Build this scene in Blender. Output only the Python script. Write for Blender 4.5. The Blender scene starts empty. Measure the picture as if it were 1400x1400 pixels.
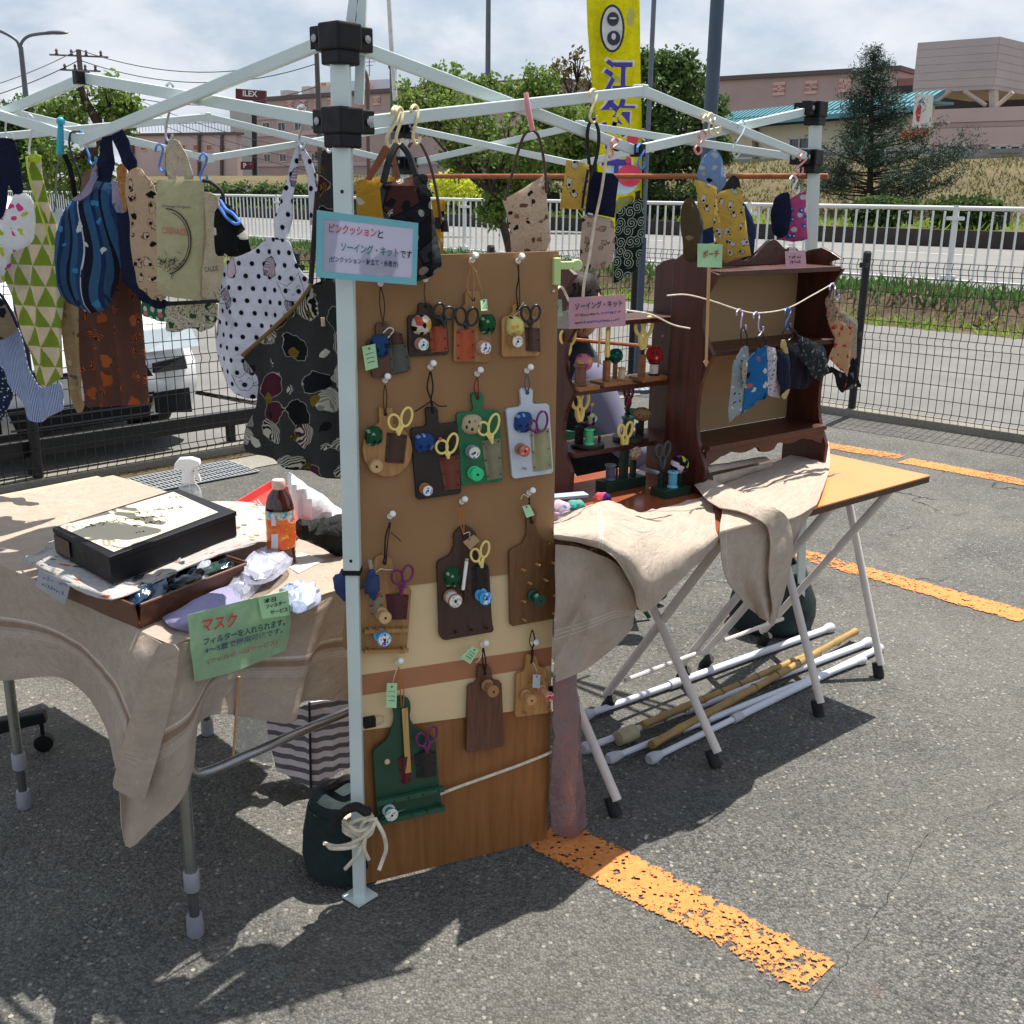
import bpy, bmesh, math, random
import numpy as np
from mathutils import Vector, Matrix, noise as mnoise
R_=math.radians
rnd=random.Random(7)
scene=bpy.context.scene; COL=scene.collection
# ---------------------------------------------------------------- camera
F_=1480.147; PIT=R_(16.267); ROL=R_(.797); CH=1.5
_F=Vector((0,math.cos(PIT),-math.sin(PIT))); _U0=Vector((0,math.sin(PIT),math.cos(PIT))); _R0=Vector((1,0,0))
_R=_R0*math.cos(ROL)+_U0*math.sin(ROL); _U=_U0*math.cos(ROL)-_R0*math.sin(ROL); _O=Vector((0,0,CH))
cd=bpy.data.cameras.new('camera'); cam=bpy.data.objects.new('camera',cd); COL.objects.link(cam); scene.camera=cam
cd.sensor_width=36; cd.lens=F_/1400*36; cd.clip_start=.05; cd.clip_end=3000
cam.matrix_world=Matrix(((_R.x,_U.x,-_F.x,_O.x),(_R.y,_U.y,-_F.y,_O.y),(_R.z,_U.z,-_F.z,_O.z),(0,0,0,1)))
# ---------------------------------------------------------------- light
SUN=Vector((.166,.232,.70)).normalized()
SUN_EL=math.asin(SUN.z); SUN_ROT=math.atan2(SUN.x,SUN.y)
ld=bpy.data.lights.new('sun','SUN'); ld.energy=5.0; ld.angle=R_(.53); ld.color=(1,.955,.88)
sun=bpy.data.objects.new('sun',ld); COL.objects.link(sun); sun.rotation_euler=SUN.to_track_quat('Z','Y').to_euler(); sun.location=(2,3,12)
world=bpy.data.worlds.new('World'); scene.world=world; world.use_nodes=True
def build_world():
    nt=world.node_tree; nt.nodes.clear(); L=nt.links.new
    def N(t,**k):
        n=nt.nodes.new(t)
        for a,b in k.items(): setattr(n,a,b)
        return n
    sky=N('ShaderNodeTexSky',sky_type='NISHITA',sun_disc=False,sun_elevation=SUN_EL,sun_rotation=SUN_ROT,air_density=1.2,dust_density=3.0,ozone_density=1.0)
    tc=N('ShaderNodeTexCoord'); sep=N('ShaderNodeSeparateXYZ'); L(tc.outputs['Generated'],sep.inputs[0])
    mx=N('ShaderNodeMath',operation='MAXIMUM'); L(sep.outputs['Z'],mx.inputs[0]); mx.inputs[1].default_value=.0
    ad=N('ShaderNodeMath',operation='ADD'); L(mx.outputs[0],ad.inputs[0]); ad.inputs[1].default_value=.42
    dx=N('ShaderNodeMath',operation='DIVIDE'); L(sep.outputs['X'],dx.inputs[0]); L(ad.outputs[0],dx.inputs[1])
    dy=N('ShaderNodeMath',operation='DIVIDE'); L(sep.outputs['Y'],dy.inputs[0]); L(ad.outputs[0],dy.inputs[1])
    cb=N('ShaderNodeCombineXYZ'); L(dx.outputs[0],cb.inputs[0]); L(dy.outputs[0],cb.inputs[1]); cb.inputs[2].default_value=2.7
    n1=N('ShaderNodeTexNoise'); n1.inputs['Scale'].default_value=2.7; n1.inputs['Detail'].default_value=9; n1.inputs['Roughness'].default_value=.56; n1.inputs['Distortion'].default_value=.1
    L(cb.outputs[0],n1.inputs['Vector'])
    r1=N('ShaderNodeMapRange'); L(n1.outputs[0],r1.inputs[0]); r1.inputs[1].default_value=.40; r1.inputs[2].default_value=.60; r1.interpolation_type='SMOOTHSTEP'
    n2=N('ShaderNodeTexNoise'); n2.inputs['Scale'].default_value=5.5; n2.inputs['Detail'].default_value=8; L(cb.outputs[0],n2.inputs['Vector'])
    cr=N('ShaderNodeMix',data_type='RGBA'); L(n2.outputs[0],cr.inputs[0]); cr.inputs[6].default_value=(4.3,4.8,5.6,1); cr.inputs[7].default_value=(7.6,7.75,8.1,1)
    m=N('ShaderNodeMix',data_type='RGBA'); L(r1.outputs[0],m.inputs[0]); 
    # thin veil under the clouds: pale blue over the Nishita sky
    v=N('ShaderNodeMix',data_type='RGBA'); v.inputs[0].default_value=.62; L(sky.outputs[0],v.inputs[6]); v.inputs[7].default_value=(3.9,4.8,6.1,1)
    L(v.outputs[2],m.inputs[6]); L(cr.outputs[2],m.inputs[7])
    bg=N('ShaderNodeBackground'); bg.inputs[1].default_value=.08; L(m.outputs[2],bg.inputs[0])
    out=N('ShaderNodeOutputWorld'); L(bg.outputs[0],out.inputs[0])
build_world()
scene.view_settings.view_transform='Standard'; scene.view_settings.look='None'; scene.view_settings.gamma=1; scene.view_settings.exposure=0.75; scene.view_settings.use_curve_mapping=False
scene.cycles.max_bounces=8; scene.cycles.transparent_max_bounces=12; scene.cycles.use_denoising=True
# ---------------------------------------------------------------- geometry helpers
def ray(x,y): return _F+_R*((x-700)/F_)-_U*((y-700)/F_)
def g(x,y,z=0.):                       # where the sight line meets a level
    d=ray(x,y); return _O+d*((z-CH)/d.z)
def yy(x,y,Y): d=ray(x,y); return _O+d*(Y/d.y)
class Pl:                              # an upright plane standing in the place
    def __init__(s,P,ang,off=0):
        s.P=Vector((P[0],P[1],0)); a=R_(ang); s.ang=ang; s.u=Vector((math.cos(a),math.sin(a),0)); s.n=Vector((math.sin(a),-math.cos(a),0)); s.P=s.P+s.n*off
    def at(s,x,y,off=0):
        d=ray(x,y); t=((s.P+s.n*off-_O).dot(s.n))/d.dot(s.n); return _O+d*t
    def loc(s,v): w=v-s.P; return (w.dot(s.u),w.z)
    def pt(s,u,z,off=0): return s.P+s.u*u+s.n*off+Vector((0,0,z))
def srgb(h):
    h=h.lstrip('#'); c=[int(h[i:i+2],16)/255 for i in (0,2,4)]
    return tuple((x/12.92 if x<=.04045 else ((x+.055)/1.055)**2.4) for x in c)+(1,)
ORG={}
class MB:
    def __init__(s): s.v=[];s.f=[];s.m=[];s.uv=[]
    def add(s,vs,fs,mi=0,uv=None):
        b=len(s.v); s.v+= [Vector(p) for p in vs]
        s.uv+= (uv if uv else [(0,0)]*len(vs))
        for f in fs: s.f.append([b+i for i in f]); s.m.append(mi)
        return s
    def box(s,c,size,rot=0,mi=0):
        M=rot if isinstance(rot,Matrix) else Matrix.Rotation(R_(rot),3,'Z')
        c=Vector(c); h=[q/2 for q in size]
        vs=[c+M@Vector((x*h[0],y*h[1],z*h[2])) for x in(-1,1) for y in(-1,1) for z in(-1,1)]
        return s.add(vs,[(0,1,3,2),(4,6,7,5),(0,4,5,1),(2,3,7,6),(0,2,6,4),(1,5,7,3)],mi)
    def prism(s,poly,off,mi=0):
        n=len(poly); off=Vector(off); vs=[Vector(p) for p in poly]+[Vector(p)+off for p in poly]
        return s.add(vs,[tuple(range(n)),tuple(range(2*n-1,n-1,-1))]+[(i,i+n,(i+1)%n+n,(i+1)%n) for i in range(n)],mi)
    def tube(s,pts,r,n=8,mi=0,closed=False,sq=False):
        pts=[Vector(p) for p in pts]; k=len(pts)
        if not hasattr(r,'__len__'): r=[r]*k
        vs=[];fs=[];pv=None
        for i,p in enumerate(pts):
            if closed: t=pts[(i+1)%k]-pts[i-1]
            else: t=pts[min(i+1,k-1)]-pts[max(i-1,0)]
            if t.length<1e-9: t=Vector((0,0,1))
            t.normalize()
            if pv is None:
                a=Vector((0,0,1)) if abs(t.z)<.9 else Vector((1,0,0)); x=a.cross(t).normalized()
            else:
                x=pv-t*pv.dot(t)
                if x.length<1e-6: x=Vector((0,0,1)).cross(t)
                x.normalize()
            pv=x; y=t.cross(x)
            ph=math.pi/n if sq else 0
            for j in range(n): a=2*math.pi*j/n+ph; vs.append(p+(x*math.cos(a)+y*math.sin(a))*r[i])
        e=k if closed else k-1
        for i in range(e):
            for j in range(n):
                a=i*n+j;b=i*n+(j+1)%n;c=((i+1)%k)*n+(j+1)%n;d=((i+1)%k)*n+j; fs.append((a,b,c,d))
        if not closed: fs.append(tuple(range(n-1,-1,-1))); fs.append(tuple((k-1)*n+j for j in range(n)))
        return s.add(vs,fs,mi)
    def lathe(s,prof,o,ax=(0,0,1),n=20,mi=0,cap=True):
        ax=Vector(ax).normalized(); o=Vector(o); a=Vector((0,0,1)) if abs(ax.z)<.9 else Vector((1,0,0)); x=a.cross(ax).normalized(); y=ax.cross(x)
        vs=[];fs=[]
        for (r,h) in prof:
            for j in range(n): t=2*math.pi*j/n; vs.append(o+ax*h+(x*math.cos(t)+y*math.sin(t))*r)
        for i in range(len(prof)-1):
            for j in range(n): fs.append((i*n+j,i*n+(j+1)%n,(i+1)*n+(j+1)%n,(i+1)*n+j))
        if cap: fs.append(tuple(range(n-1,-1,-1))); fs.append(tuple((len(prof)-1)*n+j for j in range(n)))
        return s.add(vs,fs,mi)
    def ball(s,c,r,seg=16,ring=10,M=None,nz=0,mi=0,seed=0):
        c=Vector(c); r=(r,r,r) if not hasattr(r,'__len__') else r; vs=[];fs=[]
        for i in range(ring+1):
            th=math.pi*i/ring
            for j in range(seg):
                ph=2*math.pi*j/seg; d=Vector((math.sin(th)*math.cos(ph),math.sin(th)*math.sin(ph),math.cos(th)))
                k=1+(nz*mnoise.noise(d*1.7+Vector((seed,0,0))) if nz else 0)
                q=Vector((d.x*r[0]*k,d.y*r[1]*k,d.z*r[2]*k)); vs.append(c+(M@q if M else q))
        for i in range(ring):
            for j in range(seg): fs.append((i*seg+j,(i+1)*seg+j,(i+1)*seg+(j+1)%seg,i*seg+(j+1)%seg))
        return s.add(vs,fs,mi)
    def build(s,name,mats,parent=None,label=None,cat=None,group=None,kind=None,smooth=True,bevel=0,ang=38,org=None):
        if not s.v: return None
        if parent is not None: o=ORG[parent.name]
        elif org is not None: o=Vector(org)
        else:
            xs=[p.x for p in s.v];ys=[p.y for p in s.v];zs=[p.z for p in s.v]; o=Vector(((min(xs)+max(xs))/2,(min(ys)+max(ys))/2,min(zs)))
        me=bpy.data.meshes.new(name); me.from_pydata([p-o for p in s.v],[],s.f)
        if not isinstance(mats,(list,tuple)): mats=[mats]
        for m in mats: me.materials.append(m)
        if len(mats)>1: me.polygons.foreach_set('material_index',s.m)
        if any(u!=(0,0) for u in s.uv[:400]):
            ul=me.uv_layers.new(name='UVMap'); uv=np.array(s.uv,dtype=np.float32); li=np.empty(len(me.loops),dtype=np.int32); me.loops.foreach_get('vertex_index',li); ul.data.foreach_set('uv',uv[li].ravel())
        me.validate(); bm=bmesh.new(); bm.from_mesh(me); bmesh.ops.recalc_face_normals(bm,faces=bm.faces); bm.to_mesh(me); bm.free()
        if smooth: me.shade_smooth(); me.set_sharp_from_angle(angle=R_(ang))
        return link(name,me,o,parent,label,cat,group,kind,bevel)
def link(name,me,o,parent=None,label=None,cat=None,group=None,kind=None,bevel=0):
    ob=bpy.data.objects.new(name,me); COL.objects.link(ob)
    if parent is not None: ob.parent=parent
    else: ob.location=o
    ORG[ob.name]=Vector(o)
    tag(ob,label,cat,group,kind)
    if bevel:
        b=ob.modifiers.new('bevel','BEVEL'); b.width=bevel; b.segments=2; b.limit_method='ANGLE'; b.angle_limit=R_(50)
    return ob
def tag(ob,label=None,cat=None,group=None,kind=None):
    if label: ob['label']=label
    if cat: ob['category']=cat
    if group: ob['group']=group
    if kind: ob['kind']=kind
    return ob
def thing(name,label,cat,loc,group=None):
    o=bpy.data.objects.new(name,None); COL.objects.link(o); o.location=loc; o.empty_display_size=.05
    ORG[o.name]=Vector(loc); return tag(o,label,cat,group)
def inst(ob,name,parent,delta):         # a piece sharing its mesh with an alike piece
    c=ob.copy(); c.name=name; COL.objects.link(c); c.parent=parent; c.location=Vector(ob.location)+Vector(delta); ORG[c.name]=ORG[parent.name] if parent else c.location; return c
def cr(p,k=4,closed=False):             # Catmull-Rom through points
    p=[Vector(q) for q in p]; n=len(p); out=[]
    for i in range(n if closed else n-1):
        if closed: a,b,c,d=p[i-1],p[i],p[(i+1)%n],p[(i+2)%n]
        else: b,c=p[i],p[i+1]; a=p[i-1] if i else b*2-c; d=p[i+2] if i+2<n else c*2-b
        for j in range(k):
            t=j/k; out.append(.5*((2*b)+(c-a)*t+(2*a-5*b+4*c-d)*t*t+(3*b-a-3*c+d)*t**3))
    if not closed: out.append(p[-1])
    return out
def chaikin(p,n=1,cut=.008):
    for _ in range(n):
        q=[];L=len(p)
        for i in range(L):
            a,b=p[i],p[(i+1)%L]; l=math.hypot(a[0]-b[0],a[1]-b[1]); w=min(.22,cut/max(l,1e-6)); q.append((a[0]*(1-w)+b[0]*w,a[1]*(1-w)+b[1]*w)); q.append((a[0]*w+b[0]*(1-w),a[1]*w+b[1]*(1-w)))
        p=q
    return p
def segd(px,pz,a,b):
    vx,vz=b[0]-a[0],b[1]-a[1]; L=vx*vx+vz*vz; t=0 if L==0 else max(0,min(1,((px-a[0])*vx+(pz-a[1])*vz)/L)); return math.hypot(px-a[0]-t*vx,pz-a[1]-t*vz)
def cloth_mb(outline,pl,off=0,bulge=0,fold=.006,nf=3,thick=.0025,seed=0,rnd_c=1,cell=.02,lean=0,mb=None,mi=0,crease=.0,uvo=None):
    """outline: pixels of the thing's edge on the upright plane pl -> a filled, folded cloth with two sides"""
    pts=[pl.loc(pl.at(x,y,off)) for x,y in outline]
    if rnd_c: pts=chaikin(pts,rnd_c)
    us=[p[0] for p in pts]; zs=[p[1] for p in pts]; u0,u1,z0,z1=min(us),max(us),min(zs),max(zs)
    bm=bmesh.new(); vs=[bm.verts.new((p[0],p[1],0)) for p in pts]; bm.faces.new(vs)
    for ax,a,b in ((0,u0,u1),(1,z0,z1)):
        n=max(2,int((b-a)/cell)); 
        for i in range(1,n):
            c=a+(b-a)*i/n+1e-5; co=[0,0,0]; co[ax]=c; no=[0,0,0]; no[ax]=1
            bmesh.ops.bisect_plane(bm,geom=bm.verts[:]+bm.edges[:]+bm.faces[:],plane_co=co,plane_no=no,dist=1e-6)
    bmesh.ops.remove_doubles(bm,verts=bm.verts,dist=1e-5)
    bm.verts.index_update(); W=max(u1-u0,.01); H=max(z1-z0,.01); P2=[];
    V=[v.co.copy() for v in bm.verts]; Fs=[[v.index for v in f.verts] for f in bm.faces]; Be=[[e.verts[0].index,e.verts[1].index] for e in bm.edges if len(e.link_faces)==1]
    bm.free(); n=len(V); fr=[];bk=[];uv=[]; rr=min(W,H)*.32
    cu,cz=(uvo if uvo else ((u0+u1)/2,z1))
    for v in V:
        u,z=v.x,v.y; t=(z1-z)/H
        d=fold*(.25+.75*t)*math.sin(2*math.pi*nf*(u-u0)/W+seed*1.3+.9*math.sin(3*z/H+seed))+fold*.8*mnoise.noise(Vector((u/W*3,z/H*3,seed*3.1)))
        d+=crease*mnoise.noise(Vector((u*45,z*28,seed)))
        b=0
        if bulge:
            e=min(segd(u,z,pts[i],pts[(i+1)%len(pts)]) for i in range(len(pts))); q=min(1,e/rr); b=bulge*math.sqrt(max(0,1-(1-q)**2))
        d+=lean*(1-t)*0+lean*t
        fr.append(pl.pt(u,z,off+d+b+thick/2)); bk.append(pl.pt(u,z,off+d-b-thick/2)); uv.append((u-cu+5,z-cz+5))
    mb=mb or MB(); cnt={}
    mb.add(fr+bk,Fs+[[i+n for i in reversed(f)] for f in Fs]+[(a,b,b+n,a+n) for a,b in Be],mi,uv+uv)
    return mb
def patch_mb(rows,k=4,thick=.003,wr=.0,wf=18,seed=0,mb=None):
    """a cloth surface through rows of 3-D control points"""
    a=[cr(r,k) for r in rows]; b=[cr([a[i][j] for i in range(len(a))],k) for j in range(len(a[0]))]  # b[j][i]
    nj=len(b);ni=len(b[0]); fr=[];uv=[];nr=[]
    for j in range(nj):
        for i in range(ni):
            du=b[min(j+1,nj-1)][i]-b[max(j-1,0)][i]; dv=b[j][min(i+1,ni-1)]-b[j][max(i-1,0)]; q=du.cross(dv); nr.append(q.normalized() if q.length>1e-9 else Vector((0,0,1)))
    au=[0]
    for j in range(1,nj): au.append(au[-1]+(b[j][ni//2]-b[j-1][ni//2]).length)
    av=[0]
    for i in range(1,ni): av.append(av[-1]+(b[nj//2][i]-b[nj//2][i-1]).length)
    k2=0;bk=[]
    for j in range(nj):
        for i in range(ni):
            p=b[j][i]; w=wr*(mnoise.noise(p*wf+Vector((seed,0,0)))+.5*mnoise.noise(p*wf*2.3+Vector((0,seed,0)))) if wr else 0
            fr.append(p+nr[k2]*(w+thick/2)); bk.append(p+nr[k2]*(w-thick/2)); uv.append((au[j]+5,av[i]+5)); k2+=1
    n=len(fr); fs=[];be=[]
    for j in range(nj-1):
        for i in range(ni-1): fs.append((j*ni+i,(j+1)*ni+i,(j+1)*ni+i+1,j*ni+i+1))
    for i in range(ni-1): be+=[(i,i+1),((nj-1)*ni+i,(nj-1)*ni+i+1)]
    for j in range(nj-1): be+=[(j*ni,(j+1)*ni),(j*ni+ni-1,(j+1)*ni+ni-1)]
    mb=mb or MB(); mb.add(fr+bk,fs+[tuple(x+n for x in reversed(f)) for f in fs]+[(a_,b_,b_+n,a_+n) for a_,b_ in be],0,uv+uv); return mb
# ---------------------------------------------------------------- materials
class NT:
    def __init__(s,name):
        s.m=bpy.data.materials.new(name); s.m.use_nodes=True; s.t=s.m.node_tree; s.t.nodes.clear(); s.out=s.n('ShaderNodeOutputMaterial')
    def n(s,ty,ins=None,**k):
        nd=s.t.nodes.new(ty)
        for a,b in k.items(): setattr(nd,a,b)
        for a,b in (ins or {}).items(): s.put(nd.inputs[a],b)
        return nd
    def put(s,sock,v):
        if isinstance(v,bpy.types.NodeSocket): s.t.links.new(v,sock)
        elif isinstance(v,bpy.types.Node): s.t.links.new(v.outputs[0],sock)
        else:
            if hasattr(v,'__len__') and len(v)==4 and sock.type=='VECTOR': v=v[:3]
            sock.default_value=v
    def ma(s,op,a,b=0,c=0): return s.n('ShaderNodeMath',{0:a,1:b,2:c},operation=op).outputs[0]
    def mix(s,f,a,b): return s.n('ShaderNodeMix',{0:f,6:a,7:b},data_type='RGBA').outputs[2]
    def noise(s,vec,sc,det=3,ro=.55,dist=0): return s.n('ShaderNodeTexNoise',{'Vector':vec,'Scale':sc,'Detail':det,'Roughness':ro,'Distortion':dist}).outputs[0]
    def rng(s,v,a,b,c=0,d=1): return s.n('ShaderNodeMapRange',{0:v,1:a,2:b,3:c,4:d}).outputs[0]
    def obj(s): return s.n('ShaderNodeTexCoord').outputs['Object']
    def geo(s): return s.n('ShaderNodeNewGeometry').outputs['Position']
    def uv(s): return s.n('ShaderNodeTexCoord').outputs['UV']
    def xyz(s,v): q=s.n('ShaderNodeSeparateXYZ',{0:v}); return q.outputs
    def bump(s,h,st=.3,d=.01): return s.n('ShaderNodeBump',{'Height':h,'Strength':st,'Distance':d}).outputs[0]
    def pr(s,col,rough=.6,metal=0,nrm=None,spec=.5,**k):
        ins={'Base Color':col,'Roughness':rough,'Metallic':metal,'Specular IOR Level':spec}
        if nrm is not None: ins['Normal']=nrm
        ins.update({a.replace('_',' '):b for a,b in k.items()}); return s.n('ShaderNodeBsdfPrincipled',ins)
    def end(s,sh): s.put(s.out.inputs[0],sh); return s.m
_mc={}
def plain(name,col,rough=.55,metal=0,var=.12,sc=14,bump=.0,bs=300,spec=.5,alpha=None,trans=0,coat=0):
    if name in _mc: return _mc[name]
    t=NT(name); c=srgb(col) if isinstance(col,str) else col; o=t.obj()
    nz=t.noise(o,sc,4); dark=tuple(x*(1-var*1.6) for x in c[:3])+(1,); lite=tuple(min(1,x*(1+var)) for x in c[:3])+(1,)
    base=t.mix(t.rng(nz,.3,.7),dark,lite); rr=t.rng(t.noise(o,sc*2.3,3),.3,.7,max(.02,rough-.08),min(1,rough+.1))
    nrm=t.bump(t.noise(o,bs,2),bump,.002) if bump else None
    b=t.pr(base,rr,metal,nrm,spec)
    if coat: t.put(b.inputs['Coat Weight'],coat)
    if trans: t.put(b.inputs['Transmission Weight'],trans)
    if alpha is not None: t.put(b.inputs['Alpha'],alpha)
    _mc[name]=t.end(b); return _mc[name]
def wood(name,c1,c2,rough=.45,sc=1,axis='Z',spec=.5):
    if name in _mc: return _mc[name]
    t=NT(name); o=t.obj(); s={'X':(3,40,40),'Y':(40,3,40),'Z':(40,40,3)}[axis]
    v=t.n('ShaderNodeVectorMath',{0:o,1:tuple(q*sc for q in s)},operation='MULTIPLY').outputs[0]
    n1=t.noise(v,1.6,6,.6,.6); n2=t.noise(v,6,3); n3=t.noise(o,5,3)
    c=t.mix(t.rng(n1,.3,.72),srgb(c1),srgb(c2)); c=t.mix(t.ma('MULTIPLY',t.rng(n2,.45,.75),.25),c,tuple(x*.45 for x in srgb(c1)[:3])+(1,)); c=t.mix(t.ma('MULTIPLY',t.rng(n3,.4,.7),.18),c,srgb(c2))
    _mc[name]=t.end(t.pr(c,t.rng(n1,.3,.7,rough-.08,rough+.12),0,t.bump(n1,.12,.003),spec)); return _mc[name]
# fabric prints: colour fields over the cloth's own metric coordinates
def fab(name,fn,transl=.22,rough=.92,weave=900):
    if name in _mc: return _mc[name]
    t=NT(name); uv=t.uv(); x=t.xyz(uv); c=fn(t,uv,x[0],x[1])
    nz=t.noise(uv,22,4,.6); c=t.mix(t.rng(nz,.35,.7,0,.16),c,(.02,.02,.025,1))
    w=t.ma('MULTIPLY',t.ma('SINE',t.ma('MULTIPLY',x[0],weave*3)),t.ma('SINE',t.ma('MULTIPLY',x[1],weave*3)))
    h=t.ma('ADD',t.ma('MULTIPLY',w,.15),t.ma('MULTIPLY',t.noise(uv,38,5,.62,.5),1.4)); h=t.ma('ADD',h,t.ma('MULTIPLY',t.ma('ABSOLUTE',t.ma('SUBTRACT',t.noise(uv,10,3,.5,1.5),.5)),8)); h=t.ma('ADD',h,t.ma('MULTIPLY',t.ma('ABSOLUTE',t.ma('SUBTRACT',t.noise(uv,23,2,.5,1.0),.5)),4))
    b=t.pr(c,rough,0,t.bump(h,.6,.004),.2)
    tr=t.n('ShaderNodeBsdfTranslucent',{0:c}); m=t.n('ShaderNodeMixShader',{0:transl,1:b,2:tr})
    _mc[name]=t.end(m); return _mc[name]
def C(h): return srgb(h)
def solid(h): return lambda t,uv,x,y: t.n('ShaderNodeRGB').outputs[0] if False else t.mix(t.rng(t.noise(uv,60,2),.3,.7,0,.25),C(h),tuple(v*.75 for v in C(h)[:3])+(1,))
def over(*fs):
    def f(t,uv,x,y):
        c=None
        for q in fs: c=q(t,uv,x,y) if c is None else q(t,uv,x,y,c)
        return c
    return f
def dots(col,step,r,stag=True,jit=0,soft=.0006):
    def f(t,uv,x,y,c):
        row=t.ma('FLOOR',t.ma('DIVIDE',y,step*.87)); xo=t.ma('ADD',x,t.ma('MULTIPLY',t.ma('MODULO',row,2),step*.5 if stag else 0))
        fx=t.ma('SUBTRACT',t.ma('FRACT',t.ma('DIVIDE',xo,step)),.5); fy=t.ma('SUBTRACT',t.ma('FRACT',t.ma('DIVIDE',y,step*.87)),.5)
        d=t.ma('SQRT',t.ma('ADD',t.ma('POWER',t.ma('MULTIPLY',fx,step),2),t.ma('POWER',t.ma('MULTIPLY',fy,step*.87),2)))
        return t.mix(t.rng(d,r-soft,r+soft,1,0),c,C(col))
    return f
def stripes(cols,w,ang=0,wob=0):
    def f(t,uv,x,y,c=None):
        a=R_(ang); k=t.ma('ADD',t.ma('MULTIPLY',x,math.cos(a)),t.ma('MULTIPLY',y,math.sin(a)))
        if wob: k=t.ma('ADD',k,t.ma('MULTIPLY',t.noise(uv,9,2),wob))
        fr=t.ma('FRACT',t.ma('DIVIDE',k,w)); rp=t.n('ShaderNodeValToRGB',{0:fr}); cr_=rp.color_ramp; cr_.interpolation='CONSTANT'
        while len(cr_.elements)<len(cols): cr_.elements.new(.5)
        for e,(p,h) in zip(cr_.elements,cols): e.position=p
        for i,(p,h) in enumerate(cols): cr_.elements[i].position=p; cr_.elements[i].color=C(h)
        return rp.outputs[0]
    return f
def blobs(cell,r,cols,k=1.6,wob=.5,line=None,lw=.0012,seed=0,dens=1,inner=None,rj=.4,stripe=None):
    """motifs scattered one per cell: an ellipse with an uneven edge, its own turn and colour, an optional outline and inner stripes"""
    def f(t,uv,x,y,c):
        v=t.n('ShaderNodeVectorMath',{0:uv,1:(seed*1.37,seed*.71,0)},operation='ADD').outputs[0]
        vo=t.n('ShaderNodeTexVoronoi',{'Vector':v,'Scale':1/cell,'Randomness':.72},voronoi_dimensions='2D')
        rc=t.xyz(vo.outputs['Color']); lo=t.n('ShaderNodeVectorMath',{0:v,1:vo.outputs['Position']},operation='SUBTRACT').outputs[0]
        ro=t.n('ShaderNodeVectorRotate',{'Vector':lo,'Angle':t.ma('MULTIPLY',rc[0],6.28)},rotation_type='Z_AXIS').outputs[0]; q=t.xyz(ro)
        nz=t.ma('MULTIPLY',t.ma('SUBTRACT',t.noise(uv,2.2/cell,2),.5),wob*cell)
        d=t.ma('ADD',t.ma('SQRT',t.ma('ADD',t.ma('POWER',q[0],2),t.ma('POWER',t.ma('MULTIPLY',q[1],k),2))),nz)
        d=t.ma('ADD',d,t.ma('MULTIPLY',rc[1],r*rj))
        if dens<1: d=t.ma('ADD',d,t.ma('MULTIPLY',t.ma('GREATER_THAN',rc[2],dens),9))
        rp=t.n('ShaderNodeValToRGB',{0:rc[2]}); cr_=rp.color_ramp; cr_.interpolation='CONSTANT'
        while len(cr_.elements)<len(cols): cr_.elements.new(.5)
        for i,h in enumerate(cols): cr_.elements[i].position=i/len(cols)*(dens if dens<1 else 1); cr_.elements[i].color=C(h)
        col=rp.outputs[0] if len(cols)>1 else C(cols[0])
        if stripe:
            sh,sw=stripe; fr=t.ma('FRACT',t.ma('DIVIDE',t.ma('ADD',q[1],t.ma('MULTIPLY',d,.6)),sw)); col=t.mix(t.ma('MULTIPLY',t.ma('GREATER_THAN',fr,.5),t.ma('GREATER_THAN',rc[1],.35)),col,C(sh))
        o=t.mix(t.rng(d,r-.0005,r+.0005,1,0),c,col)
        if line: o=t.mix(t.rng(t.ma('ABSOLUTE',t.ma('SUBTRACT',d,r)),lw*.7,lw*1.2,1,0),o,C(line))
        if inner: 
            ih,ir=inner; dd=t.ma('SQRT',t.ma('ADD',t.ma('POWER',t.ma('SUBTRACT',q[0],r*.35),2),t.ma('POWER',q[1],2))); o=t.mix(t.ma('MULTIPLY',t.rng(dd,ir-.0004,ir+.0004,1,0),t.ma('LESS_THAN',d,r)),o,C(ih))
        return o
    return f
def lines(col,sc,w=.012,dist=2.5,seed=0):   # drawn contour lines
    def f(t,uv,x,y,c):
        v=t.n('ShaderNodeVectorMath',{0:uv,1:(seed*3.3,seed,0)},operation='ADD').outputs[0]
        n=t.noise(v,sc,1.5,.5,dist); return t.mix(t.rng(t.ma('ABSOLUTE',t.ma('SUBTRACT',n,.5)),w*.7,w*1.2,1,0),c,C(col))
    return f
def rings(col,step,w=.35,arms=1.0):   # small curls
    def f(t,uv,x,y,c):
        vo=t.n('ShaderNodeTexVoronoi',{'Vector':uv,'Scale':1/step,'Randomness':.55},voronoi_dimensions='2D'); lo=t.n('ShaderNodeVectorMath',{0:uv,1:vo.outputs['Position']},operation='SUBTRACT').outputs[0]; q=t.xyz(lo)
        d=t.ma('SQRT',t.ma('ADD',t.ma('POWER',q[0],2),t.ma('POWER',q[1],2))); an=t.ma('ARCTAN2',q[1],q[0])
        s_=t.ma('FRACT',t.ma('ADD',t.ma('DIVIDE',d,step*.24),t.ma('MULTIPLY',an,arms/6.283))); m=t.ma('MULTIPLY',t.ma('LESS_THAN',s_,w),t.ma('LESS_THAN',d,step*.56))
        return t.mix(m,c,C(col))
    return f
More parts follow.
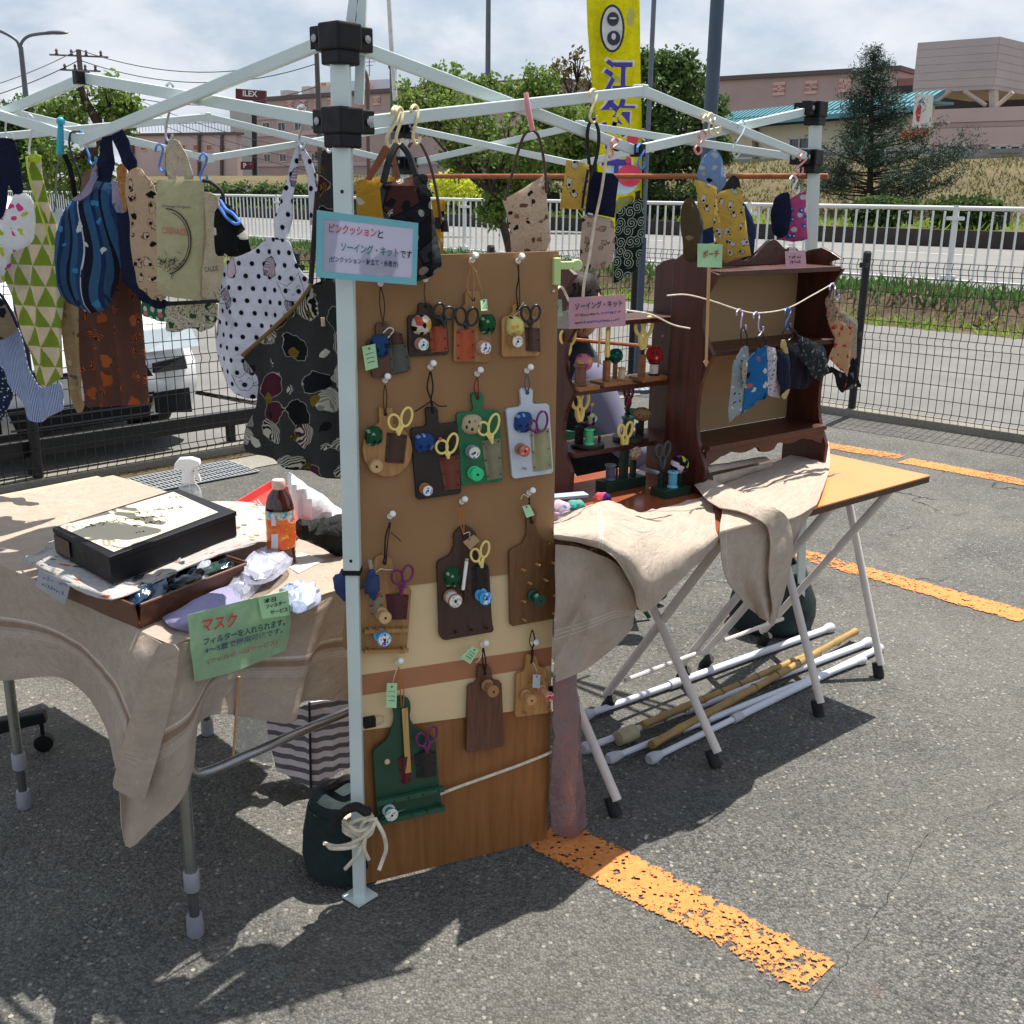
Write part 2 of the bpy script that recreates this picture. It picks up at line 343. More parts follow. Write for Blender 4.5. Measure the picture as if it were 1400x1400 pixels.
def tris(a,b,w,h):
    def f(t,uv,x,y):
        fy=t.ma('DIVIDE',y,h); row=t.ma('FLOOR',fy); v=t.ma('FRACT',fy); xo=t.ma('ADD',t.ma('DIVIDE',x,w),t.ma('MULTIPLY',row,.5)); u=t.ma('FRACT',xo)
        d=t.ma('MULTIPLY',t.ma('ABSOLUTE',t.ma('SUBTRACT',u,.5)),2); e=t.ma('ADD',t.ma('SUBTRACT',1,v),t.ma('MULTIPLY',t.ma('SUBTRACT',t.noise(uv,160,2),.5),.12))
        return t.mix(t.ma('GREATER_THAN',d,e),C(a),C(b))
    return f
def cells(cols,sc,seed=0,line=None):
    def f(t,uv,x,y,c=None):
        v=t.n('ShaderNodeVectorMath',{0:uv,1:(seed*2.1,seed,0)},operation='ADD').outputs[0]
        vo=t.n('ShaderNodeTexVoronoi',{'Vector':v,'Scale':sc,'Randomness':.9},voronoi_dimensions='2D'); r=t.xyz(vo.outputs['Color'])[0]
        rp=t.n('ShaderNodeValToRGB',{0:r}); e=rp.color_ramp; e.interpolation='CONSTANT'
        while len(e.elements)<len(cols): e.elements.new(.5)
        for i,h in enumerate(cols): e.elements[i].position=i/len(cols); e.elements[i].color=C(h)
        o=rp.outputs[0]
        if line:
            ve=t.n('ShaderNodeTexVoronoi',{'Vector':v,'Scale':sc,'Randomness':.9},voronoi_dimensions='2D',feature='DISTANCE_TO_EDGE'); o=t.mix(t.ma('LESS_THAN',ve.outputs[0],.03),o,C(line))
        return o
    return f
def asphalt():
    t=NT('asphalt'); p=t.geo()
    v1=t.n('ShaderNodeTexVoronoi',{'Vector':p,'Scale':150,'Randomness':1}); c1=t.xyz(v1.outputs['Color'])
    v2=t.n('ShaderNodeTexVoronoi',{'Vector':p,'Scale':75,'Randomness':1}); c2=t.xyz(v2.outputs['Color'])
    base=t.mix(t.rng(c1[0],0,1),C('#3c3d3c'),C('#7c7b76')); 
    base=t.mix(t.ma('MULTIPLY',t.rng(v1.outputs['Distance'],.3,.68),.38),base,C('#262624'))
    fn=t.noise(p,240,5,.75); base=t.mix(t.rng(fn,.38,.50,.62,0),base,C('#242422')); base=t.mix(t.rng(fn,.54,.68,0,.6),base,C('#86847d'))
    big=t.ma('MULTIPLY',t.ma('GREATER_THAN',c2[0],.9),t.ma('LESS_THAN',v2.outputs['Distance'],.36)); base=t.mix(t.ma('MULTIPLY',big,.75),base,t.mix(c2[1],C('#b0a893'),C('#8d8d8d')))
    st=t.rng(t.noise(p,.9,6,.62,.4),.35,.7); base=t.mix(t.ma('MULTIPLY',st,.34),base,C('#8b867c'))
    st3=t.rng(t.noise(p,.35,4,.6,1),.42,.62); base=t.mix(t.ma('MULTIPLY',st3,.3),base,C('#3a3937')); st2=t.rng(t.noise(p,4.5,5,.6),.48,.7); base=t.mix(t.ma('MULTIPLY',st2,.22),base,C('#302f2d'))
    ve=t.n('ShaderNodeTexVoronoi',{'Vector':t.n('ShaderNodeVectorMath',{0:p,1:t.n('ShaderNodeVectorMath',{0:t.n('ShaderNodeTexNoise',{'Vector':p,'Scale':2.2,'Detail':5}).outputs['Color'],1:(.5,.5,.5)},operation='SUBTRACT').outputs[0]},operation='ADD').outputs[0],'Scale':.42,'Randomness':1},feature='DISTANCE_TO_EDGE')
    crk=t.ma('MULTIPLY',t.ma('LESS_THAN',ve.outputs[0],.0035),t.rng(t.noise(p,1.3,3),.54,.62)); base=t.mix(t.ma('MULTIPLY',crk,.8),base,C('#1d1c1a'))
    rust=t.rng(t.noise(p,1.7,5,.7,.8),.68,.8); base=t.mix(t.ma('MULTIPLY',rust,.35),base,C('#8a5a3c'))
    h=t.ma('ADD',t.ma('MULTIPLY',v1.outputs['Distance'],-1.0),t.ma('MULTIPLY',t.noise(p,60,3),.8)); h=t.ma('SUBTRACT',h,t.ma('MULTIPLY',crk,3))
    return t.end(t.pr(base,.88,0,t.bump(h,.85,.006),.25))
def paint_line():
    t=NT('worn_orange_line_paint'); p=t.geo(); v1=t.n('ShaderNodeTexVoronoi',{'Vector':p,'Scale':120}); 
    n=t.ma('MULTIPLY',t.ma('ADD',t.noise(p,26,5,.72,.4),t.noise(p,85,4,.7)),.5); n2=t.noise(p,4,3); uvx=t.xyz(t.uv()); ed=t.ma('MULTIPLY',t.rng(t.ma('ABSOLUTE',t.ma('SUBTRACT',uvx[0],.5)),.36,.5),.16)
    th=t.ma('SUBTRACT',t.ma('SUBTRACT',t.ma('ADD',n,t.ma('MULTIPLY',t.ma('SUBTRACT',n2,.5),.24)),ed),t.ma('MULTIPLY',uvx[1],.13))
    chip=t.noise(p,75,3,.6); th=t.ma('SUBTRACT',th,t.ma('MULTIPLY',t.ma('GREATER_THAN',chip,t.ma('SUBTRACT',.68,t.ma('MULTIPLY',uvx[1],.05))),.3)); al=t.ma('MULTIPLY',t.rng(th,.355,.38),t.ma('LESS_THAN',t.ma('ADD',t.xyz(v1.outputs['Color'])[0],t.ma('MULTIPLY',t.rng(n2,.35,.65),.06)),.965)); c=t.mix(t.rng(t.noise(p,90,3),.3,.7),C('#d08648'),C('#bd7138'))
    b=t.pr(c,.75,0,t.bump(v1.outputs['Distance'],-.5,.005),.3); return t.end(t.n('ShaderNodeMixShader',{0:al,1:t.n('ShaderNodeBsdfTransparent'),2:b}))
def ground_mat(name,cols,sc=3,fine=60,rough=.95,bs=.6):
    if name in _mc: return _mc[name]
    t=NT(name); p=t.geo(); a=t.noise(p,sc,6,.65,.3); b=t.noise(p,fine,4,.6)
    c=t.mix(t.rng(a,.35,.66),C(cols[0]),C(cols[1])); c=t.mix(t.rng(b,.4,.7,0,.7),c,C(cols[2])); 
    _mc[name]=t.end(t.pr(c,rough,0,t.bump(t.ma('ADD',b,a),bs,.02),.2)); return _mc[name]
def leafmat(name,c1,c2,tr=.35):
    if name in _mc: return _mc[name]
    t=NT(name); r=t.n('ShaderNodeNewGeometry').outputs['Random Per Island']; n=t.noise(t.obj(),1.3,3)
    c=t.mix(t.ma('MULTIPLY',t.ma('ADD',r,t.rng(n,.3,.7)),.5),C(c1),C(c2)); b=t.pr(c,.6,0,None,.3); tl=t.n('ShaderNodeBsdfTranslucent',{0:c})
    _mc[name]=t.end(t.n('ShaderNodeMixShader',{0:tr,1:b,2:tl})); return _mc[name]
def glassy(name,col,alpha,rough=.12):
    if name in _mc: return _mc[name]
    t=NT(name); b=t.pr(C(col),rough,0,t.bump(t.noise(t.obj(),35,4,.6,.6),.5,.01),.8); fr=t.n('ShaderNodeLayerWeight',{0:.35}).outputs['Facing']
    al=t.ma('ADD',alpha,t.ma('MULTIPLY',fr,.45)); _mc[name]=t.end(t.n('ShaderNodeMixShader',{0:al,1:t.n('ShaderNodeBsdfTransparent'),2:b})); return _mc[name]
ASPH=asphalt(); LINE=paint_line()
WHT=plain('canopy_white_enamel','#c9d6d3',.38,0,.05,6,spec=.5); BLKP=plain('black_plastic','#0e0f12',.5,0,.1,spec=.3); GREYP=plain('grey_plastic','#8e8f98',.45)
CHR=plain('steel_tube','#9c9da0',.28,.85,.08,8); TUBEW=plain('ivory_tube_paint','#d2c9c2',.4,0,.05); RUB=plain('black_rubber','#101010',.7)
ROPE=plain('cotton_rope','#d6cdb8',.9,0,.15,60,.6,500); PINW=plain('white_pin_plastic','#eeeeea',.3,0,.02)
DKWOOD=wood('dark_walnut_stain','#2b120b','#56291c',.38,1,'X'); DKWOODZ=wood('dark_walnut_stain_upright','#2a110b','#55271b',.38,1,'Z')
FELT=plain('tan_backing_board','#a98a66',.85,0,.05,4); YEL=plain('cream_yellow_plastic','#ecd67e',.35,0,.03); BLKH=plain('black_handle_plastic','#1b1d1f',.35); PURP=plain('purple_handle_plastic','#6e1d5c',.35)
STEEL=plain('blade_steel','#b9bcc0',.22,.9,.03)
# ================================================================ THE SETTING
NV=Vector((.70,.713,0)); SV=Vector((.713,-.70,0))
def rf(n,s,z=0): return NV*n+SV*s+Vector((0,0,z))
def sheet(name,pts,z,mat,kind='structure',**k):
    mb=MB(); mb.add([Vector((p[0],p[1],z)) for p in pts],[tuple(range(len(pts)))]); return mb.build(name,mat,kind=kind,smooth=False,**k)
FL0=Vector((-2.49,5.50,0)); FC=Vector((.985,9.095,0)); FR0=Vector((2.455,7.772,0)); dL=(FC-FL0).normalized(); dR=(FR0-FC).normalized()
nL=Vector((-dL.y,dL.x,0)); nR=Vector((-dR.y,dR.x,0))   # pointing away from the lot
# one big asphalt sheet with the lot in front
sheet('ground',[rf(-90,-160),rf(13.3,-160),rf(13.3,90),rf(-90,90)],0,ASPH)
ROADN=ground_mat('smooth_grey_asphalt',('#6b6a67','#797773','#5d5c5a'),1.4,140,.9,.15)
sheet('road',[FL0-dL*60+nL*.12,FC+nL*.12+nR*.12,FR0+dR*60+nR*.12,rf(13.1,80),rf(13.1,-150),rf(0,-150)],.004,ROADN)
CONC=ground_mat('pale_concrete',('#7c786e','#8f8a7f','#66635d'),2.2,90,.9,.3)
def strip(name,a,b,nrm,w0,w1,z0,z1,mat):
    mb=MB(); mb.prism([a+nrm*w0+Vector((0,0,z0)),b+nrm*w0+Vector((0,0,z0)),b+nrm*w1+Vector((0,0,z0)),a+nrm*w1+Vector((0,0,z0))],(0,0,z1-z0)); return mb.build(name,mat,kind='structure',smooth=False,bevel=.008)
strip('kerb',FL0-dL*30,FC,nL,-.06,.1,-.02,.05,CONC); strip('kerb',FC+dR*.1,FR0+dR*30,nR,-.06,.12,-.02,.055,CONC)
sheet('gutter',[FL0-dL*30-nL*.42,FL0-dL*30-nL*.065,FC-nL*.065-nR*.07,FC-nL*.42-nR*.42],.005,CONC)
# soil and litter gathered along the fence foot
def scatter(name,fn,n,size,mat,label=None,z=.006,seed=1,up=.6):
    r=random.Random(seed); v=[];f=[]
    for i in range(n):
        p=fn(r); s=size*r.uniform(.5,1.5); a=r.uniform(0,6.28); d=Vector((math.cos(a),math.sin(a),r.uniform(-.3,.3))).normalized(); w=Vector((0,0,1)).cross(d).normalized()*.45+Vector((0,0,r.uniform(0,up)))
        b=len(v); v+=[p-d*s,p+w*s*.6,p+d*s,p-w*s*.3+Vector((0,0,.002))]; f.append((b,b+1,b+2,b+3))
    me=bpy.data.meshes.new(name); me.from_pydata(v,[],f); me.materials.append(mat); return link(name,me,Vector((0,0,0)),None,label,None,None,'stuff')
sheet('soil_strip',[FL0-dL*8-nL*.17,FL0-dL*8-nL*.062,FC-nL*.062-nR*.07,FC-nL*.17-nR*.1],.010,ground_mat('dark_soil',('#3b3226','#5a4c36','#6b6040'),9,70))
LITT=ground_mat('dry_leaf_litter',('#4a3c2a','#6e5c42','#2f281f'),8,40)
scatter('leaf_litter',lambda r:FL0+dL*r.uniform(-2,5)-nL*abs(r.gauss(.0,.09))+Vector((0,0,.012)),2600,.012,LITT,'brown leaf litter gathered along the foot of the black mesh fence',seed=3)
# worn orange bay lines
def bay(name,a,b,w,label=None):
    A=g(*a);B=g(*b); d=(B-A).normalized(); n=Vector((-d.y,d.x,0))*w/2; mb=MB(); mb.add([A-n+Vector((0,0,.004)),A+n+Vector((0,0,.004)),B+n+Vector((0,0,.004)),B-n+Vector((0,0,.004))],[(0,1,2,3)],0,[(0,0),(1,0),(1,1),(0,1)]); mb.uv=[(u,v*1.0+1e-4) for u,v in mb.uv]; return mb.build(name,LINE,kind='structure',smooth=False)
bay('bay_line',(745,1138),(1122,1338),.155); bay('bay_line',(1404,845),(1050,745),.15); bay('bay_line',(1060,598),(1232,626),.19); bay('bay_line',(1236,630),(1420,664),.18); bay('bay_line',(262,536),(372,556),.12)
# cracks in the asphalt
for pts in ([(1400,1082),(1345,1105),(1290,1122),(1262,1150),(1238,1188),(1205,1240),(1176,1290),(1150,1322),(1120,1365),(1100,1400)],[(1165,1305),(1200,1338),(1232,1362),(1290,1392)]):
    q=cr([g(x,y,.003) for x,y in pts],6); r_=random.Random(len(pts)); v=[];f=[]
    for i,p in enumerate(q):
        t_=(q[min(i+1,len(q)-1)]-q[max(i-1,0)]).normalized(); s_=Vector((-t_.y,t_.x,0)); o=s_*r_.uniform(-.006,.006); w_=r_.uniform(.0001,.0010); v+=[p+o-s_*w_,p+o+s_*w_]
        if i: f.append((2*i-2,2*i-1,2*i+1,2*i))
    mb=MB(); mb.add(v,f); mb.build('crack',plain('dark_crack','#2a2926',.95),kind='structure',smooth=False)
# bank, far road, verge, slope
GRS=ground_mat('grass_bank_soil',('#4d4a2f','#5e6a35','#6b5b3f'),1.2,12); DIRT=ground_mat('bank_dirt',('#4a4033','#6a5b47','#3a3227'),3,20)
def hsm(x,a,b): t=max(0,min(1,(x-a)/(b-a))); return t*t*(3-2*t)
def terr(n,s):
    if n<=13: return 0
    if n<13.35: z=.02*(n-13)/.35
    elif n<13.75: z=.02+.30*(n-13.35)/.4
    elif n<30: z=.33
    elif n<30.1: z=.33+.42*(n-30)/.1
    elif n<34: z=.75+.05*(n-30)
    elif n<47: z=.95+(1.75+.6*hsm(s,-50,-26))*hsm(n,33,48)
    else: z=.95+(1.75+.6*hsm(s,-50,-26))*hsm(n,33,48)
    if n>13.1 and n<16: z+=.05*mnoise.noise(Vector((n*1.3,s*.9,0)))
    if n>30.2: z+=.22*mnoise.noise(Vector((n*.35,s*.3,2)))*min(1,(n-30.2)/3)
    return z
def grid(name,ns,ss,mat,dz=0,kind='structure'):
    v=[rf(n,s,terr(n,s)+dz) for n in ns for s in ss]; k=len(ss); f=[(i*k+j,i*k+j+1,(i+1)*k+j+1,(i+1)*k+j) for i in range(len(ns)-1) for j in range(k-1)]
    mb=MB(); mb.add(v,f); return mb.build(name,mat,kind=kind)
ssb=[-90+i*.8 for i in range(150)]
grid('bank',[13,13.2,13.35,13.5,13.62,13.75,14.2,14.8,15.35],ssb,DIRT,.006)
ROADF=ground_mat('pale_far_road',('#747371','#7f7e7a','#696866'),.6,60,.9,.1)
grid('far_road',[15.35,18,24,29.9],[-160+i*8 for i in range(33)],ROADF,.0)
mb=MB(); 
mb.add([rf(16.9,-160,.336),rf(17.02,-160,.336),rf(17.02,90,.336),rf(16.9,90,.336)],[(0,1,2,3)]); 
for i in range(26): s=-70+i*4.4; mb.add([rf(25.5,s,.337),rf(25.66,s,.337),rf(25.66,s+2.4,.337),rf(25.5,s+2.4,.337)],[(0,1,2,3)])
mb.build('road_marking',plain('white_road_paint','#c9c9c6',.7),kind='structure',smooth=False)
KERBD=plain('dark_retaining_kerb','#3a3430',.9,0,.2,3)
mb=MB(); mb.prism([rf(29.9,-160,.2),rf(29.9,90,.2),rf(30.12,90,.2),rf(30.12,-160,.2)],(0,0,.58)); mb.build('retaining_kerb',KERBD,kind='structure',smooth=False)
SLOPE=ground_mat('dry_brush_slope',('#574d36','#6b5f44','#45482c'),.55,9,.95,1)
grid('slope',[30.12]+[30.5+i*.9 for i in range(22)]+[60,120,400],[-200,-150,-120]+[-100+i*2 for i in range(70)]+[80,140],SLOPE)
GLEAF=leafmat('grass_blade','#5f8a2c','#a3b94e',.4); GDRY=leafmat('dry_grass_blade','#665c3c','#7f7350',.3); GDK=leafmat('dark_grass_blade','#31522a','#557a3c',.35)
def blades(name,fn,n,h,mat,label,seed,w=.14,lean=.5):
    r=random.Random(seed); v=[];f=[]
    for i in range(n):
        p=fn(r); hh=h*r.uniform(.4,1.3); a=r.uniform(0,6.28); d=Vector((math.cos(a),math.sin(a),0)); l=Vector((r.gauss(0,lean),r.gauss(0,lean),0))*hh; b=len(v)
        v+=[p-d*hh*w,p+d*hh*w,p+d*hh*w*.5+l*.5+Vector((0,0,hh*.6)),p+l+Vector((0,0,hh))]; f.append((b,b+1,b+2)); f.append((b,b+2,b+3))
    me=bpy.data.meshes.new(name); me.from_pydata(v,[],f); me.materials.append(mat); return link(name,me,Vector((0,0,0)),None,label,'grass',None,'stuff')
def onb(a,b,s0,s1): 
    def f(r): n=r.uniform(a,b); s=r.uniform(s0,s1); return rf(n,s,terr(n,s)-.01)
    return f
blades('grass',onb(12.95,13.5,-40,4),9000,.10,GLEAF,'bright green grass at the foot of the bank',5)
blades('grass',onb(13.6,15.2,-45,4),16000,.15,GDK,'taller dark green grass along the top of the bank',6)
blades('grass',onb(13.3,15.0,-45,4),5000,.12,GDRY,'dry straw grass among the green on the bank',7)
blades('grass',onb(30.2,33,-80,10),9000,.22,GLEAF,'green verge grass above the dark kerb across the road',8)
blades('brush',onb(33,47,-60,14),26000,.15,GDRY,'dry brown brush covering the slope below the guard rail',9,.2)
blades('brush',onb(33,47,-60,14),12000,.17,leafmat('olive_brush','#4a5630','#6a7042',.3),'olive green tufts among the dry brush on the slope',10,.2)
# ---------------------------------------------------------------- fences
FBLK=plain('fence_black_coating','#131416',.45,0,.05)
FENCE_Z=[.05,.08,.11,.2,.3,.4,.5,.565,.615,.7,.8,.9,1.0,1.04,1.075,1.11]
def mesh_fence(label,A,d,n,L,posts,shares):
    t=thing('mesh_fence',label,'fence',A,'black wire mesh fence panels round the lot')
    mb=MB(); r=.0026
    def fo(z): return .0 if z<1.02 and not .55<z<.63 and z>.12 else .022*(1 if (1.03<z<1.1 or .56<z<.62 or .06<z<.1) else 0)
    k=int(L/.055)
    for i in range(k+1):
        p=A+d*(L*i/k)-n*.03; pts=[(z,fo(z)) for z in (.02,.05,.08,.11,.3,.55,.59,.63,.8,1.02,1.065,1.11)]
        mb.tube([p-n*o+Vector((0,0,z)) for z,o in pts],r,4,sq=True)
    for z in FENCE_Z: mb.tube([A+d*a-n*(.036+fo(z))+Vector((0,0,z)) for a in (0,L)],r*1.15,4,sq=True)
    mb.build('wire_panel',FBLK,t,kind='stuff',smooth=False)
    for a in posts:
        p=A+d*a+n*.0; q=MB(); q.tube([p+Vector((0,0,-.02)),p+Vector((0,0,1.15))],.028,12); q.tube([p+Vector((0,0,1.15)),p+Vector((0,0,1.165))],[.03,.02],12); q.build('post',FBLK,t)
        for z in (.59,1.07): c=MB(); c.box(p-n*.035+Vector((0,0,z)),(.05,.045,.035),math.degrees(math.atan2(d.y,d.x))); c.build('clamp',FBLK,t,smooth=False)
    return t
mesh_fence('black wire mesh fence in front of the white car, left side of the lot',FL0-dL*4,dL,nL,4+5.0,[2,4,5.67,7.33],0)
mesh_fence('black wire mesh fence running right from the corner post behind the shelves',FC,dR,nR,7.9,[0,1.98,3.96,5.94],0)
FWH=plain('white_fence_paint','#dcdedc',.4,0,.04)
wf=thing('white_guard_fence','white railing fence with thin upright bars along the far road','fence',rf(15.7,-15,.33))
s0,s1=-48,2
mb=MB(); 
for i in range(int((s1-s0)/.17)): s=s0+i*.17; mb.tube([rf(15.7,s,.40),rf(15.7,s,1.38)],.017,4)
mb.build('picket',FWH,wf,kind='stuff')
mb=MB(); mb.tube([rf(15.7,s0,1.42),rf(15.7,s1,1.42)],.032,10); mb.build('top_rail',FWH,wf); mb=MB(); mb.tube([rf(15.7,s0,.42),rf(15.7,s1,.42)],.02,8); mb.build('bottom_rail',FWH,wf)
for i in range(15):
    s=-16.9-3.4*8+3.4*i
    if s0<s<s1:
        mb=MB(); mb.tube([rf(15.7,s,.3),rf(15.7,s,1.46)],.042,10); mb.box(rf(15.7,s,1.28),(.22,.1,.05),-44.5); mb.box(rf(15.7,s,.46),(.22,.1,.06),-44.5); mb.build('post',FWH,wf)
# guard rail on the slope
GAL=plain('galvanised_rail','#83888c',.5,.4,.1)
gr=thing('guard_rail','grey steel guard rail along the top of the slope by the pink wall','guard rail',rf(47,0,3.3))
mb=MB(); 
for z in (3.2,3.45): mb.prism([rf(47,-60,z+.0),rf(47,24,z+.0),rf(47,24,z+.17),rf(47,-60,z+.17)],NV*.06)
mb.build('rail',GAL,gr,smooth=False)
for i in range(22): s=-60+i*4; mb=MB(); mb.tube([rf(47.1,s,terr(47.1,s)),rf(47.1,s,3.66)],.06,8); mb.build('rail_post',GAL,gr)
# ---------------------------------------------------------------- far buildings
def colpt(x,yt,zt):                    # depth at which a sight line reaches height zt
    d=ray(x,yt); return _O+d*((zt-CH)/d.z)
PANE=plain('dark_window_glass','#23303a',.12,0,.1,1,spec=.8)
def building(name,label,x1,yt1,Y1,zb,x2,yt2,depth,wallm,roofm,side=1,roofh=.5,over_=.3):
    P1=yy(x1,yt1,Y1); zt=P1.z; P2=colpt(x2,yt2,zt); a=Vector((P1.x,P1.y,0)); b=Vector((P2.x,P2.y,0)); d=(b-a).normalized(); nb=Vector((-d.y,d.x,0))
    t=thing(name,label,'building',(a+b)/2+Vector((0,0,zb)))
    mb=MB(); mb.prism([a+Vector((0,0,zb)),b+Vector((0,0,zb)),b+nb*depth+Vector((0,0,zb)),a+nb*depth+Vector((0,0,zb))],(0,0,zt-zb)); mb.build('wall',wallm,t,smooth=False)
    mb=MB(); o=over_; mb.prism([a-d*o-nb*o+Vector((0,0,zt+.01)),b+d*o-nb*o+Vector((0,0,zt+.01)),b+d*o+nb*(depth+o)+Vector((0,0,zt+.01)),a-d*o+nb*(depth+o)+Vector((0,0,zt+.01))],(0,0,roofh)); mb.build('roof',roofm,t,smooth=False)
    pl=Pl(a,math.degrees(math.atan2(d.y,d.x))); return t,pl,a,b,d,nb,zt
def win(t,pl,x0,y0,x1,y1,fm,pm=PANE,f=.14,name='window',bars=1):
    A=pl.at(x0,y0,.04);B=pl.at(x1,y0,.04);D=pl.at(x0,y1,.04); w=(B-A).length;h=A.z-D.z; u=pl.u; n=pl.n
    mb=MB()
    for (o,sz) in (((w/2,0),(w+f,f)),((w/2,-h),(w+f,f)),((0,-h/2),(f,h)),((w,-h/2),(f,h)))+(((w/2,-h/2),(f*.6,h)),)*bars: mb.box(A+u*o[0]+Vector((0,0,o[1])),(sz[0],.12,sz[1]),pl.ang)
    fr=mb.build(name,fm,t,smooth=False); q=MB(); q.box(A+u*w/2+Vector((0,0,-h/2))-n*.03,(w,.04,h),pl.ang); q.build('pane',pm,fr,smooth=False)
PINK=plain('hazy_pink_render','#ab9692',.85,0,.06,.3); PINK2=plain('pale_pink_render','#bfa9a5',.85,0,.05,.3); BRN=plain('brown_roof_edge','#5f5152',.7); LGR=plain('pale_grey_render','#a9a7a5',.85,0,.05,.3); TRIM=plain('pale_trim','#c8beb8',.8); TEAL=plain('teal_metal_roof','#4f8792',.5,0,.1,.6); CREAM=plain('cream_siding','#c9c3ae',.8,0,.05,.4)  # pink renders lightened to put distance haze into the wall colour
t,pl,a,b,d,nb,zt=building('pink_hotel','long pink four storey building with small dark windows behind the red sign',350,139,160,2.2,760,112,18,PINK,BRN,roofh=.5)
for (x,y) in ((364,173.5),(385,173.5),(408,172.5),(430,172),(452,171.5),(505,171),(527,170.5),(573,169),(610,168)): win(t,pl,x-5,y-6,x+5,y+6,TRIM)
for (x,y) in ((365.5,216),(387,215.5),(408.5,215.5),(430.5,215),(452,214.5),(506,214),(528,213.5)): win(t,pl,x-4.5,y-5.5,x+4.5,y+5.5,TRIM)
for (x,y) in ((397,143),(415,142.5),(434,142),(453,140),(494,138),(515,137.5),(574,133),(620,131)): win(t,pl,x-3,y-3.5,x+3,y+3.5,plain('pale_pink_surround','#d3aaa2',.8),plain('salmon_panel','#b0706a',.8),.5,'wall_panel',0)
for y1,y2 in ((163,165),(182,188),(224,229)):
    mb=MB(); A=pl.at(351,y1-1,.08);B=pl.at(755,y1-14,.08); B.z=A.z; h=A.z-pl.at(351,y2-1,.08).z; mb.prism([A,B,B-Vector((0,0,h)),A-Vector((0,0,h))],pl.n*.1); mb.build('wall_band',plain('dusty_pink_band','#bda7a2',.85),t,smooth=False)
mb=MB(); A=a+Vector((0,0,2.2)); mb.prism([A-d*6,A-d*.05,A-d*.05+nb*16,A-d*6+nb*16],(0,0,zt-2.2-.4)); mb.build('end_wall',LGR,t,smooth=False)
for i,(x,y,w) in enumerate(((396,131,14),(425,126,14),(441,125,12))):
    c=pl.at(x,y,-2.5); mb=MB(); mb.box(c,(w*.1,2.,1.3),pl.ang); mb.build('rooftop_unit',TRIM,t,smooth=False)
sg=thing('rooftop_sign','long white rooftop sign box with coloured letters above the pink building','sign',pl.at(480,120,-8))
A=pl.at(436,113,-8); B=pl.at(532,108,-8); h=2.6; mb=MB(); mb.prism([A,B,B-Vector((0,0,h+1)),A-Vector((0,0,h+1))],-pl.n*.6); mb.build('sign_panel',plain('white_sign_face','#cfd2d6',.6),sg,smooth=False)
# lettering -----------------------------------------------------------------
BOLD=[.022]
def text_geo(s):
    cu=bpy.data.curves.new('lettering','FONT'); cu.body=s; cu.size=1; cu.resolution_u=3; cu.offset=BOLD[0]
    o=bpy.data.objects.new('lettering',cu); COL.objects.link(o); dg=bpy.context.evaluated_depsgraph_get(); me=bpy.data.meshes.new_from_object(o.evaluated_get(dg)); 
    vs=[v.co.copy() for v in me.vertices]; fs=[list(p.vertices) for p in me.polygons]; bpy.data.objects.remove(o); bpy.data.curves.remove(cu); bpy.data.meshes.remove(me)
    if not vs: return [],[],0,0,1,1
    xs=[v.x for v in vs]; ys=[v.y for v in vs]; return vs,fs,min(xs),min(ys),max(xs)-min(xs),max(ys)-min(ys)
def lettering(s,A,B,up,nrm,mat,parent,hf=1.,off=.0015,name='lettering',h=None,shear=0,**k):
    """letters from A to B on a surface; up: upright direction; nrm: outwards"""
    vs,fs,x0,y0,w,hh=text_geo(s)
    if not vs: return
    u=(B-A); L=u.length; sc=L/w; u=u.normalized(); hgt=(h/hh if h else sc*hf)
    mb=MB(); mb.add([A+u*((v.x-x0)*sc+(v.y-y0)*shear*hgt)+up*((v.y-y0)*hgt)+nrm*off for v in vs],fs); return mb.build(name,mat,parent,smooth=False,**k)
def ltx(s,pl,p0,p1,mat,parent,off=0,hpx=None,**k):
    A=pl.at(*p0,off);B=pl.at(*p1,off); u=(B-A).normalized(); up=pl.n.cross(u); up=-up if up.z<0 else up
    h=None
    if hpx: T=pl.at(p0[0],p0[1]-hpx,off); h=(T-A).length
    return lettering(s,A,B,up,pl.n,mat,parent,h=h,**k)
MRED=plain('red_marker','#c8343c',.6); MNAV=plain('navy_marker','#1d2a52',.6); MTEAL=plain('teal_marker','#0f7f74',.6); MBLK=plain('black_ink','#16161c',.6); MWHT=plain('white_print','#e8e8e8',.6); MBLU=plain('blue_marker','#2f4e9c',.6)
for ch,x,c in (('I',442,'#c98a3a'),('A',452,'#3f8f8a'),('A',494,'#2f4f8f'),('I',502,'#b0504a')):
    ltx(ch,Pl(sg.location,pl.ang,.7),(x-3,124),(x+4,124),plain('letter_'+c,c,.6),sg,hpx=11)
# low annex with a railing on its roof
t,pl2,a,b,d,nb,zt=building('low_annex','low pinkish annex with a railed roof terrace left of the pink building',176,186,150,2.0,322,184,1,PINK2,BRN,roofh=.3)
for i in range(7): x=196+i*18; win(t,pl2,x-4,198,x+4,206,TRIM,plain('orange_blind','#b06a4e',.7),.1,bars=0)
for x in (181,228,272,303):
    mb=MB(); mb.prism([pl2.at(x,184,.1),pl2.at(x+2.5,184,.1),pl2.at(x+2.5,250,.1),pl2.at(x,250,.1)],pl2.n*.3); mb.build('pilaster',plain('dark_pilaster','#5b4a4c',.8),t,smooth=False)
mb=MB()
for i in range(34): p=pl2.at(178+i*4.3,180,-.5); mb.tube([p,p+Vector((0,0,1.6))],.03,4)
A=pl2.at(178,170,-.5);B=pl2.at(322,170,-.5);B.z=A.z; mb.tube([A,B],.05,4); mb.build('roof_railing',GAL,t,kind='stuff')
